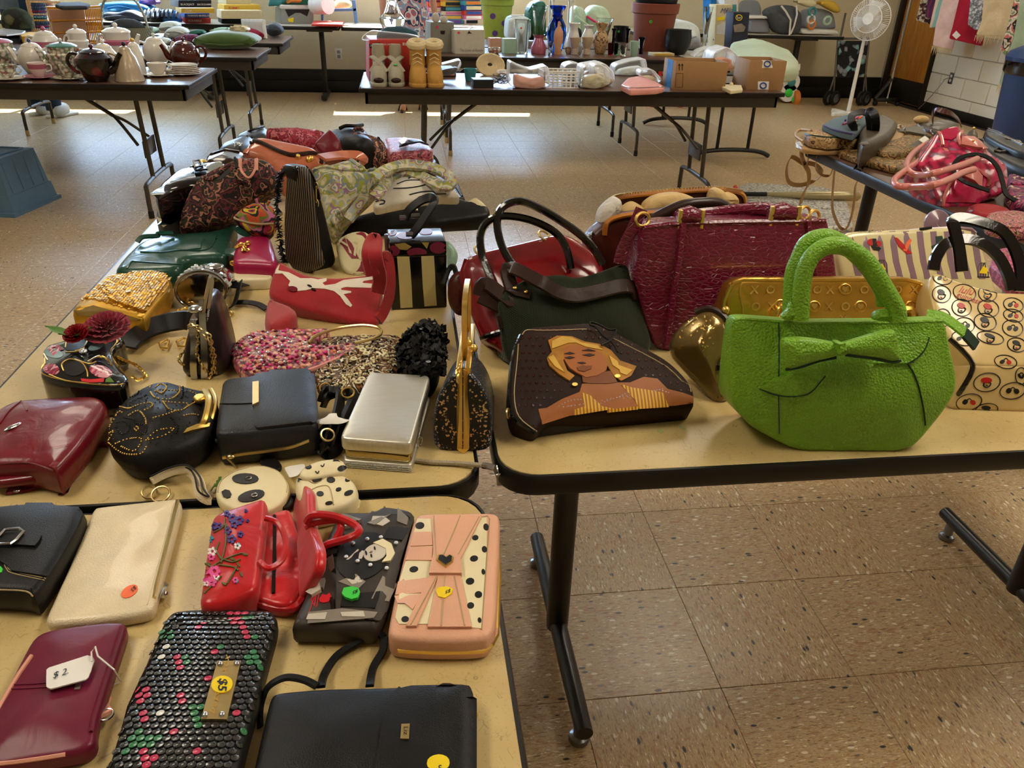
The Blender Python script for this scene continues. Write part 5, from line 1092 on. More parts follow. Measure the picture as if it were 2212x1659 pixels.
# --- 35 red paisley bag and box bag
M('red_paisley','#8e1a30',.6,kind='paisley',scale=34,bump=.3,pal=['#8e1a30','#b84a5c','#6d0f22','#c9707c','#7d1428','#9c2a40']);M('crimson','#6e0f20',.4,bump=.2)
t=heap('tote_bag','crimson paisley cloth tote at the far end of the table',c('a','1388,195 1395,102 1600,95 1800,98 2000,128 2130,150 2050,260 1960,335 1700,285 1400,212'),c1('a',1700,300),TZ+.12,55,.14,'red_paisley',r=.025,rc=.03,puff=.012,wr=.012,wf=12)
t.part('inner_panel',t.sf.decal(c('a','1400,195 1405,110 1790,105 1840,130 1600,190'),.001,7),'crimson');t.part('clip',MB().ball(t.sf.P(*c1('a',1985,105),.012),.012),'steel')
t=heap('box_purse','dark crimson stiff purse leaning by the paisley backpack',c('b','92,310 180,220 270,142 340,200 398,285 385,395 300,430 205,440 140,380'),c1('b',210,440),TZ+.12,35,.09,'crimson',r=.008,rc=.008,puff=.004);t.part('edge_piping',MB().tube(t.sf.path(c('b','95,308 180,222 270,146 335,200 392,285'),.001),.003,6),'red_paisley')
t=lay('tote_bag','black nylon tote at the far end behind the paisley backpack','bag',c('b','230,155 330,122 620,92 690,112 745,200 800,260 600,280 400,240'),.11,'black_soft',z0=TZ+.02,r=.03,rc=.03,puff=.006,wr=.006);t.part('handle',MB().tube(cr([t.sf.P(*p,.01) for p in c('b','400,180 460,120 560,105 640,140')],5),.006,6),'black_soft')
M('tan_paisley','#4a3228',.75,kind='paisley',scale=34,bump=.35,pal=['#1c1512','#a8705a','#241a16','#c08a70','#2a1c17','#6c4034','#1a1412'])
t=heap('backpack','black and tan paisley quilted backpack near the far corner',c('b','350,225 480,170 600,152 800,205 880,260 940,400 980,490 900,530 780,540 700,500 600,470 400,420 335,350'),c1('b',780,540),TZ+.06,50,.11,'tan_paisley',r=.02,rc=.03,puff=.02,wr=.01,wf=12)
t.part('zipper',t.sf.line(c('b','480,360 600,290 720,290 740,340'),.005,.001),'black_soft');t.part('top_handle',MB().tube(cr([t.sf.P(*p,.012) for p in c('b','560,200 580,150 630,160 650,210')],5),.006,6),'tan_paisley');t.part('side_binding',t.sf.line(c('b','830,230 890,300 950,440 970,490'),.005,.001),'black_soft')
M('pink_paisley','#a3485a',.45,kind='paisley',scale=40,bump=.15,pal=['#b06070','#8e3a4a','#c98a90','#6d2230','#a85364','#4a2026'])
t=lay('laptop_bag','pink paisley padded case with a black strap at the far corner','bag',c('b','880,250 1100,236 1310,256 1400,310 1450,372 1440,398 1200,412 960,430 930,400'),.05,'pink_paisley',z0=TZ+.045,r=.012,rc=.02,puff=.004);t.part('zipper',MB().tube([p-V((0,0,.025)) for p in t.sf.path(c('b','965,430 1200,413 1440,398 1450,372'),.002)],.004,6),'gold')
t.part('strap',MB().ribbon(P3('1110,340,105 1180,300,122 1280,290,118 1360,320,104','b'),.03,.005,(0,-.2,1)),'black_soft');t.part('buckle',t.sf.decal(c('b','1065,330 1120,290 1160,300 1110,375'),.012),'silver')
t=lay('handbag','black bag lying under the pink paisley case','bag',c('b','730,570 1000,540 1300,500 1480,480 1500,520 1440,590 1100,600 800,600'),.04,'black_leather',z0=TZ,r=.01,rc=.02);t.part('strap',MB().ribbon(P3('1460,470,44 1500,520,20 1520,580,-10 1480,590,-30','b'),.015,.003,(1,0,0)),'black_soft')
# --- 39..41 quilted tote, white tote, black tote
M('garden_quilt','#a09a72',.8,kind='paisley',scale=22,bump=.6,pal=['#b3ab8a','#8a8f3a','#75808a','#bdb594','#8d6a86','#a5a052','#9aa2a0','#c2b89a']);M('white_cotton','#d9d2c4',.8,kind='wrinkle',bump=.4,scale=.7);M('nylon','#0e0f12',.45,kind='wrinkle',bump=.3,scale=.7)
t=heap('tote_bag','large flat black nylon tote overhanging the table edge',c('b','330,1290 500,1140 800,1060 1000,1005 1400,930 1650,895 1800,935 1860,960 1940,900 2030,980 2100,1045 2102,1130 1950,1160 1700,1190 1500,1220 1200,1260 900,1280 500,1350 290,1380'),c1('b',1000,1290),TZ+.022,60,.07,'nylon',r=.012,rc=.02,puff=.008,wr=.006,wf=10)
t.part('zipper_pull',MB().tube([t.sf.P(*p,.006) for p in c('b','1255,1010 1268,1100')],.0025,5),'pale_gold');t.part('side_fold',t.sf.decal(c('b','1850,950 1940,905 2060,1030 1990,1030'),.002),'cream_stripe')
t=lay('tote_bag','black quilted nylon bag under the white cotton tote','bag',c('b','1450,600 1620,605 1700,650 1800,880 1830,940 1600,940 1450,800'),.05,'nylon',z0=TZ+.005,r=.012,rc=.03,wr=.004);t.part('quilting',t.sf.line(c('b','1560,620 1680,760 1780,920'),.003,.001),'nylon')
t=heap('tote_bag','white cotton tote printed with thin black line drawings',c('b','820,680 1100,640 1400,660 1560,700 1700,830 1780,920 1500,905 1200,950 950,1000 780,1040 760,980 860,800'),c1('b',1000,1030),TZ+.1,66,.03,'white_cotton',r=.008,rc=.03,puff=.012,wr=.008,wf=12)
for s in ('760,1000 850,965 900,970 890,1000 840,1010','1180,900 1300,870 1420,860 1470,880 1430,920','1000,830 1200,820 1350,790 1390,760','1170,720 1230,690 1290,710','1040,780 1150,740 1300,735','1450,860 1480,910','1280,930 1400,900 1600,890'):t.part('line_drawing',t.sf.line(c('b',s),.0014,.0012,4),'ink')
t=heap('tote_bag','quilted garden print tote with padded loop handle',c('b','52,615 110,558 300,520 510,452 600,520 700,600 900,592 820,660 760,760 640,870 500,1000 400,1130 330,1230 262,1290 205,1050 140,850'),c1('b',300,1260),TZ+.06,48,.10,'garden_quilt',r=.02,rc=.03,puff=.02,wr=.014,wf=10)
for s in ('60,620 200,580 400,620 600,625 780,620','330,1230 320,1140 420,1060 560,940 700,800','510,455 600,560 690,620'):t.part('binding',t.sf.line(c('b',s),.005,.002,6),'garden_quilt')
t.part('handle',MB().ribbon(cr([t.sf.P(*c1('b',400,1150),.02),t.sf.P(*c1('b',620,900),.03)]+[at(*c1('b',x,y),TZ+z) for x,y,z in ((800,700,.17),(950,600,.175),(1150,555,.175),(1400,580,.17),(1580,650,.16),(1660,730,.15),(1620,800,.14),(1500,775,.145),(1300,680,.15),(1120,630,.16),(960,700,.15),(850,850,.14),(780,930,.13))],6),.028,.009,(0,-.7,.7)),'garden_quilt')
# ================================================================ bags on the right hand beige table
M('red_leather','#7d0d16',.22,bump=.1,coat=.35,var=.12);M('olive_canvas','#2a3122',.85,spec=.15,kind='fabric',bump=.4,scale=.6,sheen=.2);M('brown_strap','#2e1a14',.42,spec=.25,kind='wrinkle',bump=.15,coat=.15);M('print_brown','#27160f',.6,spec=.2,bump=.1,var=.15);M('croc','#6d1030',.26,kind='croc',bump=.9,coat=.3);M('cognac','#4a1c12',.35,kind='wrinkle',bump=.2,var=.3);M('tan_tape','#b06d1c',.5);M('kraft_paper','#cdae78',.8,kind='wrinkle',bump=.6);M('tissue','#d6d0c2',.7,kind='wrinkle',bump=.6)
M('gold_vinyl','#7a6231',.22,.5,kind='wrinkle',bump=.2,coat=.5);M('gold_patent','#d9a844',.24,.85,kind='wrinkle',bump=.3,scale=.5);M('green_pebble','#7db22c',.36,kind='pebble',bump=.75,coat=.15,var=.1);M('green_edge','#1f3b2c',.5)
M('icon_cream','#dfc184',.25,coat=.4,bump=.05);M('icon_red','#bf2119',.4);M('lilac','#8d7180',.3,coat=.4,bump=.05);M('vinyl_cream','#dccf9c',.28,coat=.4,bump=.05)
# --- 42 red satchel
t=heap('satchel','glossy dark red satchel with black rolled handles',c('g','197,705 230,625 320,582 640,512 960,432 1080,442 1250,560 1372,720 1340,900 1100,1150 800,1370 560,1410 480,1340 370,1270 262,1000 200,790'),c1('g',560,1420),TZ+.03,48,.11,'red_leather',yaw=-14,r=.02,rc=.03,puff=.016)
for s in ('500,1000,6 440,840,8 385,690,12 378,560,24 440,485,36 560,458,42 760,482,40 950,560,34 1040,660,24 1080,785,6','675,815,6 590,720,14 530,610,26 512,490,40 560,405,50 690,372,54 850,420,48 1000,480,36 1160,570,26 1260,660,18 1330,752,6'):
    t.part('handle',MB().tube(cr([t.pl.P(*c1('g',float(a.split(',')[0]),float(a.split(',')[1])))+t.pl.n*(.014+float(a.split(',')[2])/1000) for a in s.split()],6),.0068,8),'black_gloss')
for x,y in ((345,550),(860,425),(500,1005)):t.part('handle_ring',MB().torus(t.sf.P(*c1('g',x,y),.004),.011,.0022,(.4,-.4,.8)),'pale_gold')
t.part('side_strap',t.sf.line(c('g','380,1285 460,1265 540,1240'),.005,.002,6),'black_gloss');t.part('edge_piping',MB().tube(t.sf.path(c('g','225,640 212,780 270,1000 378,1268 490,1335'),.001),.0035,6),'red_leather')
M('mint_silk','#8fb09c',.5,kind='wrinkle',bump=.4)
t=heap('handbag','dark brown leather bag wedged between the striped box and red satchel',c('d','1612,780 1620,660 1660,600 1720,560 1770,640 1795,800 1770,960 1690,960 1630,880'),c1('d',1700,960),TZ+.01,20,.05,'cognac',r=.015,rc=.02,puff=.01);t.part('strap',MB().tube(cr([t.sf.P(*p,.012) for p in c('d','1620,700 1605,560 1640,460 1700,420 1740,470')],5),.005,6),'black_soft')
t=heap('scarf','pale green silk scarf hanging behind the striped box bag',c('d','1590,300 1640,330 1700,420 1690,500 1650,570 1605,550 1602,420'),c1('d',1650,575),TZ+.02,30,.02,'mint_silk',cat='scarf',r=.006,rc=.02,wr=.008);t.part('fold',t.sf.line(c('d','1610,360 1650,420 1640,520'),.004,.001),'mint_silk')
# --- 43 olive canvas tote
t=up('tote_bag','olive canvas tote with a riveted brown leather strap','bag',c('g','512,1010 552,925 740,822 1000,782 1130,820 1340,762 1500,702 1540,722 1562,820 1640,1000 1742,1335 1700,1440 1200,1520 700,1560 600,1500 556,1400 530,1200'),(1105,806),(1400,768),.08,'olive_canvas',lean=22,taper=(1,.2),r=.012,rc=.016,puff=.014,wr=.008,wf=10)
q=[t.sf.P(*c1('g',x,y),h) for x,y,h in ((760,960,.004),(600,915,.012),(470,900,.01),(400,880,.03),(345,960,.035),(340,1060,.035),(420,1140,.02),(530,1170,.01))]
t.part('strap',MB().ribbon(cr([t.sf.P(*c1('g',x,y),h) for x,y,h in ((350,960,.03),(400,850,.03),(500,805,.03),(620,815,.03),(800,880,.025),(950,940,.015),(1100,965,.012),(1300,930,.012),(1450,885,.012),(1560,890,.008),(1625,950,.004))],6),.026,.004,t.pl.n+V((0,0,.4))),'brown_strap');t.part('strap',MB().ribbon(cr([t.sf.P(*c1('g',x,y),h) for x,y,h in ((350,960,.03),(330,1060,.03),(400,1130,.02),(530,1165,.006))],6),.024,.004,t.pl.n),'brown_strap')
tb=t.part('strap_tab',t.sf.decal(c('g','440,860 560,880 760,915 745,985 640,960 460,925'),.005,8),'brown_strap')
for x,y in ((628,900),(718,935)):t.part('rivet',MB().ball(t.sf.P(*c1('g',x,y),.007),.004,(1,1,.6)),'gold',parent=tb)
# --- 44 bag printed with a portrait
A,B=at(*c1('h',540,985),TZ+.035),at(*c1('h',1690,880),TZ+.035);yw=math.degrees(math.atan2(B.y-A.y,B.x-A.x))
t=heap('handbag','brown bag printed with a blonde woman in a gold halter dress',c('h','300,285 360,232 560,218 860,192 960,215 1060,262 1300,390 1500,500 1640,640 1702,745 1706,845 1690,868 1300,905 900,940 540,965 480,1020 430,1090 300,1010 250,960 216,800 240,500'),c1('h',540,985),TZ+.035,64,.05,'print_brown',yaw=yw,r=.01,rc=.02,puff=.01,R=.05)
t.part('base_gusset',slab(standpx(c1('h',430,1135),c1('h',1580,975),TZ,12),c('h','432,1130 480,1050 540,972 900,945 1300,910 1688,872 1660,915 1580,972 1300,1005 900,1060'),.02,.004,.006),'black_grain',label='dark grey base')
def pr(mat,off,*ss):
    for s in ss:t.part('print',t.sf.decal(c('h',s) if isinstance(s,str) else s,off,10,sink=.0006),mat)
M('pr_hair','#b4791f',.5,var=.45,scale=1.5);M('pr_hairlight','#dcae4a',.5,var=.3);M('pr_skin','#a8622c',.5,var=.2);M('pr_skindark','#7d4218',.5);M('pr_gold','#a86a12',.45,kind='stripes',scale=60,col2='#e0b040',var=.5,bump=0);M('pr_dark','#2a120a',.5)
pr('pr_skin',.0016,'520,890 640,820 780,765 800,700 1090,690 1180,690 1290,645 1400,660 1480,740 1600,770 1680,800 1690,850 1540,870 1060,900 700,950 480,1020 450,900')
pr('pr_gold',.0024,'800,770 860,790 960,880 1060,900 740,945 740,905 820,880','1100,700 1190,730 1330,750 1440,770 1490,880 1250,895 1220,830','1000,905 1250,880 1240,900 1000,925')
pr('pr_skindark',.0026,'800,640 1030,600 1080,690 1010,700 860,700 805,690')
pr('pr_hair',.0030,'530,360 600,325 720,330 820,370 940,390 1030,440 1100,520 1230,565 1190,640 1110,680 1050,640 1000,560 820,420 680,430 650,520 680,600 740,640 700,680 620,630 540,560 520,500 560,450')
pr('pr_skin',.0034,'650,420 700,400 800,410 900,430 960,480 1000,560 990,600 920,640 830,655 760,620 700,580 655,510')
pr('pr_hairlight',.0042,'560,370 640,335 720,345 790,380 690,385 630,405 560,430','700,365 820,385 920,400 960,440 830,415','530,500 570,480 620,560 660,620 580,570','1010,480 1080,530 1100,600 1040,560','1090,560 1200,600 1150,640 1100,620')
pr('pr_dark',.0044,'655,470 700,455 740,470 700,475','795,445 850,430 905,450 850,448','660,502 700,490 740,500 700,512','800,480 855,468 900,480 855,492','760,540 800,535 830,545 795,552')
pr('pr_skindark',.0046,'755,580 800,562 830,568 878,565 870,590 815,612 770,605')
for x,y in ((740,710),(1080,645)):t.part('print',t.sf.decal(ell('h',x,y,24,14,0,8),.004,99),'gold')
fl=MB()
for i in range(26):
    for j in range(11):
        x,y=300+i*56+(j%2)*28,270+j*60
        if inside_mask(np.array([(330,280),(560,250),(860,220),(1060,290),(1500,520),(1680,750),(1600,760),(1480,720),(1400,640),(1280,630),(1240,560),(1100,480),(960,370),(800,320),(600,310),(500,360),(500,560),(620,660),(700,720),(600,800),(500,880),(300,900),(250,800),(270,500)]),np.array([(x,y)]))[0]:
            for a in (0,60,120):t.sf.decal(ell('h',x,y,13,2.4,a,6),.0009,99,fl,sink=.0003)
t.part('flower_print',fl,'cognac',kind='stuff');sg=MB()
for s in ('615,878 700,835 800,825 838,842 800,860 640,885','650,885 760,870 900,845 1040,815','930,865 1000,835 1100,800 1180,760 1260,742 1270,765 1180,790 1080,810','1130,815 1240,780 1360,755 1440,742','1180,815 1280,770 1330,775 1300,790 1400,750 1495,772'):beadline(t.sf,c('h',s),.0015,.0042,sg,5,3)
t.part('rhinestone_script',sg,'rhinestone',kind='stuff',label='looping script in tiny rhinestones')
stitches(t,'h','310,300 365,245 560,230 850,205',r=.0009);stitches(t,'h','300,320 285,520 262,780 300,960 440,1075',r=.0009);stitches(t,'h','1070,280 1500,520 1680,750',r=.0009);t.part('piping',MB().tube(t.sf.path(c('h','300,290 270,420 240,560 222,800 252,955 300,1008 425,1088'),0),.004,6),'black_gloss')
t.part('zipper_cord',MB().tube(cr([t.sf.P(*c1('h',x,y),.008) for x,y in ((945,415),(1020,375),(1060,300),(1030,230),(960,185),(885,160),(870,200),(900,280),(960,350),(1030,400),(1075,472))],6),.0016,6),'black_soft');t.part('zipper_pull',MB().torus(t.sf.P(*c1('h',245,935),.006),.007,.0016,(1,-.4,.3)),'pale_gold')
# --- 45 crocodile tote
t=up('tote_bag','burgundy crocodile embossed tote with gold handle hardware','bag',c('F','1388,491 1446,483 1580,478 1722,476 1788,474 1802,540 1815,640 1816,745 1440,762 1416,750 1396,700 1372,600'),(1412,760),(1790,742),.12,'croc',lean=7,r=.008,rc=.008,puff=.008,taper=(1,.6))
t.part('pleat',t.sf.line(c('F','1474,484 1466,560 1452,650 1440,750'),.006,.002,6),'croc');t.part('pleat',t.sf.line(c('F','1745,478 1752,540 1760,600'),.005,.002,6),'croc');t.part('top_binding',MB().tube(t.sf.path(c('F','1390,492 1446,484 1580,480 1722,478 1786,476'),-.001),.005,6),'croc')
for x0,x1,y in ((1470,1515,470),(1668,1722,462)):t.part('handle_roll',MB().tube([t.pl.P(x0,y)-t.pl.n*.01,t.pl.P((x0+x1)/2,y-4)-t.pl.n*.01,t.pl.P(x1,y+2)-t.pl.n*.01],[.013,.016,.013],10),'croc');[t.part('hardware',MB().box((-.003,-.004,-.02),(.003,.004,.018),.001,Matrix.Translation(t.pl.P(x,y+6)-t.pl.n*.002)),'gold') for x in (x0-1,x1+2)]
t.part('handle',MB().tube(cr([t.pl.P(x,y)-t.pl.n*d for x,y,d in ((1722,470,.02),(1680,463,.06),(1600,478,.09),(1500,490,.09))],5),.012,8),'croc');t.part('shoulder_strap',MB().ribbon(cr([t.pl.P(x,y)-t.pl.n*.02 for x,y in ((1395,455),(1375,500),(1355,540),(1345,575))],5),.022,.004,t.pl.n),'croc')
for x,y in ((1392,476),(1745,462),(1765,470)):t.part('clip_hook',MB().torus(t.pl.P(x,y)-t.pl.n*.01,.011,.0028,(.5,-.8,.3),sx=1.5),'gold')
# --- 46 brown satchel stuffed with paper
t=up('satchel','brown leather satchel with orange zip open and stuffed with paper','bag',c('F','1302,506 1304,462 1316,438 1350,425 1450,415 1545,411 1600,417 1614,436 1612,500 1606,620 1340,640'),(1335,640),(1600,622),.02,'cognac',z0=TZ,lean=3,r=.006,rc=.012,part='back_panel')
pl=t.pl;FP=PL(pl.o+V((0,-.10,0)),pl.u,pl.v);fb=slab(FP,c('F','1266,525 1300,490 1340,470 1400,461 1480,456 1560,452 1612,446 1616,500 1606,640 1330,660 1290,600'),.05,.012,.02,.012,wr=.004);t.part('front_panel',fb,'cognac');t.part('zipper_tape',MB().ribbon(cr([FP.P(*p) for p in c('F','1306,508 1312,480 1345,466 1400,460 1480,455 1560,450 1610,444')],5),.010,.004,(0,-.4,1)),'tan_tape');t.part('zipper_tape',MB().ribbon(cr([pl.P(*p) for p in c('F','1302,480 1306,455 1320,434 1350,424 1450,414 1545,410 1600,417 1612,436')],5),.012,.004,(0,-.4,1)),'tan_tape')
zt=MB()
for p in cr([pl.P(*p)+V((0,-.004,.006)) for p in c('F','1304,455 1318,434 1350,424 1450,414 1545,410 1600,417')],16):zt.box(tuple(p-V((.0012,.002,.002))),tuple(p+V((.0012,.002,.002))))
t.part('zipper_teeth',zt,'pale_gold',kind='stuff');t.part('handle',MB().tube(cr([FP.P(*p)+V((0,-.01,0)) for p in c('g','1595,500 1640,420 1720,340 1850,270 2000,215 2200,205 2300,240 2330,300')],6),.011,10),'brown_strap')
def wad(name,label,k,pts,plane,mat,dep=.05):t.part(name,slab(plane,c(k,pts),dep,.015,.02,.02,R=.03,wr=.03,wf=22),mat,label=label)
MP=PL(pl.o+V((0,-.05,0)),pl.u,pl.v);wad('paper_wad','tan packing paper','g','1510,300 1560,250 1620,225 1680,260 1720,330 1540,340',MP,'kraft_paper');wad('paper_wad','tan packing paper','g','1680,330 1700,240 1780,180 1900,155 2000,155 2130,200 2080,280 1800,340',MP,'kraft_paper');wad('paper_wad','white tissue','g','1320,380 1340,300 1400,230 1470,185 1510,210 1500,300 1420,380 1370,460 1345,440',PL(pl.o+V((0,-.085,0)),pl.u,pl.v),'tissue');wad('paper_wad','tan packing paper','F','1540,445 1550,415 1565,410 1580,425 1592,420 1604,432 1600,450',MP,'kraft_paper')
for x,y in ((1245,490),(1225,500)):t.part('buckle',MB().torus(FP.P(*c1('g',x,y)),.009,.002,(.8,-.6,0)),'steel')
# --- 47 gold vinyl kiss lock purse
t=heap('purse','bronze gold vinyl round kiss lock purse beside the green handbag',c('h','1482,385 1540,265 1650,165 1760,105 1850,110 1945,180 1985,300 1995,500 1992,760 1960,845 1870,868 1800,815 1700,700 1560,545 1500,480'),c1('h',1870,868),TZ,26,.045,'gold_vinyl',yaw=-25,r=.02,rc=.03,puff=.03,R=.06)
t.part('frame',t.sf.line(c('h','1700,130 1780,85 1870,95 1940,170 1975,300 1965,420 1900,560'),.006,.003,8),'brown_strap');t.part('rhinestone_trim',beadline(t.sf,c('h','1880,100 1945,175 1982,290 1978,400 1940,470'),.003,.005),'rhinestone',kind='stuff')
for x,y in ((1905,55),(1935,75)):t.part('clasp_ball',MB().ball(t.sf.P(*c1('h',x,y+40),.012),.007),'gold')
t.part('strap_end',t.sf.line(c('h','1955,480 1920,540 1885,590'),.004,.004,6),'black_soft')
fl=MB()
for i in range(40):
    x,y=random.gauss(1760,70),random.gauss(270,90);t.sf.decal(ell('h',x,y,random.uniform(5,12),random.uniform(3,7),random.uniform(0,180),6),.0008,99,fl,sink=.0003)
t.part('gold_print',fl,'gold',kind='stuff')
# --- 48 gold XO bag
t=up('clutch_bag','long metallic gold bag embossed with X, O and heart letters','bag',c('F','1556,690 1568,640 1580,612 1602,602 1690,602 1960,602 1996,608 2016,630 2028,670 2030,800 1580,812'),(1580,812),(2030,800),.09,'gold_patent',lean=12,taper=(1,.4),r=.018,rc=.02,puff=.012,R=.05)
for s,x,y in (('X',262,706),('O',372,706),('X',492,706),('O',705,706),('X',800,706),('O',1040,706),('O',1275,706),('X',1400,706),('O',1520,706),('O',268,825),('X',385,825),('O',480,820),('X',605,825),('X',790,825),('O',905,825),('X',1275,825),('X',895,915),('X',1275,915),('X',1500,915)):
    t.part('embossed_letter',t.sf.text(s,c1('i',x,y),(25,0),(2,-25),.0012,bold=.02),'gold')
for x,y in ((628,672),(940,672),(720,795),(1048,795),(1408,795),(1540,795),(480,785)):
    h=t.part('embossed_heart',t.sf.decal(c('i',' '.join('%d,%d'%(x+a,y+b) for a,b in ((0,24),(-22,0),(-20,-16),(-8,-18),(0,-8),(8,-18),(20,-16),(22,0)))),.0012,8),'gold');t.part('ring',MB().tube([t.sf.P(*p,.001) for p in ell('i',x,y+2,40,38)],.0009,4,True),'gold',parent=h)
t.part('end_seam',t.sf.line(c('i','205,625 190,700 210,800 215,860'),.0014,n=5),'gold');t.part('top_piping',MB().tube(t.sf.path(c('F','1572,632 1584,612 1604,604 1690,604 1960,604 1994,610'),-.001),.004,6),'gold_patent')
t.part('handle_loop',MB().tube(cr([t.pl.P(*c1('i',x,y))+t.pl.n*.02 for x,y in ((1290,810),(1350,800),(1370,830),(1365,900))],4),.006,6),'gold');t.part('clip_hook',MB().torus(t.sf.P(*c1('i',455,840),.01),.012,.003,(.5,-.8,0),sx=.6),'gold')
t.part('gusset_piping',MB().tube(t.sf.path(c('F','1558,690 1566,650 1580,616'),.001),.004,6),'gold')
# --- 49 green handbag with bow
t=up('handbag','bright green pebbled leather handbag with a bow and rolled handles','bag',c('F','1582,690 1602,686 1680,692 1740,697 1935,695 2042,690 2050,735 2070,815 2068,850 2040,895 1992,955 1970,973 1930,980 1730,978 1692,962 1625,925 1586,880 1580,780'),(1700,978),(1960,980),.13,'green_pebble',lean=12,r=.012,rc=.014,puff=.022,R=.09,taper=(1,.22))
pl=t.pl
t.part('seam',t.sf.line(c('F','1682,694 1683,760 1682,850 1684,955'),.0008,n=5),'green_edge')
t.part('seam',t.sf.line(c('i','1375,1190 1430,1280 1470,1400 1500,1550 1510,1640'),.0012,n=5),'green_edge');t.part('top_edge',MB().tube(t.sf.path(c('F','1584,692 1602,688 1680,694 1740,699 1935,697 2040,692'),-.001),.0025,6),'green_pebble')
for s,e in (('330,1375 450,1300 560,1260 780,1190 890,1190 820,1290 720,1380 600,1425 500,1425','330,1375 420,1410 500,1425 600,1425 690,1400 790,1290'),('1330,1045 1420,1030 1525,1018 1500,1090 1440,1160 1375,1200 1150,1200','1525,1018 1490,1110 1430,1170 1370,1205')):t.part('bow_tail',t.sf.decal(c('i',s),.004,8),'green_pebble');t.part('tail_edge',t.sf.line(c('i',e),.001,.004,5),'green_edge')
bp=PL(pl.o+pl.n*.05,pl.u,pl.v)
for s,dd in (('490,1040 600,1022 740,1035 880,1060 920,1075 920,1140 880,1165 760,1190 640,1230 540,1258 520,1200',.022),('920,1072 1000,1050 1160,1000 1300,962 1325,1000 1338,1100 1350,1185 1280,1190 1140,1165 960,1145',.022)):t.part('bow_loop',slab(bp,c('i',s),dd,.008,.016,.008,R=.05),'green_pebble')
t.part('bow_knot',slab(PL(pl.o+pl.n*.062,pl.u,pl.v),c('i','892,1062 950,1060 965,1100 955,1158 905,1160 912,1100'),.03,.008,.01,.006),'green_pebble')
for s in ('530,1255 640,1235 770,1192 890,1168','960,1150 1140,1172 1290,1200 1352,1190'):t.part('bow_edge',MB().tube(cr([bp.P(*p)-bp.n*.006 for p in c('i',s)],4),.0022,5),'green_edge')
for dz,xs in ((0.0,'560,860 565,760 570,640 590,520 640,420 720,360 800,345 880,360 980,420 1060,510 1130,620 1190,720 1230,800 1235,870'),(-.024,'540,880 545,760 560,560 600,450 650,350 740,305 830,310 940,370 1060,480 1150,600 1200,700 1210,780')):
    q=[pl.P(*p)+pl.n*(.03+dz) for p in c('i',xs)];t.part('handle',MB().tube(cr(q,5),.0115,12),'green_pebble')
for s in ('480,880 545,820 560,760 600,800 655,840 655,895 560,905','1145,900 1160,850 1190,830 1260,820 1300,850 1312,910 1230,910'):t.part('handle_tab',slab(PL(pl.o+pl.n*.034,pl.u,pl.v),c('i',s),.016,.005,.01,.004),'green_pebble')
t.part('zipper_strap',MB().ribbon(cr([pl.P(*c1('i',x,y))-pl.n*d for x,y,d in ((1660,900,.05),(1740,905,.04),(1800,950,.03),(1860,1010,.02))],5),.02,.003,(0,-.5,.9)),'green_pebble');t.part('zipper_pull',MB().ribbon([pl.P(*c1('i',x,y))-pl.n*.02 for x,y in ((1850,1005),(1895,1055),(1935,1100))],.018,.004,(.3,-.8,.4)),'green_edge')
# --- 50 cream bag with little pictures in ovals
fpl=standpx((2053,885),(2300,893),TZ,14)
t=T('handbag','cream vinyl bag printed with small pictures in ovals, black handles','bag',at(2170,890,TZ));fb=slab(fpl,c('F','2053,885 2100,787 2212,790 2330,794 2330,894 2212,892'),.14,.006,.008,.002,shear=(-.03,0,0));t.part('lower_body',fb,'icon_cream')
Bp=fpl.P(2105,787);tpl=stand(Bp.x,Bp.y,Bp.z,math.degrees(math.atan2(fpl.u.y,fpl.u.x)),52);ub=slab(tpl,c('F','2100,790 2055,740 2022,690 2006,625 2012,592 2030,588 2060,603 2148,630 2212,632 2330,640 2330,798 2212,792'),.07,.006,.012,.004);t.part('upper_body',ub,'icon_cream');sf=SF(ub,fb)
t.part('piping',MB().tube(cr([sf.P(*p,.002) for p in c('F','2052,732 2080,760 2100,785 2095,810 2072,850 2055,884')],5),.004,6),'black_gloss')
ov=ell
def oval(k,x,y,rx,ry,a,kind):
    rim=t.part('oval',MB().tube([sf.P(*p,.0006) for p in ell(k,x,y,rx,ry,a,22)],.0008,4,True),'dot_black')
    if kind=='t':
        t.part('script',sf.text('lulu',c1(k,x-48,y-6),(22,5),(5,-20),.001,shear=.4),'icon_red',parent=rim);t.part('script',sf.text('guinness',c1(k,x-62,y+26),(15,5),(4,-16),.001,shear=.4),'icon_red',parent=rim);return
    m=MB()
    if kind in 'hr':
        sf.decal(ell(k,x-4,y-14,rx*.42,ry*.32,a+10,12),.001,99,m);t.part('picture',m,'icon_red' if kind=='r' else 'dot_black',parent=rim)
        t.part('picture',sf.line([c1(k,x+p,y+q) for p,q in ((-20,4),(-24,24),(-6,36),(18,26),(26,6),(10,2))],.0011,n=4),'dot_black',parent=rim);t.part('picture',sf.decal(ell(k,x-2,y+22,9,4,20,7),.001,99),'icon_red' if kind=='h' else 'dot_black',parent=rim)
    else:
        t.part('picture',sf.decal(ell(k,x-rx*.3,y,rx*.24,ry*.3,a-30,9),.001,99),'dot_black',parent=rim);t.part('picture',sf.decal(ell(k,x+rx*.3,y+4,rx*.22,ry*.32,a+30,9),.001,99),'icon_red' if kind=='c' else 'dot_black',parent=rim);t.part('picture',sf.line([c1(k,x-18,y-8),c1(k,x+4,y-24),c1(k,x+22,y-6)],.0008,n=4),'dot_black',parent=rim)
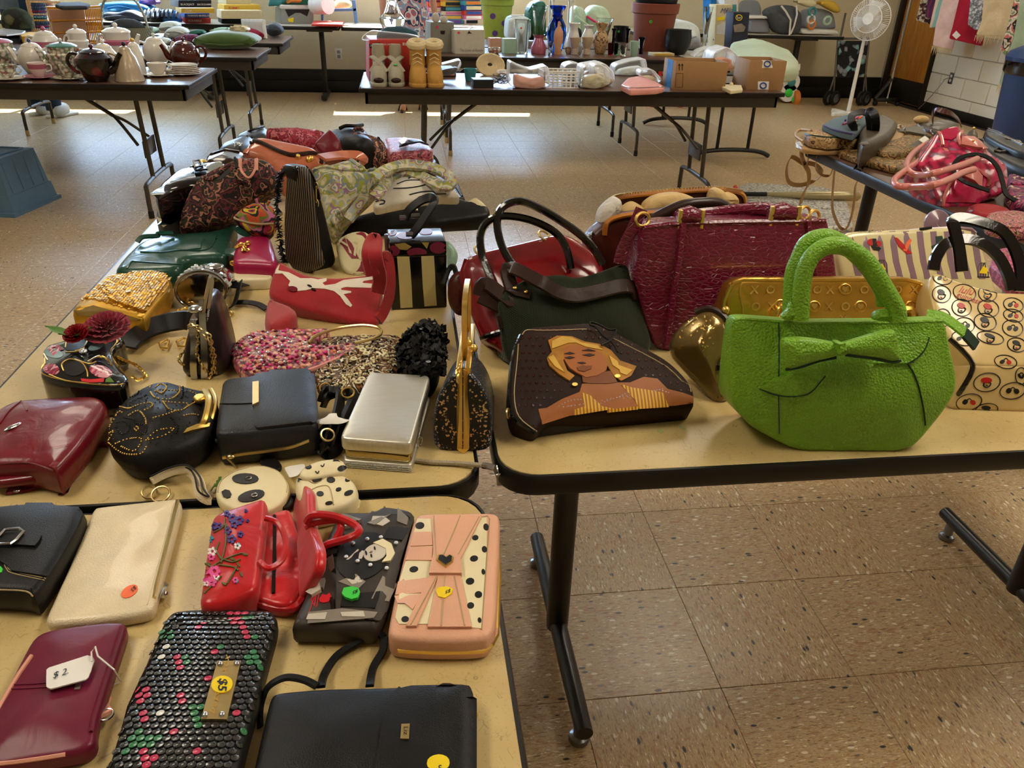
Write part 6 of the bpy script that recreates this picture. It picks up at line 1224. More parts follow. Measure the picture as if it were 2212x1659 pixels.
for x,y,rx,ry,a,k in ((1632,596,68,46,12,'s'),(1625,710,66,60,15,'h'),(1788,700,82,58,15,'t'),(1952,706,66,58,15,'h'),(1768,806,70,60,15,'r'),(1957,812,76,60,15,'r'),(2135,786,72,48,15,'c'),(1630,880,58,66,15,'h'),(1935,908,80,60,15,'h'),(1790,930,70,54,10,'s'),(2135,862,72,44,15,'c'),(2130,952,74,58,15,'s'),(1972,1020,96,44,12,'h'),(2160,1070,68,50,12,'h'),(1772,1026,76,46,20,'s'),(2080,1190,80,46,10,'c'),(1948,1335,95,66,-10,'r'),(2130,1395,92,58,-10,'s'),(1820,1475,92,56,-12,'c'),(1945,1530,80,44,-8,'h'),(2190,1290,40,60,0,'s')):oval('i',x,y,rx,ry,a,k)
def hndl(s,d):return cr([tpl.P(*c1('i',float(a.split(',')[0]),float(a.split(',')[1])))+V((0,0,float(a.split(',')[2])/1000)) for a in s.split()],6)
t.part('handle',MB().ribbon(hndl('1760,590,10 1720,480,25 1680,400,35 1660,350,40 1720,340,42 1850,370,42 2000,420,40 2100,500,30 2170,600,15 2190,690,0',0),.02,.005,(-.2,-.6,.6)),'black_gloss');t.part('handle',MB().ribbon(hndl('1570,540,0 1580,480,10 1640,430,20 1760,420,25 1880,450,25 2000,520,20 2090,620,10 2130,680,0',0),.02,.005,(-.2,-.6,.6)),'black_gloss')
# --- 51 lilac striped bag
t=heap('tote_bag','cream vinyl bag with lilac stripes, hats, gloves and birdcages',c('F','1812,517 1822,505 1850,499 1965,495 2062,490 2102,488 2114,500 2132,560 2160,640 2180,690 1840,690 1812,580 1806,550'),(1840,690),TZ+.01,24,.06,'vinyl_cream',r=.01,rc=.016,puff=.01,yaw=-4)
for k in range(10):
    x=972+k*97;t.part('stripe',t.sf.decal(c('i','%d,265 %d,262 %d,360 %d,480 %d,600 %d,600 %d,480 %d,360'%(x-10,x+34,x+44,x+62,x+92,x+46,x+18,x)),.0007,9,sink=.0003),'lilac')
def icon(mat,*ss):
    for s in ss:t.part('printed_picture',t.sf.decal(c('i',s) if isinstance(s,str) else s,.0014,8,sink=.0004),mat)
icon('icon_red',ell('i',1125,340,30,24),ell('i',1170,352,26,22),ell('i',1825,325,24,22),ell('i',1880,325,16,22),'1285,305 1310,310 1350,350 1415,420 1380,425 1320,370');icon('dot_black','1130,315 1160,315 1165,360 1195,385 1180,400 1140,395 1125,370','1845,292 1868,292 1870,330 1890,350 1890,362 1830,350');icon('orange_sticker','1350,400 1375,340 1400,315 1412,330 1390,370 1375,405');icon('green_edge','1580,300 1628,295 1640,350 1670,375 1600,392 1560,390 1552,368 1585,350');icon('yellow_sticker','1160,550 1200,490 1225,530 1215,560 1180,570','1890,560 1920,510 1950,530 1945,565')
for x,y in ((1200,510),(1920,530)):
    for d in (-36,-18,0,18,36):t.part('birdcage_wire',t.sf.line([c1('i',x+d*.4,y-45),c1('i',x+d,y-15),c1('i',x+d,y+58)],.0008,n=4),'dot_black')
    t.part('birdcage_wire',t.sf.line([c1('i',x-40,y+56),c1('i',x+44,y+58)],.0012,n=4),'dot_black')
t.part('loop_handle',MB().ribbon(cr([t.pl.P(*c1('i',x,y))-t.pl.n*.02 for x,y in ((1600,240),(1592,190),(1615,150),(1650,140),(1690,180),(1720,225))],5),.025,.004,(-.5,-.7,.5)),'lilac');t.part('lettering',t.sf.text('lulu guinness',c1('i',1030,272),(13,-1),(0,-13),.002),'dot_black');t.part('zipper',t.sf.line(c('i','1470,252 1550,244'),.003,.002),'black_soft');t.part('edge_piping',MB().tube(t.sf.path(c('F','1812,520 1822,506 1850,500 2062,492 2102,490 2114,502'),0),.004,6),'lilac')
# --- small pieces behind the cream bag
M('magenta_print','#8e2148',.5,kind='paisley',scale=60,pal=['#8e2148','#b85a7a','#701838']);M('emerald','#17604a',.5,kind='wrinkle',bump=.3)
t=lay('wallet','magenta woven wallet with dashed stitching behind the cream bag','wallet',c('F','2150,538 2172,533 2240,556 2240,610 2200,620 2175,600 2140,570'),.03,'magenta_print',z0=TZ+.06,r=.006,rc=.008);stitches(t,'F','2165,545 2200,556 2235,566',r=.0014)
t=lay('pouch','emerald green cloth pouch under the magenta wallet','pouch',c('F','2172,610 2200,590 2260,600 2260,640 2200,650 2160,640'),.04,'emerald',r=.01,rc=.02,wr=.006);t.part('trim',MB().tube(t.sf.path(c('F','2172,612 2200,594 2250,602'),.001),.003,5),'old_cream')
# ================================================================ bags on the brown side table
M('tan_leather','#b08a58',.4,kind='wrinkle',bump=.2,var=.2);M('tan_print','#b39062',.6,kind='paisley',scale=34,pal=['#c19e6c','#b39062','#8a6a45','#c9a878','#5a4030']);M('denim','#5b6d74',.8,kind='fabric',bump=.4);M('purple_trim','#3a2a66',.5);M('olive_leather','#4b4234',.4,kind='wrinkle',bump=.25);M('pink_patent','#b91f4d',.2,kind='wrinkle',bump=.4,coat=.5,scale=.8,var=.2);M('pink_print','#c22a55',.22,kind='cells',scale=55,bump=.1,coat=.5,pal=['#c22a55','#b81f4c','#c8345e','#c22a55','#b81f4c','#8a5a7a','#c22a55','#c8345e','#b81f4c','#c98a9a']);M('pink_handle','#d07d74',.28,coat=.4);M('brocade','#7a5c34',.6,kind='paisley',scale=30,pal=['#8d6d40','#4a2a1e','#b08a50','#5c3a26','#6f6a3a']);M('red_cloth','#9c1420',.6,kind='wrinkle',bump=.3);M('scarf_purple','#5c1f48',.6,kind='paisley',scale=18,pal=['#6a2350','#4a1a44','#c7b388','#7d2a58','#2a1530','#a33a60'])
t=lay('pouch','tan leather zip pouch with hanging strap at the table corner','pouch',c('j','160,450 170,400 240,380 420,390 600,395 740,385 770,430 740,480 560,520 350,515 220,500'),.02,'tan_leather',r=.008,rc=.02,puff=.006);t.part('tag',t.sf.decal(c('j','165,450 200,440 225,480 190,500 165,490'),.002),'white_trim')
t.part('strap',MB().ribbon(cr([at(*c1('j',215,510),TZ),at(*c1('j',215,560),TZ-.03),at(*c1('j',240,640),TZ-.09),at(*c1('j',280,720),TZ-.14),at(*c1('j',275,820),TZ-.2),at(*c1('j',235,900),TZ-.26),at(*c1('j',205,1000),TZ-.33)],6),.022,.003,(.3,-1,0)),'tan_leather');t.part('strap',MB().ribbon(cr([at(*c1('j',x,y),TZ-z) for x,y,z in ((270,520,.0),(275,600,.06),(240,640,.09),(130,580,.06),(80,680,.12),(100,800,.19),(200,830,.21),(330,790,.19),(400,720,.14),(340,650,.1),(260,630,.09))],6),.02,.003,(.5,-1,.2)),'tan_leather');t.part('strap',MB().ribbon(cr([at(*c1('j',x,y),TZ-z) for x,y,z in ((350,580,.02),(345,680,.1),(400,740,.14),(470,740,.14),(500,660,.09))],6),.012,.003,(.5,-1,.2)),'tan_leather')
t=lay('pouch','stacked tan print zip pouch under the denim bag','pouch',c('j','240,350 270,335 420,318 600,330 760,360 840,380 700,400 480,410 300,390'),.045,'tan_print',z0=TZ+.022,r=.012,rc=.02,puff=.004);t.part('zipper',t.sf.line(c('j','235,360 290,385 480,405 700,396'),.004,.001),'green_edge')
t.part('wrist_loop',MB().tube(cr([t.sf.P(*c1('j',300,350),.002)]+[at(*c1('j',x,y),TZ+.04) for x,y in ((210,335),(165,360),(170,400),(230,440))],6),.006,6),'tan_leather')
t=lay('pouch','denim pouch with purple binding and bright bead trim','pouch',c('j','400,285 480,235 560,210 680,180 800,190 840,220 780,280 740,330 690,375 560,345'),.025,'denim',z0=TZ+.07,r=.008,rc=.012,puff=.006,wr=.004);t.part('binding',t.sf.line(c('j','402,290 480,325 560,350 690,378'),.004,.001,6),'purple_trim')
for i,(x,y) in enumerate(((600,285),(640,265),(620,250),(690,265),(700,235),(740,230),(690,185))):t.part('bead',MB().tube([t.sf.P(*c1('j',x-14,y+8),.003),t.sf.P(*c1('j',x+14,y-8),.003)],.004,6),('thread_pink','orange_sticker','thread_purple','pink_trim')[i%4])
t=lay('handbag','black and olive shoulder bag with wide webbing loops','bag',c('j','740,330 800,260 870,205 950,190 1030,220 1090,260 1060,320 1000,380 880,430 760,470'),.09,'olive_leather',r=.02,rc=.02,wr=.006)
for s in ('770,480,30 740,400,60 700,330,100 660,260,130 670,200,140 740,175,140 800,180,135','850,480,20 860,400,60 880,300,110 870,200,150 840,165,155 820,180,150 830,260,120 840,360,80 845,450,40'):t.part('webbing_strap',MB().ribbon(P3(s,'j'),.03,.004,(-.5,-.7,.4)),'black_soft')
t=lay('handbag','olive leather bag with tapestry sides and silver rings','bag',c('j','880,500 900,420 1000,360 1080,290 1200,270 1330,300 1420,340 1380,430 1280,480 1100,540 950,540'),.05,'brocade',r=.015,rc=.02,puff=.01,wr=.006);t.part('flap',t.sf.decal(c('j','1080,290 1200,275 1330,305 1410,340 1300,360 1120,330'),.01),'olive_leather');t.part('strap',MB().ribbon(P3('1090,290,60 1100,350,60 1060,410,55 960,430,54','j'),.035,.004,(0,-.4,1)),'tan_leather');t.part('strap',MB().ribbon(P3('880,420,60 890,490,54 1000,540,40 1150,520,40 1280,440,60 1350,390,80','j'),.022,.004,(0,-.6,.8)),'olive_leather')
for x,y in ((1100,250),(1160,240),(1105,340),(1370,385)):t.part('ring',MB().torus(t.sf.P(*c1('j',x,y),.012),.011,.0025,(.6,-.5,.5)),'silver')
t.part('label_tag',MB().ribbon(P3('1285,440,75 1340,405,85','j'),.022,.003,(0,-.5,.8)),'white_trim')
t=lay('pouch','tan and cream brocade pouch lying in front of the olive bag','pouch',c('j','540,520 600,495 780,510 900,560 1100,585 1250,570 1240,640 1150,690 1000,660 850,620 700,580'),.025,'brocade',r=.008,rc=.02,puff=.004,wr=.004);t.part('long_strap',MB().ribbon(cr([at(*c1('j',x,y),TZ-z) for x,y,z in ((760,530,-.03),(660,540,-.02),(560,590,0),(515,680,.06),(500,820,.16),(490,960,.27),(500,1080,.36),(560,1210,.46),(620,1215,.46),(665,1100,.38),(690,950,.28),(700,830,.19),(760,720,.1),(840,650,.02),(960,605,-.03))],6),.016,.003,(.3,-1,.1)),'tan_leather')
t=lay('handbag','brown suede bag with a twisted handle by the block wall','bag',c('j','1250,250 1330,260 1420,230 1560,240 1640,270 1600,330 1450,340 1330,310'),.07,'olive_leather',r=.02,rc=.02,wr=.006);t.part('handle',MB().ribbon(P3('1390,260,80 1395,190,120 1430,155,140 1480,165,140 1560,190,130 1620,240,100 1645,290,70','j'),.026,.004,(-.3,-.7,.5)),'cognac');t.part('paper_wad',MB().ball(t.sf.P(*c1('j',1290,265),.01),.025,(1.4,.8,.7)),'kraft_paper')
t=heap('handbag','hot pink patent printed bag with long pale pink handles',c('j','1258,640 1300,560 1400,425 1440,335 1540,290 1642,272 1665,335 1800,400 1900,500 1980,570 2085,625 2100,800 2060,880 1900,930 1800,1000 1700,1028 1470,1034 1400,920 1340,760'),c1('j',1560,1034),TZ,48,.10,'pink_print',r=.02,rc=.03,puff=.03,R=.1,wr=.016,wf=9)
t.part('end_panel',t.sf.decal(c('j','1560,800 1640,770 1760,860 1830,930 1790,1005 1700,1026 1475,1030'),.004,8),'pink_patent');t.part('end_panel',t.sf.decal(c('j','1690,650 1800,620 1960,600 2030,700 1960,780 1900,840 1880,780 1800,720'),.006,8),'pink_patent');t.part('top_panel',t.sf.decal(c('j','1450,345 1540,300 1635,285 1650,340 1560,430 1470,420'),.004,8),'pink_patent')
for s in ('1480,1025 1500,920 1570,790 1640,770','1640,480 1620,400 1660,340 1690,330','1880,845 1890,780 1800,700 1690,650','1440,330 1470,420 1480,480'):t.part('piping',t.sf.line(c('j',s),.005,.003,6),'pink_handle')
for s in ('1740,460 1600,440 1450,440 1320,470 1220,540 1160,640 1180,710 1260,740 1400,725 1560,680 1680,640 1790,595','1680,500 1480,500 1350,560 1200,660 1080,750 1045,800 1080,840 1200,845 1400,830 1560,770 1660,720 1760,690'):t.part('handle',MB().tube(cr([at(*p,TZ+.13) if p[0]>2010 else at(*p,TZ+.10) for p in c('j',s)],5),.0095,10),'pink_handle')
for s in ('1640,420 1740,420 1880,480 1860,525 1760,510 1640,490','1680,620 1780,580 1800,620 1700,660','1620,740 1760,700 1810,760 1800,860 1740,800'):hh=t.part('handle_tab',t.sf.decal(c('j',s),.012,8),'pink_handle')
t.part('rivet',MB().ball(t.sf.P(*c1('j',1727,462),.014),.004),'gold');t.part('name_strip',t.sf.decal(c('j','1480,500 1520,510 1640,680 1610,690'),.003,8),'pink_handle')
solo('shoulder_strap','loose black elastic strap looped over the pink patent bag','strap',MB().ribbon(P3('1900,880,60 1780,840,70 1680,800,80 1600,740,90 1580,660,110 1640,585,130 1780,555,140 1900,590,130 1980,680,110 2020,800,80 2060,920,50 2200,1000,30','j'),.014,.004,(-.3,-.6,.7)),'black_soft',at(*c1('j',1900,900),TZ))
t=lay('wallet','black zip wallets stacked behind the pink bag','wallet',c('j','1860,340 1890,310 2000,350 2220,450 2300,500 2300,560 2150,520 1990,450 1870,380'),.09,'black_leather',r=.01,rc=.012);
for s in ('1880,345 2000,385 2200,470','1890,330 2010,365 2212,450'):t.part('zipper',t.sf.line(c('j',s),.003,.001),'silver')
t=lay('handbag','black leather bag with an open mouth right of the pink bag','bag',c('j','1800,400 1900,430 2050,470 2120,480 2300,600 2300,700 2120,640 1950,560 1820,470'),.07,'black_leather',r=.02,rc=.02,wr=.004);t.part('rim',MB().tube(cr([t.sf.P(*p,.004) for p in c('j','1950,530 2000,490 2060,460 2110,480 2090,530 2000,540')],5),.004,6,True),'olive_leather')
t=lay('coin_purse','small olive leather purse between the pink bag and black wallets','purse',c('j','1710,330 1740,312 1790,318 1812,345 1800,390 1730,380'),.08,'olive_leather',r=.02,rc=.02,puff=.01);t.part('clasp',MB().ball(t.sf.P(*c1('j',1760,325),.002),.006),'gold')
t=lay('scarf','purple and cream paisley scarf folded right of the pink bag','scarf',c('j','2080,660 2200,650 2320,680 2320,1040 2220,1020 2120,960 2060,880 2090,780'),.04,'scarf_purple',r=.012,rc=.02,wr=.012);t.part('fold',t.sf.line(c('j','2100,820 2180,830 2300,800'),.006,.001),'scarf_purple')
t=lay('pouch','red cloth pouch with a gaping mouth beside the paisley wallet','pouch',c('j','1700,1040 1730,1000 1800,985 1950,995 2100,1040 2080,1100 1950,1110 1800,1085'),.03,'red_cloth',r=.01,rc=.02,wr=.006);t.part('mouth',t.sf.decal(ell('j',1732,1045,28,36,-10),.002,8),'wine_leather')
M('paisley_fine','#9c3a4c',.5,kind='paisley',scale=44,pal=['#b04a5c','#2a1a18','#d0a0a0','#8a2a3c','#c9707c','#3a2018','#b39a6a'])
t=lay('wallet','red and pink paisley cloth wallet at the table edge','wallet',c('j','1872,1150 1885,1080 1950,1060 2120,1050 2300,1080 2300,1220 2180,1240 2060,1225 1960,1210 1880,1180'),.03,'paisley_fine',r=.008,rc=.012,puff=.003);t.part('flap',t.sf.decal(c('j','1910,1180 1940,1095 2060,1105 2220,1130 2180,1225 2060,1222'),.005,8),'paisley_fine');t.part('ribbon',MB().ribbon(P3('2200,1260,10 2150,1310,-20 2120,1350,-60 2105,1385,-80','j'),.025,.002,(.3,-.8,.2)),'pink_handle')
# ================================================================ on the floor by the side table
CR['w']=(1560,360,.1537)
M('bubble','#c9c6bd',.35,kind='cells',scale=70,bump=.8,coat=.3,pal=['#cfccc4','#c4c0b6','#d9d6cf']);M('bat_metal','#a89b74',.3,.6)
t=lay('wrapped_parcel','flat parcel in white bubble wrap on the floor with a red tip','parcel',c('w','220,280 360,218 700,235 1100,260 1400,270 1540,320 1500,380 900,390 300,370'),.04,'bubble',z0=0,r=.015,rc=.02,wr=.008);t.part('red_tip',slab(flat(.04),c('w','155,265 200,250 225,300 200,345 165,320'),.03,.006,.01),'lip_red')
t=lay('wrapped_parcel','larger crinkled bubble wrapped parcel on the floor under the bat','parcel',c('w','300,420 500,400 900,430 1300,460 1760,480 1800,600 1860,800 1840,830 1500,860 1000,800 400,650'),.04,'bubble',z0=0,r=.015,rc=.02,wr=.01);t.part('fold',t.sf.line(c('w','330,480 700,500 1200,560 1700,620'),.006,.001),'bubble')
bt=[at(*c1('w',x,y),.062) for x,y in ((620,388),(900,395),(1200,408),(1700,415),(1900,418),(1945,420))];t=T('baseball_bat','pale metal baseball bat with black grip resting on bubble wrapped parcels','bat',V((bt[2].x,bt[2].y,.04)))
t.part('barrel',MB().tube(bt,[.013,.017,.027,.032,.031,.012],14),'bat_metal');t.part('grip',MB().tube([at(*c1('w',290,385),.062),at(*c1('w',622,388),.062)],.0145,12),'rubber')
# ================================================================ background: tables of crockery, shoes, vases, games
CR.update(A=(0,0,.14467),B=(160,0,.14467),D=(1080,0,.14467),E=(900,130,.25197))
M('china','#e4ddd0',.18,coat=.4,bump=0,var=.04);M('china_pink','#b8627a',.2,coat=.4,bump=0);M('china_floral','#e2dac6',.2,kind='cells',scale=60,bump=0,coat=.4,pal=['#e2dac6']*6+['#8a9a70','#e2dac6','#a86a60','#e2dac6']);M('china_green','#3f7a68',.2,coat=.4,bump=0);M('glaze_dark','#23090c',.12,coat=.6,kind='cells',scale=24,bump=0,pal=['#1a0a0c','#23090c','#6a1418','#1a0a0c']);M('glaze_brown','#4a140c',.1,coat=.6,bump=0);M('cozy','#b9a78e',.35,.3,coat=.3);M('china_blue','#4a4a70',.2,coat=.4)
def teapot(label,p,w,h,mat,lid=None,spout=1,knob=None,shape='round',band=None,group='teapots on the brown folding table',name='teapot'):
    t=T(name,label,'teapot',p,group);r=w/2;p=V(p)
    prof={'round':[(.55,0),(.6,.02),(.86,.2),(1,.42),(.93,.6),(.66,.74),(.6,.76)],'tall':[(.8,0),(.85,.02),(.8,.25),(.68,.6),(.55,.78),(.52,.8)],'squat':[(.5,0),(.56,.03),(.62,.08),(1,.45),(.96,.62),(.7,.72),(.66,.74)],'cone':[(1,0),(1.02,.02),(.95,.1),(.9,.3),(.66,.62),(.42,.78),(.4,.8)],'urn':[(.6,0),(.62,.03),(.8,.12),(.98,.5),(1,.58),(.86,.62),(.9,.78)]}[shape]
    t.part('body',MB().lathe([(a*r,b*h) for a,b in prof],p,24),mat);tr,tz=prof[-1][0]*r,prof[-1][1]*h
    ld=t.part('lid',MB().lathe([(tr*1.04,tz),(tr*1.02,tz+h*.02),(tr*.7,tz+h*.08),(tr*.2,tz+h*.11),(0,tz+h*.11)],p,20),lid or mat);t.part('knob',MB().ball(p+V((0,0,tz+h*.16)),h*.06),knob or lid or mat,parent=ld)
    if spout:t.part('spout',MB().tube(cr([p+V((spout*r*a,-.01,h*b)) for a,b in ((.75,.3),(1.1,.38),(1.3,.58),(1.5,.74))],5),[r*.26-i*r*.009 for i in range(16)],8),mat)
    t.part('handle',MB().tube(cr([p+V((-(spout or 1)*r*a,.01,h*b)) for a,b in ((.7,.66),(1.15,.7),(1.4,.52),(1.2,.3),(.85,.2))],6),r*.09,7),mat)
    if band:t.part('band',MB().lathe([(a*r*1.012,b*h) for a,b in prof if .35<b<.7],p,24),band)
    return t
def tp(k,x,y):return at(*c1(k,x,y),TZ)
teapot('white teapot with blue knob behind the pink cup',tp('A',545,1090),.15,.18,'china',spout=-1,knob='china_blue')
teapot('floral teapot with ruffled pink lid at the table end',tp('A',90,1060),.15,.19,'china_floral','china_pink',0,shape='urn')
teapot('large white teapot with pink printed band and finial',tp('A',760,950),.17,.21,'china',spout=0,band='china_pink',knob='china_pink')
teapot('floral teapot with green lid behind the small floral cup',tp('A',1010,1130),.17,.19,'china_floral','china_green',-1,'china','urn')
teapot('plain white square shouldered creamer pot with a tall finial',tp('A',1235,950),.12,.22,'china',spout=0,shape='urn')
teapot('black and red glazed squat teapot with loop knob',tp('A',1460,1215),.19,.19,'glaze_dark',spout=1,shape='squat')
teapot('small white round teapot behind the black and red one',tp('A',1620,1130),.14,.19,'china',spout=0)
teapot('big white teapot with a broad rose pink band',tp('A',1830,985),.17,.24,'china',spout=1,band='china_pink',shape='urn')
teapot('beige dome shaped insulated teapot with black knob',tp('A',1945,1208),.15,.19,'cozy',spout=0,knob='dot_black',shape='cone')
teapot('white and gold tall coffee pot beside the beige dome pot',tp('A',2070,1130),.11,.19,'china',spout=0,knob='gold',shape='tall')
teapot('white teapot sprigged with small flowers beside the brown teapot',tp('B',1260,990),.15,.19,'china',spout=1)
teapot('shiny dark brown round teapot behind the stacked plates',tp('B',1690,1030),.17,.18,'glaze_brown',spout=-1)
def cup(label,p,r,h,mat,band=None):
    t=T('teacup',label,'cup',V(p)+V((0,0,.012)));p=V(p)+V((0,0,.012));pr_=[(.45,0),(.5,.04),(.55,.1),(.85,.45),(.97,.85),(1,1),(.95,.99),(.8,.5),(.4,.15),(0,.12)]
    b=t.part('bowl',MB().lathe([(a*r,z*h) for a,z in pr_],p,22),mat);t.part('handle',MB().tube(cr([p+V((r*a,0,h*z)) for a,z in ((.9,.85),(1.35,.85),(1.4,.5),(.85,.35))],5),.004,6),mat)
    if band:t.part('band',MB().lathe([(a*r*1.01,z*h) for a,z in ((.85,.5),(.93,.7),(.98,.92))],p,22),band)
def saucer(label,p,r,mat,z=0,group=None,name='saucer'):solo(name,label,'plate',MB().lathe([(r*.5,0),(r*.55,.003),(r,.013),(r*.99,.016),(r*.6,.007),(0,.006)],V(p)+V((0,0,z)),26),mat,V(p)+V((0,0,z)),group)
for (k,x,y),r,h,m,bd,sm,lb in ((('A',130,1185),.05,.062,'china_floral',None,'china','cream teacup with green sprigs'),(('A',600,1165),.048,.068,'china','china_pink','china_pink','white teacup with pink band'),(('A',1055,1180),.045,.062,'china_floral',None,'china_floral','small floral teacup with gold spots'),(('B',1265,1130),.052,.058,'china',None,'china','plain white teacup with blue sprig')):
    p=tp(k,x,y+10);saucer('saucer under the '+lb,p,.082,sm);cup(lb+' on a saucer',p,r,h,m,bd)
p=tp('B',1640,1120)
for i in range(6):saucer('gold rimmed white plate in the stack beside the brown teapot',p,.095 if i<3 else .08,'china',i*.0085,'stacked white plates','dinner_plate')
# --- things on the cushion table
def soft(name,label,cat,k,s,th,mat,z0=TZ,extra=None,y=None,part='cloth',**kw):
    """a lump of cloth: stands where its lowest outline pixel meets the table"""
    q=c(k,s);lo=max(q,key=lambda p:p[1]);A=at(*lo,z0) if y is None else atY(*lo,y)
    if y is None and 4.84<A.y<5.34:A=atY(*lo,4.8)
    if y is None and A.y>5.88 and A.x<-1:A=atY(*lo,5.75)
    A.z=z0;t=T(name,label,cat,A)
    kw=dict(dict(r=min(.04,th*.4),rc=.05,puff=th*.3,wr=th*.25,wf=9),**kw);mb=slab(stand(A.x,A.y,z0),q,max(th*1.6,.12),**kw);t.body=t.part(part,mb,mat);t.sf=SF(mb);t.mb=mb
    if extra:t.part('fold',t.sf.line(c(k,extra),.007,.002,6),mat)
    return t
M('green_velvet','#4c6a2c',.7,sheen=.6,var=.15);M('amber_plastic','#e0962a',.25,trans=.2);M('peach_plastic','#e9b48a',.25,trans=.4);M('camo','#4a5030',.8,kind='cells',scale=16,bump=.1,pal=['#4a5030','#2c2a20','#6f6a48','#3a4228']);M('yellow_paper','#d6a21a',.6);M('navy_paper','#23283a',.5);M('teal_cloth','#2f4f5c',.85,kind='wrinkle',bump=.5);M('sky_nylon','#0f78c0',.4,kind='wrinkle',bump=.5);M('navy_nylon','#1a2436',.5,kind='wrinkle',bump=.4);M('purple_cloth','#4a2a58',.85,kind='stripes',scale=12,col2='#7a2a3a',var=.6);M('white_cloth','#d6dedb',.8,kind='wrinkle',bump=.6);M('mint_cloth','#a9c9b4',.8,kind='wrinkle',bump=.6);M('crimson_cloth','#8e1438',.85,kind='wrinkle',bump=.5);M('grey_cloth','#3c4146',.9,kind='wrinkle',bump=.5);M('wicker','#a9a894',.7,kind='stripes',scale=30,col2='#7d7c6a',var=.5)
t=soft('cushion','plump green velvet cushion lying on the folded clothes table','cushion','q','110,352 200,300 350,276 480,282 600,300 705,352 640,400 560,424 400,430 250,420 160,388',.2,'green_velvet',part='cover',r=.05,puff=.05,wr=.006);t.part('seam',MB().tube(t.sf.path(c('q','120,354 250,372 400,385 560,378 695,353'),.002),.006,6),'green_velvet')
t=T('drawer_unit','amber and peach plastic desktop drawer unit with slotted sides','drawers',tp('A',1100,690));pb=standpx(c1('A',840,690),c1('A',1350,670),TZ,0);ub=slab(pb,c('A','695,95 1245,110 1345,660 840,690'),.03,.003,.004);t.part('back_shell',ub,'amber_plastic')
for i in range(3):
    y0,y1=140+i*180,300+i*180;x0,x1=720+i*45,1255+i*30;d=t.part('drawer',slab(PL(pb.o+pb.n*.02,pb.u,pb.v),c('A','%d,%d %d,%d %d,%d %d,%d'%(x0,y0,x1,y0-5,x1+25,y1-8,x0+40,y1)),.03,.004,.006),'peach_plastic');t.part('drawer_lip',MB().tube([pb.P(*c1('A',x0+38,y1+8))+pb.n*.024,pb.P(*c1('A',x1+25,y1))+pb.n*.024],.006,6),'amber_plastic',parent=d)
sd=stand(pb.P(*c1('A',1345,660)).x,pb.P(*c1('A',1345,660)).y,TZ,62,0)
for i in range(9):t.part('slat',MB().tube([sd.P(*c1('A',1275+i*26,130)),sd.P(*c1('A',1345+i*25,650))],.005,5),'amber_plastic')
for y in (110,300,480,650):t.part('side_rail',MB().tube([sd.P(*c1('A',1250+(y-110)*.17,y)),sd.P(*c1('A',1490+(y-110)*.14,y-15))],.008,6),'amber_plastic')
solo('tray','dark soft case lying on top of the amber drawer unit','case',slab(flat(pb.P(*c1('A',970,95)).z+.03),c('A','815,60 880,35 1200,25 1340,55 1300,85 900,90'),.025,.01,.02),'grey_cloth',pb.P(*c1('A',1000,95)))
ap=standpx(c1('A',530,470),c1('A',780,460),TZ,0);t=T('abacus','wooden abacus frame with rows of coloured beads','abacus',ap.o)
for s in ('395,5 450,5 540,470 490,475','395,5 900,15 900,50 405,40','520,455 790,452 790,475 525,478'):t.part('frame_bar',slab(ap,c('A',s),.02,.002,.002),'light_wood')
for i,m in enumerate(('navy_paper','navy_paper','crimson_cloth','light_wood','china_green','yellow_paper','navy_paper','crimson_cloth','light_wood')):
    mb=MB()
    for j in range(11):mb.ball(ap.P(*c1('A',470+i*8+j*25,80+i*45)),.0085,(.7,1,1),6,4)
    t.part('bead_row',mb,m,kind='stuff')
cp=at(*c1('A',260,480),TZ);t=T('cap','camouflage cap upside on the books beside the abacus','cap',cp);t.part('crown',MB().lathe([(.12,0),(.125,.03),(.115,.08),(.08,.13),(.03,.15),(0,.152)],cp+V((0,.05,.03)),20,sy=.8),'camo');t.part('brim',slab(flat(TZ+.045),c('A','20,440 100,470 250,480 400,470 300,500 100,510'),.008,.003,.02),'camo')
def book(label,k,s,th,mat,z0):tt=lay('book',label,'book',c(k,s),th,mat,z0=z0,r=.002,rc=.004,part='cover');tt.part('pages',slab(flat(z0+th*.8),[((x-2*0),y+1.2) for x,y in c(k,s)],th*.6,.001,.002),'paper_white')
book('yellow covered book on the table by the abacus','A','300,510 420,475 760,480 790,510 780,535 320,545',.05,'yellow_paper',TZ);book('dark blue book in the pile under the camouflage cap','A','-60,540 100,520 300,530 280,565 0,590',.03,'navy_paper',TZ);book('blue grey comic book on top of the pile by the cap','A','-60,440 60,425 380,455 330,490 100,515 -60,505',.012,'photo_mid',TZ+.05)
bk=tp('B',800,610);t=T('basket','pale wicker basket with tall arched handle and cloth inside','basket',bk);t.part('bowl',MB().lathe([(.15,0),(.16,.02),(.2,.09),(.205,.1),(.19,.09),(.15,.03)],bk,24,sy=.75),'wicker');t.part('handle',MB().ribbon(cr([bk+V((a,0,z)) for a,z in ((-.17,.08),(-.15,.2),(-.1,.29),(0,.325),(.1,.29),(.15,.2),(.17,.08))],5),.03,.012,[V((a,0,.4)) for a in np.linspace(-1,1,31)]),'wicker');t.part('cloth',MB().ball(bk+V((.02,0,.1)),.1,(1.3,.8,.6)),'grey_cloth')
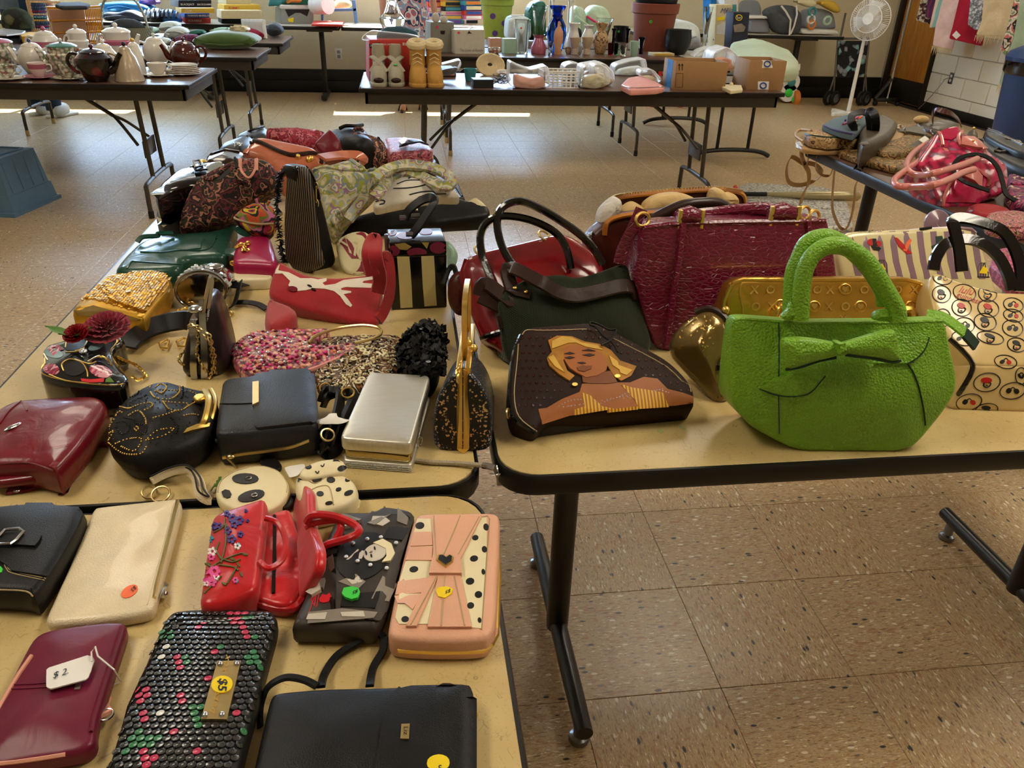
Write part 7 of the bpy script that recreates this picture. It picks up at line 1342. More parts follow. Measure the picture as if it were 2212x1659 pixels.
for nm,lb,s,th,m,z,ex in (('folded_cloth','pale blue white folded cloth behind the green cushion','1240,470 1260,360 1330,325 1500,330 1570,390 1500,470',.1,'white_cloth',0,'1260,420 1400,400 1560,410'),('folded_cloth','white crumpled cloth beside the purple striped clothes','1290,560 1380,420 1560,400 1700,480 1620,560 1450,590',.1,'white_cloth',0,'1380,480 1500,470 1640,500'),('folded_cloth','mint and white cloth bundle behind the basket','960,500 1000,430 1130,405 1230,450 1220,510 1080,530',.09,'mint_cloth',0,'980,480 1100,450 1200,480'),('folded_cloth','purple striped folded clothes left of the cushion','1410,620 1500,560 1640,520 1800,530 1810,600 1800,660 1500,680',.1,'purple_cloth',0,'1430,640 1600,600 1790,610'),('folded_cloth','white and coral clothes bundle by the white teapot','1090,650 1160,590 1300,570 1410,600 1400,680 1250,700',.08,'white_cloth',0,'1100,640 1250,620 1380,640'),('folded_cloth','bright green folded cloth behind the green cushion','1690,480 1780,450 1900,455 1960,500 1850,530 1710,530',.06,'emerald',0,'1700,500 1900,490'),('folded_cloth','pale print folded cloth above the green cushion','2000,480 2100,420 2250,415 2350,440 2300,480 2120,500',.07,'mint_cloth',0,'2050,470 2250,450')):soft(nm,lb,'cloth','B',s,th,m,TZ+z,ex)
soft('folded_cloth','crimson folded cloth right of the green cushion','cloth','q','530,250 600,240 700,270 770,300 740,330 640,310',.09,'crimson_cloth',TZ,'560,260 700,300');soft('folded_cloth','dark grey fuzzy cloth beside the picture frame','cloth','q','765,290 770,215 840,205 900,250 895,300 820,320',.14,'grey_cloth',TZ,'780,250 880,260')
p=tp('q',660,300);pf=standpx(c1('q',560,300),c1('q',760,330),TZ,8);t=T('picture_frame','white framed pale picture leaning by the dark grey cloth','frame',pf.o);t.part('frame',slab(pf,c('q','552,162 745,165 765,330 570,300'),.02,.003,.003),'white_trim');t.part('picture',slab(PL(pf.o+pf.n*.003,pf.u,pf.v),c('q','575,180 728,185 742,300 590,280'),.004,.001,.002),'tissue')
# --- people
def person(label,loc,yaw,hgt,skin,hair,outfit):
    L=V(loc);t=T('person',label,'person',L);S=hgt/1.7;Rz=Matrix.Rotation(yaw,3,'Z');vs,es,rs=[],[],[]
    def add(p,r,pr=None):
        vs.append(tuple(Rz @ (V(p)*S)));rs.append(r*S)
        if pr is not None:es.append((pr,len(vs)-1))
        return len(vs)-1
    pel=add((0,0,.95),.13);sp=add((0,.01,1.12),.115,pel);ch=add((0,.01,1.32),.135,sp);nk=add((0,0,1.45),.055,ch);hd=add((0,-.02,1.56),.085,nk);add((0,-.02,1.64),.075,hd)
    for s in (-1,1):
        hp=add((s*.09,0,.88),.1,pel);kn=add((s*.1,-.01,.48),.06,hp);an=add((s*.1,.02,.09),.038,kn);add((s*.11,-.12,.03),.035,an)
        sh=add((s*.17,.01,1.4),.055,ch);el=add((s*.25,.02,1.12),.042,sh);wr=add((s*.27,-.06,.88),.028,el);pm=add((s*.27,-.08,.82),.03,wr)
        for i,(dx,l) in enumerate(((-.03,.055),(-.012,.075),(.008,.08),(.026,.065))):f1=add((s*.27+dx*.4,-.1+dx,.77),.0095,pm);add((s*.27+dx*.4,-.1+dx,.77-l*.6),.008,f1)
        th=add((s*.25,-.12,.81),.01,pm);add((s*.24,-.135,.77),.0085,th)
    me=bpy.data.meshes.new('body');me.from_pydata(vs,es,[]);o=bpy.data.objects.new('body',me);COL.objects.link(o);o.parent=t.o
    md=o.modifiers.new('skin','SKIN');md.use_smooth_shade=True;sv=me.skin_vertices[0].data
    for i,r in enumerate(rs):sv[i].radius=(r,r)
    sv[0].use_root=True;o.modifiers.new('sub','SUBSURF').levels=2;o.modifiers['sub'].render_levels=2;me.materials.append(MAT[skin])
    def W_(p):return L+Rz @ (V(p)*S)
    t.part('hair',MB().ball(W_((0,.02,1.62)),.105*S,(1,1.05,1.1),14,9).ball(W_((0,.05,1.52)),.09*S,(1,.7,1.2),12,8),hair)
    for s in (-1,1):t.part('eye',MB().ball(W_((s*.03,-.1,1.585)),.009*S),'dot_black');t.part('ear',MB().ball(W_((s*.088,-.01,1.57)),.022*S,(.4,.8,1.2)),skin)
    t.part('nose',MB().ball(W_((0,-.112,1.55)),.014*S,(.8,1,1.3)),skin);t.part('mouth',MB().ball(W_((0,-.098,1.51)),.02*S,(1.2,.5,.35)),'lip_red')
    def rings(prof):
        mb=MB();n=24;v=[];f=[]
        for z,rx,ry,cx in prof:
            for j in range(n):a=2*PI*j/n;v.append(W_((cx+rx*math.cos(a),ry*math.sin(a),z)))
        for i in range(len(prof)-1):
            for j in range(n):f.append((i*n+j,i*n+(j+1)%n,(i+1)*n+(j+1)%n,(i+1)*n+j))
        return mb.add(v,f)
    if outfit=='dress':
        t.part('dress',rings([(.5,.24,.19,0),(.7,.225,.185,0),(.9,.21,.175,0),(1.05,.18,.155,0),(1.2,.185,.155,0),(1.34,.19,.15,0),(1.42,.15,.1,0),(1.44,.09,.07,0)]),'dress_print')
        for s in (-1,1):sd_=t.part('sandal',MB().box(tuple(W_((s*.11-.045,-.16,0))),tuple(W_((s*.11+.045,.08,.018))),.006),'brown_strap');t.part('sandal_strap',MB().tube(cr([W_((s*.11+a,-.08,z)) for a,z in ((-.046,.012),(-.03,.06),(.0,.075),(.03,.06),(.046,.012))],4),.009,6),'brown_strap',parent=sd_)
    else:
        t.part('shirt',rings([(.86,.19,.15,0),(1.0,.2,.16,0),(1.2,.2,.165,0),(1.36,.2,.15,0),(1.43,.14,.1,0),(1.46,.08,.07,0)]),'shirt_blue')
        for s in (-1,1):
            t.part('sleeve',MB().tube(cr([W_((s*.17,.01,1.41)),W_((s*.22,.02,1.26)),W_((s*.25,.02,1.12))],4),[.07*S]*5+[.062*S]*4,12),'shirt_blue');t.part('jeans_leg',rings([(.06,.062,.065,s*.1),(.3,.072,.075,s*.1),(.5,.085,.088,s*.1),(.75,.105,.11,s*.095),(.96,.12,.13,s*.08)]),'jeans')
            sh_=t.part('sneaker',MB().ball(W_((s*.11,-.06,.05)),.075*S,(.68,1.9,.85),14,8),'sneaker_white');t.part('sole',slab(flat(L.z+.022),None,.02,.005,.03,ab=[tuple(W_((s*.11+a,b,0)))[:2] for a,b in ((-.05,-.2),(.05,-.2),(.058,-.05),(.05,.085),(-.05,.085),(-.055,-.05))]),'white_trim',parent=sh_)
    return t
M('skin','#c08a70',.5,bump=.05);M('hair_grey','#7a6a58',.7);M('shirt_blue','#5a6674',.85,kind='wrinkle',bump=.4);M('jeans','#1f3450',.85,kind='fabric');M('sneaker_white','#c9c4b8',.7);M('dress_print','#7a8aa8',.8,kind='paisley',scale=7,bump=.2,pal=['#5a7aa8','#b8606c','#d0c8c8','#1f3a58','#c88a90','#8aa0c0','#e0d8d4'])
person('person in a blue and pink print dress standing behind the red paper box',at(888,238,0),.25,1.65,'skin','hair_grey','dress')
person('person in jeans, grey blue shirt and white sneakers behind the teapots',at(104,250,0),2.6,1.75,'skin','hair_grey','jeans')
PROF={'cup':[(.7,0),(.75,.02),(1,1),(.94,.99),(.68,.06),(0,.05)],'vase':[(.5,0),(.55,.02),(1,.4),(.85,.6),(.5,.75),(.55,.85),(.85,1),(.8,.99),(.45,.76),(0,.5)],'bottle':[(.7,0),(.75,.03),(.7,.2),(1,.5),(.9,.7),(.3,.85),(.28,.95),(.2,1),(0,1)],'pot':[(.72,0),(.74,.02),(.9,.78),(.97,.8),(1,.99),(.95,1),(.86,.82),(.7,.1),(0,.08)],'round':[(.6,0),(.65,.03),(.95,.35),(1,.7),(.92,.95),(.96,1),(.88,.97),(.6,.1),(0,.08)],'flare':[(.55,0),(.6,.02),(.5,.2),(.6,.6),(1,1),(.95,.99),(.5,.3),(0,.1)],'jug':[(.9,0),(.95,.02),(1,.35),(.62,.72),(.55,.82),(.8,1),(.74,.99),(.5,.8),(0,.4)]}
def msz(k,x,y,z):p=at(*c1(k,x,y),z);return p,CR[k][2]*(p-CAM).dot(cF)/FPX
def vase(name,label,k,x,yb,w,yt,prof,mat,cat=None,z0=TZ,extra=None,n=22):
    p,m=msz(k,x,yb,z0);H_=(yb-yt)*m/.92;r=w*m/2;mb=MB().lathe([(a*r,b*H_) for a,b in PROF[prof]],p,n)
    if not extra:return solo(name,label,cat or name,mb,mat,p)
    t=T(name,label,cat or name,p);t.part('vessel',mb,mat);t.sf=SF(mb);t.p,t.r,t.H=p,r,H_;extra(t);return t
def bxo(name,label,cat,k,x0,x1,yb,yt,dep,mat,z0=TZ,txt=None,tcol='paper_white',dx=0,panel=None):
    pl=standpx(c1(k,x0,yb),c1(k,x1,yb),z0,0);A,B=at(*c1(k,x0,yb),z0),at(*c1(k,x1,yb),z0);t=T(name,label,cat,(A+B)/2)
    mb=slab(pl,c(k,'%d,%d %d,%d %d,%d %d,%d'%(x0,yb,x0+dx,yt,x1+dx,yt,x1,yb)),dep,.002,.002);t.part('carton',mb,mat);t.sf=SF(mb);t.pl=pl;w=(x1-x0);h=yb-yt
    if panel:t.part('printed_panel',t.sf.decal(c(k,'%d,%d %d,%d %d,%d %d,%d'%(x0+w*.1,yb-h*.15,x0+w*.1,yt+h*.15,x1-w*.1,yt+h*.15,x1-w*.1,yb-h*.15)),.0015),panel)
    if txt:s=min(h*.55,w*1.5/len(txt))*CR[k][2];t.part('lettering',t.sf.text(txt,c1(k,x0+w*.12,yb-h*.3),(s,0),(0,-s),.003,bold=.01),tcol)
    return t
for m,h in (('c_yellow','#d8b040'),('c_red','#c03a30'),('c_blue','#2f4a90'),('c_black','#1c1e22'),('c_cream','#d3c39a'),('c_purple','#6a4a90'),('c_teal','#3f8a90'),('c_orange','#d07a30'),('c_pink','#c86a90'),('c_white','#dcdcd8')):M(m,h,.45,bump=0)
M('helmet_blue','#1560a8',.2,coat=.5);M('bin_clear','#a9ada6',.3,trans=.3);M('chair_blue','#4a6a9a',.4);M('terracotta','#8a4a38',.6);M('pot_black','#17181c',.3);M('glass_clear','#eef4f4',.03,kind='glass');M('glass_blue','#2a6ae0',.03,kind='glass');M('glass_purple','#3a1a50',.05,kind='glass');M('glass_red','#8a0f28',.05,kind='glass');M('glass_green','#1f7a40',.05,kind='glass');M('mint','#a8c8b0',.4);M('peach','#d49a78',.5);M('bisque','#c9b394',.45);M('sand_art','#a8845c',.5,kind='paisley',scale=26,pal=['#b8946a','#c9a878','#b08a60','#4a342a','#c4a070']);M('lime','#a8b84a',.45);M('crate_grey','#8f8c80',.7);M('crate_white','#cfc9b8',.7);M('grass','#2f5a1c',.7);M('film','#f2f6fa',.15,kind='film',trans=.9);M('cardboard','#a07a50',.75,var=.1);M('suede_tan','#b98a40',.8);M('sandal_grey','#a39c88',.7);M('fleece','#d8c398',.95,kind='wrinkle',bump=.6);M('pillow_mint','#b9c6a8',.6,kind='wrinkle',bump=.3,scale=.5);M('duffel','#4a4e54',.6,kind='wrinkle',bump=.4);M('seat_grey','#8d9096',.5);M('bag_green','#c9e0c0',.5,kind='wrinkle',bump=.5);M('bin_blue','#5d7f9c',.4,bump=.05);M('can_blue','#2a3f66',.45,bump=.05);M('raindrop','#17191c',.7,kind='cells',scale=20,bump=0,pal=['#17191c','#17191c','#7fb0b4','#17191c','#8a9098','#17191c'])
# --- back counter
soft('jacket','bright blue nylon jacket heaped on the back counter','jacket','B','330,60 420,45 700,30 950,55 1120,110 1130,250 900,290 600,290 430,200',.2,'sky_nylon',extra='500,120 700,100 950,160',y=7.5);soft('duffel_bag','dark navy bag in front of the blue nylon jacket','bag','B','400,250 430,180 620,200 760,150 900,180 1080,290 1060,320 700,315 430,305',.15,'navy_nylon',extra='420,260 700,240 1000,290',y=7.3)
for lb,x,yb,w,m in (('black vented bicycle helmet on the back counter',1270,315,320,'pot_black'),('blue and black vented bicycle helmet beside the black one',1500,312,300,'helmet_blue')):
    p,s=msz('B',x,yb,TZ);p.y=7.4;t=T('bike_helmet',lb,'helmet',p);t.zmin=TZ+.001;t.part('shell',MB().ball(p+V((0,0,.02)),w*s/2,(1,1.25,.95),18,10),m)
    for a in (-.5,-.25,0,.25,.5):t.part('vent',MB().tube(cr([p+V((a*w*s*.8,-.19*math.cos(q)*(1-a*a),.02+w*s*.49*math.sin(q)*(1-a*a*.8))) for q in (.3,.7,1.1)],4),.014,6),'c_black' if m != 'pot_black' else 'steel')
for a in ((1560,1800,112,0,'c_black','BLACKJACK'),(1810,2050,112,0,'c_black','BACKGAMMON')):bxo('game_box','black boxed game lettered %s on top of the left stack'%a[5].lower(),'game','B',*a[:4],.3,a[4],TZ+.2,a[5])
for i,(x0,x1,yb,yt,m,tx,lb) in enumerate(((1600,2100,195,122,'c_yellow','CLUE','yellow'),(1650,2020,267,197,'c_blue','WAHOO MARBLES','blue'),(1660,2040,347,268,'c_red','SCRABBLE','red'))):bxo('game_box','%s board game box in the left stack on the back counter'%lb,'game','B',x0,x1,yb,yt,.3,m,TZ+(2-i)*.062,tx)
for x0,x1,yb,yt,m,z,tx,lb in ((390,560,200,152,'c_black',0,None,'black puzzle box with yellow dot at the bottom'),(388,735,160,90,'c_cream',.055,None,'wide cream game box in the middle'),(412,720,90,42,'c_yellow',.12,'RUMMY','yellow and black game box near the top'),(430,640,38,-20,'c_cream',.17,None,'small cream box at the very top')):bxo('game_box',lb+' of the right stack','game','q',x0,x1,yb,yt,.28,m,TZ+z,tx,'c_red')
t=bxo('storage_bin','cloudy plastic storage bin with a white lid and toys inside','bin','q',900,1175,205,75,.35,'bin_clear');t.part('lid',slab(t.pl,c('q','892,75 1185,75 1185,42 895,42'),.37,.006,.006),'white_plastic');t.part('goggle_shape',t.sf.decal(c('q','930,80 1140,80 1120,140 1060,110 1020,110 960,145'),.002),'c_black');t.part('gecko_sticker',t.sf.decal(c('q','955,160 1005,150 1000,190 960,185'),.002),'yellow_sticker')  # flat black goggle-shaped decal and yellow sticker on the bin front
t=T('towel','green and orange towels piled on the plastic bin','towel',t.pl.P(*c1('q',1040,42)))
for s,m in (('780,55 800,-20 900,-40 930,10 880,50','c_teal'),('900,42 920,0 1100,-20 1180,10 1180,42','emerald'),('930,20 1000,-10 1080,0 1060,25','c_orange')):t.part('folded_towel',slab(stand(t.L.x,t.L.y-(.02 if m=='c_orange' else 0),t.L.z),c('q',s),.2,.02,.02,wr=.02),m)
solo('fabric_roll','white roll of material lying beside the towels','roll',MB().tube([atY(*c1('q',1185,40),7.45),atY(*c1('q',1300,40),7.3)],.09,14),'paper_white',atY(*c1('q',1240,60),7.4))
for i in range(2):lay('folder',('upper' if i else 'lower')+' of two bright red folders on the back counter','folder',c('q','1155,205 1180,175 1430,178 1420,210'),.018,'c_red',z0=TZ+i*.02,r=.003,rc=.004).part('spine',MB().tube([at(*c1('q',1157,207),TZ+.01+i*.02),at(*c1('q',1418,212),TZ+.01+i*.02)],.006,6),'lip_red')
p=at(*c1('q',1400,200),TZ);t=T('step_stool','slate blue wooden stool frame standing on the back counter','stool',p)
for s in ('1240,75 1540,70 1540,95 1240,100','1500,0 1530,0 1555,195 1525,200','1235,80 1260,80 1255,195 1240,195'):t.part('rail',slab(stand(p.x,p.y,TZ),c('q',s),.04,.003,.004),'chair_blue')
cols=['c_orange','c_white','c_pink','c_red','c_blue','c_teal','c_purple','c_cream','c_black','c_yellow'];n=0
for x0,x1,ys in ((650,765,(200,150,105,60,15,-30)),(785,950,(205,165,130,95,55,10,-30)),(962,1120,(205,165,130,90,45,5,-30))):
    for i,(a,b) in enumerate(zip(ys,ys[1:])):
        cn,pn=cols[n%10],cols[(n*3+1+n // 10*4)%10];bxo('game_box','%s boxed puzzle with a %s picture panel behind the print dress'%(cn[2:],pn[2:]),'game','r',x0,x1,a,b+2,.25,cn,TZ+(0 if i==0 else (atY(*c1('r',x0,a),7.35).z-TZ)),None,panel=pn);n += 1
# --- vase table
p,m_=msz('r',780,450,TZ);t=bxo('crate','grey wooden letter crate with scalloped back and pink sticker','crate','r',672,872,448,190,.2,'crate_grey');t.part('clip',t.sf.decal(c('r','755,262 795,262 790,290 760,290'),.004),'black_metal');sticker(t,ell('r',728,232,13,12),'pink_sticker');t.part('finial',MB().ball(t.pl.P(*c1('r',715,150)),.03,(1,.4,1.2)),'crate_white');t.part('finial',MB().ball(t.pl.P(*c1('r',785,165)),.03,(1,.4,.9)),'crate_white')
t=bxo('crate','cream wooden crate with a clip and script lettering','crate','r',882,1135,462,255,.2,'crate_white',dx=-2);t.part('lettering',t.sf.text('The Love of Family',c1('r',915,440),(6.6,0),(0,-9),.003,shear=.3),'photo_mid');t.part('clip',t.sf.decal(c('r','990,240 1020,240 1025,285 985,285'),.004),'black_metal');sticker(t,ell('r',912,280,12,11),'pink_sticker')
def cupx(t):
    t.part('foam',MB().torus(t.p+V((0,0,t.H)),t.r,.02,(0,0,1),20,6),'c_white');t.part('green_fill',MB().lathe([(t.r*.98,t.H*.97),(0,t.H*1.03)],t.p,20),'lime')
    for x,y in ((1203,138),(1300,200),(1222,285)):t.part('printed_ring',t.sf.decal(ell('r',x,y,24,26),.003),'c_purple')
vase('planter','tall lime tapered planter with purple rings and foam rim','r',1235,320,290,30,'pot','lime',extra=cupx)
for nm,lb,x,yb,w,yt,m in (('candle','peach cube candle beside the lime planter',1232,432,100,325,'peach'),('candle','mint green cube candle in front of the clear vase',1355,458,108,330,'mint')):bxo(nm,lb,'candle','r',x-w/2,x+w/2,yb,yt,.07,m).part('wick',MB().tube([at(*c1('r',x,yt),TZ+.12),at(*c1('r',x,yt),TZ+.125)],.002,4),'dot_black')
V_=vase
V_('vase','clear straight glass vase with red sticker','D',325,800,230,375,'cup','glass_clear',extra=lambda t:sticker(t,ell('D',318,420,16,16),'orange_sticker'));V_('vase','clear flared glass vase behind the grass pot','D',575,660,240,180,'flare','glass_clear');V_('vase','tall cobalt blue glass vase','D',830,800,300,205,'vase','glass_blue');V_('vase','white ceramic vase behind the clear glass vase','D',250,640,240,290,'vase','china')
def grass(t):
    g=MB()
    for i in range(70):a,q=random.uniform(0,6.28),random.uniform(0,t.r*.8);b=t.p+V((q*math.cos(a),q*math.sin(a),t.H*.9));g.tube([b,b+V((random.uniform(-.03,.03),random.uniform(-.03,.03),random.uniform(.05,.12)))],[.003,.0005],4)
    t.part('grass_blades',g,'grass',kind='stuff');t.part('base_ring',MB().lathe([(t.r*.8,0),(t.r*.85,.02),(t.r*.8,.03)],t.p,18),'pot_black')
V_('flower_pot','pink dotted boot shaped pot with spiky grass','D',570,800,230,560,'jug','china_pink','pot',extra=grass);V_('perfume_bottle','peach frosted bottle with slim stopper in front of the blue vase','D',860,815,140,400,'bottle','peach','bottle');V_('pitcher','white ceramic pitcher right of the blue vase','D',1080,780,230,415,'jug','china');V_('goblet','bisque bud vase left of the small hexagon glass','D',1110,815,170,600,'flare','bisque');V_('goblet','bisque bud vase right of the small hexagon glass','D',1290,815,180,595,'flare','bisque');V_('vase','white enamel pitcher behind the bisque bud vases','D',1310,640,200,420,'jug','china');V_('vase','tan sand painted round vase with narrow neck','D',1485,800,240,415,'vase','sand_art');V_('vase','clear scalloped glass vase behind the sand painted vase','D',1540,640,260,330,'flare','glass_clear')
V_('candle_holder','small clear glass candle holder beside the peach bottle','D',750,830,110,650,'flare','glass_clear','glass');V_('shot_glass','ruby red shot glass','D',1650,820,105,670,'cup','glass_red','glass');V_('shot_glass','green shot glass beside the ruby one','D',1725,815,80,670,'cup','glass_green','glass');V_('shot_glass','clear shot glass between the green and mint glasses','D',1835,835,130,680,'cup','glass_clear','glass');V_('tumbler','pale mint glass tumbler at the table edge','D',1995,840,140,650,'cup','mint','glass');V_('vase','small purple glass vase beside the mint tumbler','D',2100,810,110,595,'flare','glass_purple');V_('candle_holder','purple glass candlestick left of the black pail','D',1690,640,80,460,'flare','glass_purple','glass');V_('candle_holder','purple glass candlestick right of the black pail','D',1895,640,80,460,'flare','glass_purple','glass');V_('pail','small black pail with a green dot sticker','D',1790,620,230,425,'cup','pot_black',extra=lambda t:sticker(t,ell('D',1775,470,18,18),'green_sticker'))
V_('flower_pot','large terracotta plastic flower pot with green sticker','s',500,430,400,95,'pot','terracotta','pot',extra=lambda t:sticker(t,ell('s',497,185,13,13),'green_sticker'));p,m_=msz('s',500,430,TZ);zt=335*m_/.92
solo('flower_pot','black ribbed plastic flower pot set inside the terracotta one','pot',MB().lathe([(.7*190*m_,zt*.55),(.9*190*m_,zt),(.96*200*m_,zt*1.27),(.98*200*m_,zt*1.3),(.9*195*m_,zt*1.28),(.6*190*m_,zt*.6)],p,32),'pot_black',p+V((0,0,zt*.55)));V_('cooking_pot','glossy black round cooking pot beside the terracotta pot','s',712,462,230,285,'round','pot_black','pot')
p=at(*c1('D',890,590),TZ);t=T('lantern','white metal candle lantern with glass sides and red sticker','lantern',p)
for a,b in ((-.09,-.09),(.09,-.09),(-.09,.09),(.09,.09)):t.part('post',MB().box((p.x+a-.008,p.y+b-.008,TZ),(p.x+a+.008,p.y+b+.008,TZ+.33),.002),'white_trim')
t.part('roof',MB().lathe([(.15,.33),(.15,.345),(.08,.45),(.02,.47)],p,4,Matrix.Translation(p) @ Matrix.Rotation(PI/4,4,'Z') @ Matrix.Translation(-p)),'white_trim',smooth=0);t.part('base',MB().box((p.x-.11,p.y-.11,TZ),(p.x+.11,p.y+.11,TZ+.02),.004),'white_trim')
for lb,s,z in (('pale green bag of bedding left of its twin behind the vases','1100,590 1090,150 1160,85 1280,130 1310,300 1290,590',0),('pale green bag of bedding with pink ribbon behind the vases','1300,590 1310,180 1400,85 1560,90 1660,200 1670,330 1600,590',0)):A_=at(*c1('D',float(s.split(',')[0])+100,590),TZ);tt=T('bedding_bag',lb,'bag',A_);tt.part('bag',slab(stand(A_.x,A_.y,TZ),c('D',s),.25,.05,.06,.04,R=.1,wr=.03,wf=8),'bag_green');tt.part('tie',MB().tube([A_+V((random.uniform(-.1,.1),-.02,.2)),A_+V((.1,-.03,.1))],.01,6),'pink_sticker' if 'ribbon' in lb else 'bag_green')
t=bxo('pillow_box','tall white and blue carton with a pillow picture and logo','box','s',1040,1180,400,40,.12,'c_cream',dx=15,z0=TZ);t.part('lettering',t.sf.text('My',c1('s',1085,110),(13,-1),(1,-14),.003,shear=.4),'c_blue');t.part('lettering',t.sf.text('Pillow',c1('s',1135,112),(8,-1),(1,-16),.003,shear=.4),'c_blue');t.part('badge',t.sf.decal(c('s','1062,150 1125,138 1122,168 1062,178'),.003),'yellow_sticker');t.part('picture',t.sf.decal(c('s','1060,220 1120,190 1165,200 1150,300 1055,290'),.002),'c_white');t.part('face',t.sf.decal(ell('s',1150,165,18,28),.004),'peach');t.part('side_panel',t.sf.decal(c('s','1030,330 1165,338 1160,355 1030,345'),.003),'c_blue')
t=bxo('pillow_box','navy blue carton with a round yellow logo beside the white carton','box','s',1180,1315,430,105,.12,'navy_paper',dx=25);t.part('logo_ring',MB().tube(t.sf.path(ell('s',1248,150,27,24),.003),.003,5,True),'yellow_sticker');t.part('lettering',t.sf.text('bn',c1('s',1230,162),(10,0),(0,-10),.003),'paper_white');t.part('picture',t.sf.decal(c('s','1200,215 1270,200 1305,230 1290,270 1210,275'),.003),'photo_mid')
t=T('pillow','large pale mint pillow in a sleeve on the grey folding table','pillow',at(*c1('s',1450,560),TZ));t.part('cover',slab(flat(TZ+.1),c('s','1170,400 1180,350 1380,345 1560,370 1700,420 1770,500 1775,560 1600,570 1300,520'),.1,.045,.04,.04,R=.2,wr=.01),'pillow_mint');t.part('label_card',slab(stand(at(*c1('s',1720,600),TZ).x,at(*c1('s',1720,600),TZ).y,TZ),c('s','1650,580 1775,545 1770,600 1650,600'),.004,.001,.002),'paper_white')
# --- shoes, box and bags of oddments
t=bxo('paper_box','red copy paper carton filled with clear bottles and teal cloth','box','r',150,520,690,340,.3,'c_red',dx=0);t.part('label',t.sf.decal(c('r','150,372 243,362 245,402 152,410'),.002),'c_black');t.part('lettering',t.sf.text('STAPLES',c1('r',158,398),(4.4,-.3),(0,-6),.004),'paper_white');t.part('lettering',t.sf.text('copy paper',c1('r',256,383),(5.2,0),(0,-6),.003),'paper_white');t.part('lettering',t.sf.text('8½x11"',c1('r',432,388),(7.5,0),(0,-9),.003,bold=.02),'paper_white')
zb=t.pl.P(*c1('r',340,340)).z;t.part('clear_liner',slab(stand(t.pl.o.x,t.pl.o.y+.02,zb),c('r','80,345 90,310 160,260 480,290 570,310 580,345'),.06,.01,.02,wr=.02,wf=20),'film');yq=t.pl.o.y+.1;solo('cloth','dark teal cloth stuffed in the red carton','cloth',slab(stand(t.pl.o.x,yq,zb),c('r','205,345 215,280 300,235 450,232 570,280 560,345'),.12,.03,.03,.02,wr=.03,wf=14),'teal_cloth',atY(*c1('r',380,340),yq));pd=atY(*c1('r',350,240),yq+.14);solo('decanter','clear glass decanter standing in the red carton','decanter',MB().lathe([(.05,0),(.07,.02),(.075,.05),(.03,.1),(.025,.15),(.035,.17),(.02,.15),(.06,.05)],pd,20),'glass_clear',pd)
def shoe(label,x,yb,k,w,kind):
    p,m=msz(k,x,yb,TZ);r=w*m/2;t=T('boot' if kind else 'sandal',label,'shoe',p);L_=.25 if kind else .22;up='suede_tan' if kind else 'sandal_grey';v=[];f=[];N=14
    pr_=[(0,.35,.02,.5),(.02,.75,.05,.55),(.06,.95,.075,.65),(.11,1,.09,.7),(.15,.85,.13 if kind else .1,.72),(.19,.8,.17 if kind else .13,.75),(L_,.7,.18 if kind else .16,.75)]
    for d,a,h,e in pr_:
        for j in range(N):q=PI*j/(N-1);v.append(p+V((-r*a*math.copysign(abs(math.cos(q))**.7,math.cos(q)),d,.02+h*abs(math.sin(q))**.8)))
    for i in range(len(pr_)-1):
        for j in range(N-1):f.append((i*N+j,i*N+j+1,(i+1)*N+j+1,(i+1)*N+j))
    f.append(tuple(range(N)));t.part('upper',MB().add(v,f),up);t.part('sole',slab(flat(TZ+.022),None,.022,.006,.02,ab=[(p.x+a*r,p.y+b) for a,b in ((-.7,-.01),(.7,-.01),(1.05,.06),(1,.12),(.85,L_),(-.85,L_),(-1,.12),(-1.05,.06))]),up)
    if kind:
        t.part('shaft',MB().lathe([(r*.9,.1),(r*.85,.16),(r*.9,.2),(r*.8,.21)],p+V((0,.17,0)),16),up);t.part('fleece_cuff',MB().torus(p+V((0,.17,.205)),r*.72,.022,(0,-.3,1),16,8),'fleece')
        for i in range(5):t.part('lace',MB().tube([p+V((-r*.5,.1+i*.017,.11+i*.02)),p+V((0,.085+i*.017,.125+i*.02)),p+V((r*.5,.1+i*.017,.11+i*.02))],.004,5),'fleece')
    else:
        t.part('toe_opening',MB().ball(p+V((0,.0,.035)),r*.6,(1,.35,.5)),'brown_strap');t.part('heel_cup',MB().lathe([(r*.7,.1),(r*.75,.16),(r*.65,.2)],p+V((0,.19,0)),14),'sandal_grey')
        for s in (-1,1):t.part('cross_strap',MB().ribbon(cr([p+V((s*r*.9,.07,.07)),p+V((0,.1,.12)),p+V((-s*r*.8,.17,.14))],4),.03,.005,(0,-.6,.8)),'sandal_grey')
    return t
shoe('grey strappy heeled sandal without sticker',232,745,'r',150,0);t=shoe('grey strappy heeled sandal with a green sticker',380,745,'r',145,0);t.part('price_sticker',MB().ball(t.L+V((0,.08,.105)),.012,(1,1,.3)),'green_sticker');shoe('tan suede boot with the folded fleece cuff beside the sandals',570,752,'r',155,1);shoe('tan suede boot with fleece cuff nearer the plastic bags',715,752,'r',150,1)
bxo('dvd_case','dark boxed set with clear wrap behind the boots','box','r',760,890,655,590,.18,'c_black',panel='c_orange');bxo('gift_box','small black gift box with a silver lid','box','r',1040,1210,752,680,.1,'c_black');V_('headband','blue plastic ring toy beside the coil of yarn','r',1010,690,110,600,'cup','c_teal')
p,m_=msz('r',1185,640,TZ);t=T('yarn_coil','coil of thick cream yarn behind the black gift box','yarn',p)
for i in range(7):t.part('strand',MB().torus(p+V((0,.02+i*.005,.055)),.066-i*.008,.008,(.2,-1,.5),20,6,1.3),'fleece')
p,m_=msz('r',1280,735,TZ);wire=cr([p+V((random.uniform(-.06,.06),random.uniform(-.04,.04),random.uniform(.01,.07))) for _ in range(30)],5);solo('cable','tangled dark wire cable beside the black gift box','cable',MB().tube(wire,.0025,5),'steel',p)
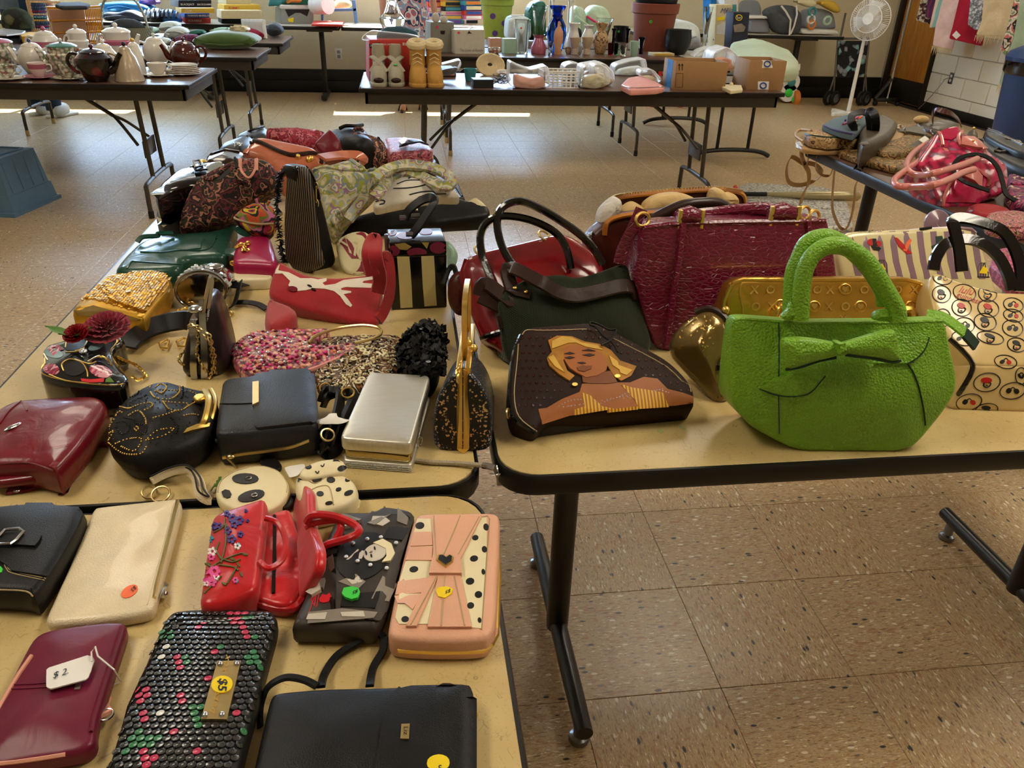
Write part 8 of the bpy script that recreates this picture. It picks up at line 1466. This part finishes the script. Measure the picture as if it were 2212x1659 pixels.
for lb,k,s,th,inner in (('clear plastic bag of striped candy canes','r','1345,740 1350,520 1420,560 1530,600 1680,560 1700,740 1560,765',.1,'pink_trim'),('clear bag of cream cloth behind the white basket','r','1940,740 1960,560 2100,535 2200,590 2212,720 2080,765',.09,'old_cream'),('clear bag of silvery ornaments beside the basket','s','20,700 10,560 110,540 190,620 200,700 100,740',.1,'kraft_paper'),('clear bag of blue and white yarn behind the pink pouch','s','180,640 200,560 320,520 460,500 480,620 320,650',.1,'white_cloth'),('clear bag with orange shredded filling behind the boxes','s','1010,560 1050,440 1160,400 1250,470 1220,600 1100,610',.14,'orange_fill'),('clear pale bag behind the first cardboard box','s','860,490 930,430 1040,400 1120,420 1030,490',.1,'white_cloth')):
    if inner=='orange_fill':M('orange_fill','#d0703a',.7,kind='wrinkle',bump=.8)
    t=soft('plastic_bag',lb,'bag',k,s,th,'film',part='film',r=.015,rc=.02,puff=.02,wr=.02,wf=20);q=c(k,s);cx,cy=sum(x for x,y in q)/len(q),max(y for x,y in q);A=t.L;t.part('contents',slab(stand(A.x,A.y+.02,TZ),[(cx+(x-cx)*.75,cy+(y-cy)*.55) for x,y in q],th*.8,.01,.02,.01,wr=.02,wf=24),inner)
t=lay('zip_pouch','pink glitter zip pouch in front of the yarn bag','pouch',c('s','240,720 300,660 420,640 540,690 620,735 560,750 320,760'),.035,'pink_satin',r=.012,rc=.02,puff=.01,wr=.005);t.part('zip_edge',t.sf.line(c('s','245,722 320,752 560,745 615,736'),.004,.001),'lilac')
p,m_=msz('r',1790,750,TZ);t=T('basket','small white plastic basket with a lattice of holes','basket',p);b0=bxo
for (xa,ya,xb,yb_) in ((-.1,0,.1,0),(-.11,.14,.11,.14),(-.1,0,-.11,.14),(.1,0,.11,.14)):
    for i in range(9):u=i/8;q=p+V((xa+(xb-xa)*u,ya+(yb_-ya)*u,0));t.part('stave',MB().box(tuple(q+V((-.004,-.003,0))),tuple(q+V((.004,.003,.085)))),'white_plastic')
    for z in (.0,.03,.06,.085):t.part('rail',MB().tube([p+V((xa,ya,z)),p+V((xb,yb_,z))],.0045,5),'white_plastic')
for lb,x0,x1,yb,yt,dx in (('open cardboard box with arrow symbols and blue tape end',690,1115,765,525,8),('open cardboard box with round blue green stickers',1310,1605,768,515,40)):
    A,B=at(*c1('s',x0,yb),TZ),at(*c1('s',x1,yb),TZ);pl=standpx(c1('s',x0,yb),c1('s',x1,yb),TZ);h=pl.P(*c1('s',x0,yt)).z-TZ;dp=.22;w=.006;t=T('cardboard_box',lb,'box',(A+B)/2);fr=MB().box((A.x,A.y,TZ),(B.x,A.y+w,TZ+h),.001);t.part('front_panel',fr,'cardboard');t.sf=SF(fr);t.part('back_panel',MB().box((A.x,A.y+dp,TZ),(B.x,A.y+dp+w,TZ+h),.001),'cardboard')
    for X in (A.x,B.x-w):t.part('side_panel',MB().box((X,A.y+w,TZ),(X+w,A.y+dp,TZ+h),.001),'cardboard')
    t.part('bottom_panel',MB().box((A.x+w,A.y+w,TZ),(B.x-w,A.y+dp,TZ+w)),'cardboard')
    if 'arrow' in lb:
        for x in (740,765):t.part('printed_arrow',t.sf.decal(c('s','%d,600 %d,560 %d,560 %d,540 %d,560 %d,560 %d,600'%(x-3,x-3,x-11,x,x+11,x+3,x+3)),.0012),'dot_black')
        t.part('printed_table',MB().tube(t.sf.path(c('s','712,625 772,625 766,745 708,745'),.001),.0012,4,True),'dot_black');t.part('blue_tape',MB().box((A.x-.001,A.y+.06,TZ),(A.x,A.y+.16,TZ+h)),'sky_nylon')
    else:
        for x,y in ((1455,730),(1490,545)):s_=t.part('sticker',t.sf.decal(c('s','%d,%d %d,%d %d,%d %d,%d'%(x-45,y-35,x+50,y-35,x+45,y+35,x-45,y+35)),.001),'paper_white');t.part('ring_logo',MB().tube(t.sf.path(ell('s',x,y,26,24),.002),.004,5,True),'c_blue',parent=s_)
bxo('small_box','small black box with a white label between the cardboard boxes','box','s',1115,1255,722,638,.1,'c_black',panel='c_white');lay('switch_plate','cream plastic case lying in front of the small black box','case',c('s','1105,740 1120,718 1270,725 1282,760 1180,772'),.02,'ivory',r=.004,rc=.005).part('knob',MB().ball(at(*c1('s',1185,720),TZ+.025),.012),'ivory')
# --- along the right: seat, duffel, toy, stroller, fan, rack, bins
def upslab(t,name,k,s,y,dep,mat,**kw):A=atY(*c1(k,*map(float,s.split()[0].split(','))),y);return t.part(name,slab(stand(A.x,y,A.z),c(k,s),dep,**kw),mat)
t=T('booster_seat','grey and white toddler booster seat with tray on the counter','seat',at(*c1('s',1430,285),TZ));upslab(t,'backrest','s','1250,40 1290,0 1410,0 1445,60 1440,150 1260,150',7.75,.05,'seat_grey',r=.015,rc=.06);upslab(t,'tray','s','1330,135 1560,140 1560,160 1330,160',7.45,.25,'white_plastic',r=.01,rc=.02);upslab(t,'base','s','1350,160 1500,165 1520,280 1340,280',7.5,.25,'seat_grey',r=.02,rc=.03)
t=T('duffel_bag','grey nylon duffel bag with white piping on the counter','bag',at(*c1('s',1660,290),TZ));A_=upslab(t,'body','s','1480,100 1560,60 1640,45 1740,50 1800,120 1790,285 1700,300 1580,290 1530,200',7.4,.2,'duffel',r=.05,rc=.06,puff=.04,wr=.03,wf=8)
for s in ('1610,50 1650,100 1690,170 1680,300','1740,45 1745,120 1720,220 1690,290'):t.part('piping',MB().tube([atY(*q,7.35) for q in c('s',s)],.01,6),'white_trim')
t=T('baby_bouncer','grey and white baby bouncer with yellow cushion and hanging toys','seat',at(*c1('s',1960,290),TZ));upslab(t,'base','s','1785,260 1810,250 2090,258 2110,295 1790,290',7.4,.3,'white_plastic',r=.015,rc=.03);upslab(t,'seat_shell','s','1830,90 1960,70 2060,110 2090,250 1810,245',7.6,.2,'seat_grey',r=.03,rc=.05);upslab(t,'cushion','s','1730,0 1900,0 1930,40 1880,70 1790,45',7.5,.12,'ivory',r=.03,rc=.05);upslab(t,'cushion','s','1925,20 2000,0 2080,10 2130,90 2100,120 1990,60',7.5,.12,'c_yellow',r=.03,rc=.05)
for x,y,m in ((1875,100,'c_teal'),(1865,165,'c_white'),(1870,210,'c_orange'),(2005,175,'mint')):t.part('hanging_toy',MB().torus(atY(*c1('s',x,y),7.38),.04,.014,(0,1,0),14,6),m)
p=at(*c1('s',1700,880),0);t=T('ride_on_toy','white toddler walker toy with green hub and orange wheel','toy',p);t.part('body',MB().box((p.x-.12,p.y,.08),(p.x+.02,p.y+.3,.3),.03),'white_plastic')
for x,y,m in ((1722,845,'c_orange'),(1665,790,'white_plastic'),(1690,700,'white_plastic'),(1645,640,'white_plastic')):q=atY(*c1('s',x,y),p.y);w_=t.part('wheel',MB().lathe([(.02,-.03),(.1,-.03),(.105,0),(.1,.03),(.02,.03)],n=18,M=Matrix.Translation(q) @ Matrix.Rotation(PI/2,4,'X' if m != 'c_orange' else 'Y')),m);t.part('hub',MB().ball(q+V((0,-.03,0)),.05,(1,.4,1)),'green_sticker' if y>750 else 'c_teal',parent=w_)
p=at(*c1('t',690,900),0);t=T('stroller','folding umbrella stroller with black raindrop print seat','stroller',p)
for x0,y0,x1,y1 in ((690,110,640,340),(625,340,580,880),(890,340,830,880),(600,640,530,850),(860,640,870,850),(630,330,890,330)):t.part('frame_tube',MB().tube([atY(*c1('t',x0,y0),p.y),atY(*c1('t',x1,y1),p.y+.02)],.012,7),'steel')
upslab(t,'seat_back','t','625,345 885,350 850,640 800,665 620,660',p.y-.02,.02,'raindrop',r=.006,rc=.02,puff=.01)
for x,y in ((590,885),(810,900),(540,850),(860,860)):q=atY(*c1('t',x,y),p.y-.02);w_=t.part('wheel',MB().lathe([(.03,-.018),(.075,-.018),(.082,0),(.075,.018),(.03,.018)],n=18,M=Matrix.Translation((q.x,q.y,.083)) @ Matrix.Rotation(PI/2,4,'X') @ Matrix.Rotation(.4,4,'Y')),'rubber');t.part('hub',MB().lathe([(.05,-.02),(.02,-.024),(.02,.024),(.05,.02)],n=14,M=Matrix.Translation((q.x,q.y,.083)) @ Matrix.Rotation(PI/2,4,'X') @ Matrix.Rotation(.4,4,'Y')),'steel',parent=w_)
p=at(*c1('t',705,985),0);t=T('pedestal_fan','white pedestal fan with round wire grille and crossed feet','fan',p);q=atY(*c1('t',905,165),p.y-.05);ax=(CAM-q);ax.z=.1;ax=(ax.normalized()+V((-.55,0,.1))).normalized();R_=.2
t.part('pole',MB().tube([p+V((0,0,.03)),V((p.x,p.y,q.z-.1))],[.022,.016],12),'white_plastic')
for a in (.3,1.87):t.part('foot',MB().box((-.22,-.025,0),(.22,.025,.04),.006,Matrix.Translation((p.x,p.y,0 if a<1 else .001)) @ Matrix.Rotation(a,4,'Z')),'white_plastic')
t.part('motor',MB().tube([q-ax*.02,q-ax*.16],[.07,.06],16),'white_plastic');t.part('neck',MB().tube([V((p.x,p.y,q.z-.14)),q-ax*.08],.02,8),'white_plastic');u_=ax.orthogonal().normalized();w_=ax.cross(u_);gr=MB()
for i in range(60):a=2*PI*i/60;d=u_*math.cos(a)+w_*math.sin(a);gr.tube([q+ax*.07+d*.05,q+ax*.06+d*.13,q+ax*.01+d*R_,q-ax*.04+d*.12],.0022,4)
t.part('wire_grille',gr,'white_plastic',kind='stuff')
for rr,z in ((R_,.01),(.13,.06)):t.part('grille_ring',MB().torus(q+ax*z,rr,.005,ax,30,6),'white_plastic')
t.part('hub_badge',MB().tube([q+ax*.065,q+ax*.08],.055,18),'white_plastic')
for i in range(3):a=2*PI*i/3;d=u_*math.cos(a)+w_*math.sin(a);e=ax.cross(d);t.part('blade',MB().grid(lambda s,v:q+ax*(.01+.03*(v-.5))+d*(.03+s*.14)+e*((v-.5)*.11*(.5+s)),5,4),'white_plastic')
solo('power_cord','thin grey cord running from the wall outlet','cord',MB().tube(cr([POUT+V((-.012,0,.01)),POUT+V((-.06,.03,-.02)),atX(*c1('t',1520,700),XR-.1),atX(*c1('t',1420,820),XR-.15),atX(*c1('t',1310,930),XR-.2)],6),.004,5),'steel',POUT)
pb=at(*c1('t',1030,905),0);yR=pb.y;xr=pb.x;rk=T('clothes_rack','rolling chrome clothes rack with black feet by the door','rack',pb);rk.part('post',MB().tube([pb+V((0,0,.03)),pb+V((0,0,1.75))],.016,10),'chrome');far=pb+V((-.1,-3.2,0));rk.part('post',MB().tube([far+V((0,0,.03)),far+V((0,0,1.75))],.016,10),'chrome');rk.part('rail',MB().tube([pb+V((0,0,1.72)),far+V((0,0,1.72))],.014,10),'chrome')
for b in (pb,far):
    rk.part('foot_bar',MB().box((b.x-.16,b.y-.03,.05),(b.x+.16,b.y+.03,.09),.008),'black_metal');rk.part('brace',MB().tube([b+V((-.15,0,.08)),b+V((0,0,.3))],.022,6),'black_metal')
    for s in (-1,1):rk.part('caster',MB().ball(b+V((s*.14,0,.03)),.03),'rubber')
M('crochet','#cbb9a0',.9,kind='cells',scale=40,pal=['#cbb9a0','#4a2a30','#d8cdb8','#7a4a50']);M('pink_scarf','#e6c4bc',.85,kind='wrinkle',bump=.3);M('red_scarf','#a80f2c',.8,kind='wrinkle',bump=.2);M('grey_lace','#b8bcc0',.85,kind='cells',scale=50,pal=['#c4c6c8','#8a8e98','#cfd0d0']);M('tan_scarf','#cdb48c',.85,kind='wrinkle',bump=.3);M('floral_scarf','#b89a8a',.8,kind='paisley',scale=10,pal=['#c9b39a','#2a2a28','#c06a60','#d9c9b0','#7a8a60']);M('sage_scarf','#9aa888',.85,kind='wrinkle',bump=.3);M('rainbow','#d9c3b0',.9,kind='stripes',scale=8,col2='#8ab8b0',var=.5)
for i,(lb,s,m,fr) in enumerate((('brown and cream crochet scarf','1345,-60 1440,-60 1420,210 1285,175','crochet',0),('purple and navy knit scarf','1400,-60 1470,-60 1440,160 1365,150','purple_cloth',0),('pastel striped scarf with cream tassels','1470,-60 1540,-60 1470,230 1400,240','rainbow',1),('pale pink gauze scarf with fringe','1540,-60 1680,-60 1640,250 1600,420 1430,390 1460,200','pink_scarf',1),('deep red shawl with a white tag','1670,-60 1780,-60 1800,240 1875,310 1850,395 1570,330 1600,230','red_scarf',0),('white and grey lace scarf','1760,-60 1900,-60 1880,230 1800,260 1730,210','grey_lace',0),('tan gauze scarf with a lavender border','1870,-60 2140,-60 2110,120 2080,310 1800,300 1850,180','tan_scarf',1),('black and coral floral scarf','2140,-60 2230,-60 2200,150 2100,380 2050,480 2010,420 2060,260','floral_scarf',0),('long sage green scarf reaching the bin','2190,-60 2320,-60 2300,300 2130,560 2080,740 1995,720 2050,520 2120,330','sage_scarf',1))):
    f_=.04+i*.058;A=pb.lerp(far,f_);yw=math.degrees(math.atan2(far.y-pb.y,far.x-pb.x))+35;pl=stand(A.x,A.y,1.0,yw);t=T('scarf',lb+' hanging from the rack','scarf',pl.P(*c1('t',*map(float,s.split()[-2].split(',')))),'scarves on the rack');mb=slab(pl,c('t',s),.02,.006,.02,.004,wr=.02,wf=9);t.part('cloth',mb,m);q=pl.P(*c1('t',*map(float,s.split()[0].split(','))));t.part('hanger_hook',MB().tube(cr([q,V((q.x,q.y,q.z)).lerp(A+V((0,0,1.7)),.5),A+V((0,0,1.735))],4),.003,5),'chrome')
    if fr:
        g=MB();P_=[pl.P(*x) for x in c('t',' '.join(s.split()[-3:-1]))] if i != 8 else [pl.P(*c1('t',1995,720)),pl.P(*c1('t',2080,740))]
        for j in range(26):b=P_[0].lerp(P_[1],j/25);g.tube([b,b+V((random.uniform(-.01,.01),0,-random.uniform(.04,.1)))],[.004,.001],4)
        t.part('fringe',g,'fleece',kind='stuff')
    if i==4:t.part('tag',SF(mb).decal(c('t','1600,300 1635,262 1672,300 1635,335'),.003),'paper_white')
p=V((4.96,4.6,0));t=T('trash_can','tall dark blue trash can with domed lid and black liner','bin',p);t.part('can',MB().lathe([(.24,0),(.25,.02),(.3,.74),(.31,.75),(.27,.74),(.22,.03),(0,.03)],p,32),'can_blue');t.part('liner',MB().lathe([(.305,.66),(.318,.68),(.32,.76),(.3,.78)],p,32),'black_gloss');t.part('lid',MB().lathe([(.32,.76),(.325,.79),(.3,.83),(.2,.88),(.08,.9),(0,.9)],p,32),'can_blue')
t=T('storage_tote','upturned slate blue plastic storage tote on the floor','bin',at(40,440,0));tz=.3;A=at(32,470,0);B=at(128,428,0);d_=(B-A).normalized();n_=V((-d_.y,d_.x,0));Lx,Ly=(B-A).length,.55
def ring(z,ins):return [A+d_*ins+n_*ins+V((0,0,z)),B-d_*ins+n_*ins+V((0,0,z)),B-d_*ins+n_*(Ly-ins)+V((0,0,z)),A+d_*ins+n_*(Ly-ins)+V((0,0,z))]
t.part('shell',MB().hexa(ring(.02,.012)+ring(.31,.05)),'bin_blue');t.part('rim',MB().hexa(ring(0,-.01)+ring(.022,-.01)),'bin_blue');t.part('step',MB().hexa(ring(.02,.004)+ring(.11,.016)),'bin_blue');t.part('base_ridge',MB().tube([x+V((0,0,.0)) for x in ring(.312,.09)],.008,6,True),'bin_blue')
for k in range(4):q=ring(.12,.02)[0]+d_*(Lx*(k+.5)/4.4);t.part('rib',MB().hexa([q,q+d_*.018,q+d_*.018+n_*.02,q+n_*.02]+[x+n_*.026+V((0,0,.17)) for x in (q,q+d_*.018,q+d_*.018+n_*.02,q+n_*.02)]),'bin_blue')
t=T('play_chair','small red plastic child chair behind the folding table','chair',at(1440,232,0));q=t.L;t.part('seat',MB().box((q.x-.16,q.y,.24),(q.x+.16,q.y+.28,.27),.01),'c_red')
for a,b in ((-.14,.02),(.14,.02),(-.14,.26),(.14,.26)):t.part('leg',MB().tube([q+V((a*1.15,b,0)),q+V((a,b,.25))],[.03,.022],8),'c_red')
for a in (-.1,-.03,.04,.11):t.part('back_slat',MB().box((q.x+a-.02,q.y+.26,.27),(q.x+a+.02,q.y+.28,.52),.006),'c_red')
# --- more oddments that crowd the back tables
for nm,lb,ct,k,s,th,m,y in (('blanket','grey blue striped blanket folded behind the black cooking pot','blanket','s','650,330 660,230 720,175 830,180 920,230 935,330 930,420 760,420',.2,'white_cloth',5.6),('blanket','pale grey blanket beside the pillow carton','blanket','s','800,430 810,340 900,310 940,350 930,430',.15,'seat_grey',5.3),('folded_cloth','navy and white folded cloth behind the white pitcher','cloth','D','1110,600 1120,440 1180,420 1240,450 1230,600',.12,'navy_nylon',5.2),('folded_cloth','blue striped linens behind the clear vase','cloth','D','110,620 130,270 300,240 470,270 480,600',.2,'white_cloth',5.6),('folded_cloth','teal balloon shaped bundle behind the lantern','cloth','D','420,560 430,180 500,60 600,10 700,40 700,560',.2,'emerald',5.8),('plush_toy','cream crocheted figures piled on the step stool','toy','q','1330,75 1340,20 1400,0 1490,10 1500,70',.12,'fleece',7.4),('folded_cloth','purple cloth lying on the blue nylon jacket','cloth','B','940,60 960,10 1240,5 1260,60 1100,80',.1,'c_purple',7.6),('folded_cloth','yellow and white print cloth right of the mint cloth','cloth','q','430,270 470,235 560,228 620,250 600,285',.1,'c_cream',4.85),('paper_stack','loose white papers lying behind the yarn coil','paper','r','1240,640 1260,610 1340,605 1350,660',.05,'paper_white',3.3)):soft(nm,lb,ct,k,s,th,m,y=y,extra=' '.join(s.split()[1:3]))
for lb,k,s,th,inner,y in (('clear bag over a dark lidded cup behind the white basket','r','1800,700 1820,560 1900,535 1980,560 1990,700',.1,'c_black',3.2),('clear bag holding a maroon trinket box','r','1950,660 1980,570 2060,560 2110,600 2120,660',.08,'wine_leather',3.15),('clear bag of white ornaments behind the silvery one','s','-20,640 0,560 60,530 130,560 150,640',.1,'white_cloth',3.2),('clear cellophane wrap around the boxed set','r','725,600 740,560 930,510 940,560 880,640 760,650',.08,'c_black',3.1),('clear bag of coiled ribbon beside the pink pouch','s','400,650 420,600 520,590 600,680 560,720',.07,'fleece',3.1)):
    t=soft('plastic_bag',lb,'bag',k,s,th,'film',y=y,part='film',r=.012,rc=.02,puff=.015,wr=.02,wf=20);q=c(k,s);cx,cy=sum(x for x,_ in q)/len(q),max(b for _,b in q);t.part('contents',slab(stand(t.L.x,t.L.y+.02,TZ),[(cx+(x-cx)*.7,cy+(b-cy)*.55) for x,b in q],th*.8,.01,.02,.01,wr=.015,wf=24),inner)
for lb,x0,x1,yb,yt,m,pn in (('flat magazine bundle lying by the cooking pot',520,700,478,455,'c_cream','c_yellow'),('green handled tool box by the terracotta pot',525,630,440,400,'emerald',None)):bxo('small_box',lb,'box','s',x0,x1,yb,yt,.1,m,panel=pn)
for lb,x0,x1,yb,yt,m in (('light blue pack of wipes behind the booster seat',1010,1120,60,-10,'sky_nylon'),('white pack of diapers behind the booster seat',1125,1240,70,-10,'c_white')):bxo('carton',lb,'box','s',x0,x1,yb+240,yt,.15,m,panel='c_teal')
V_('vase','tall clear glass cone standing by the white and blue carton','s',945,430,70,120,'flare','glass_clear');V_('jar','small dark marble egg beside the bisque bud vases','D',1015,800,90,720,'round','sand_art');V_('trinket_dish','small white flowered dish by the peach candle','r',1215,462,105,415,'round','china_floral','dish');V_('candle_holder','hexagonal clear glass between the bisque bud vases','D',1190,845,80,710,'flare','glass_clear','glass')
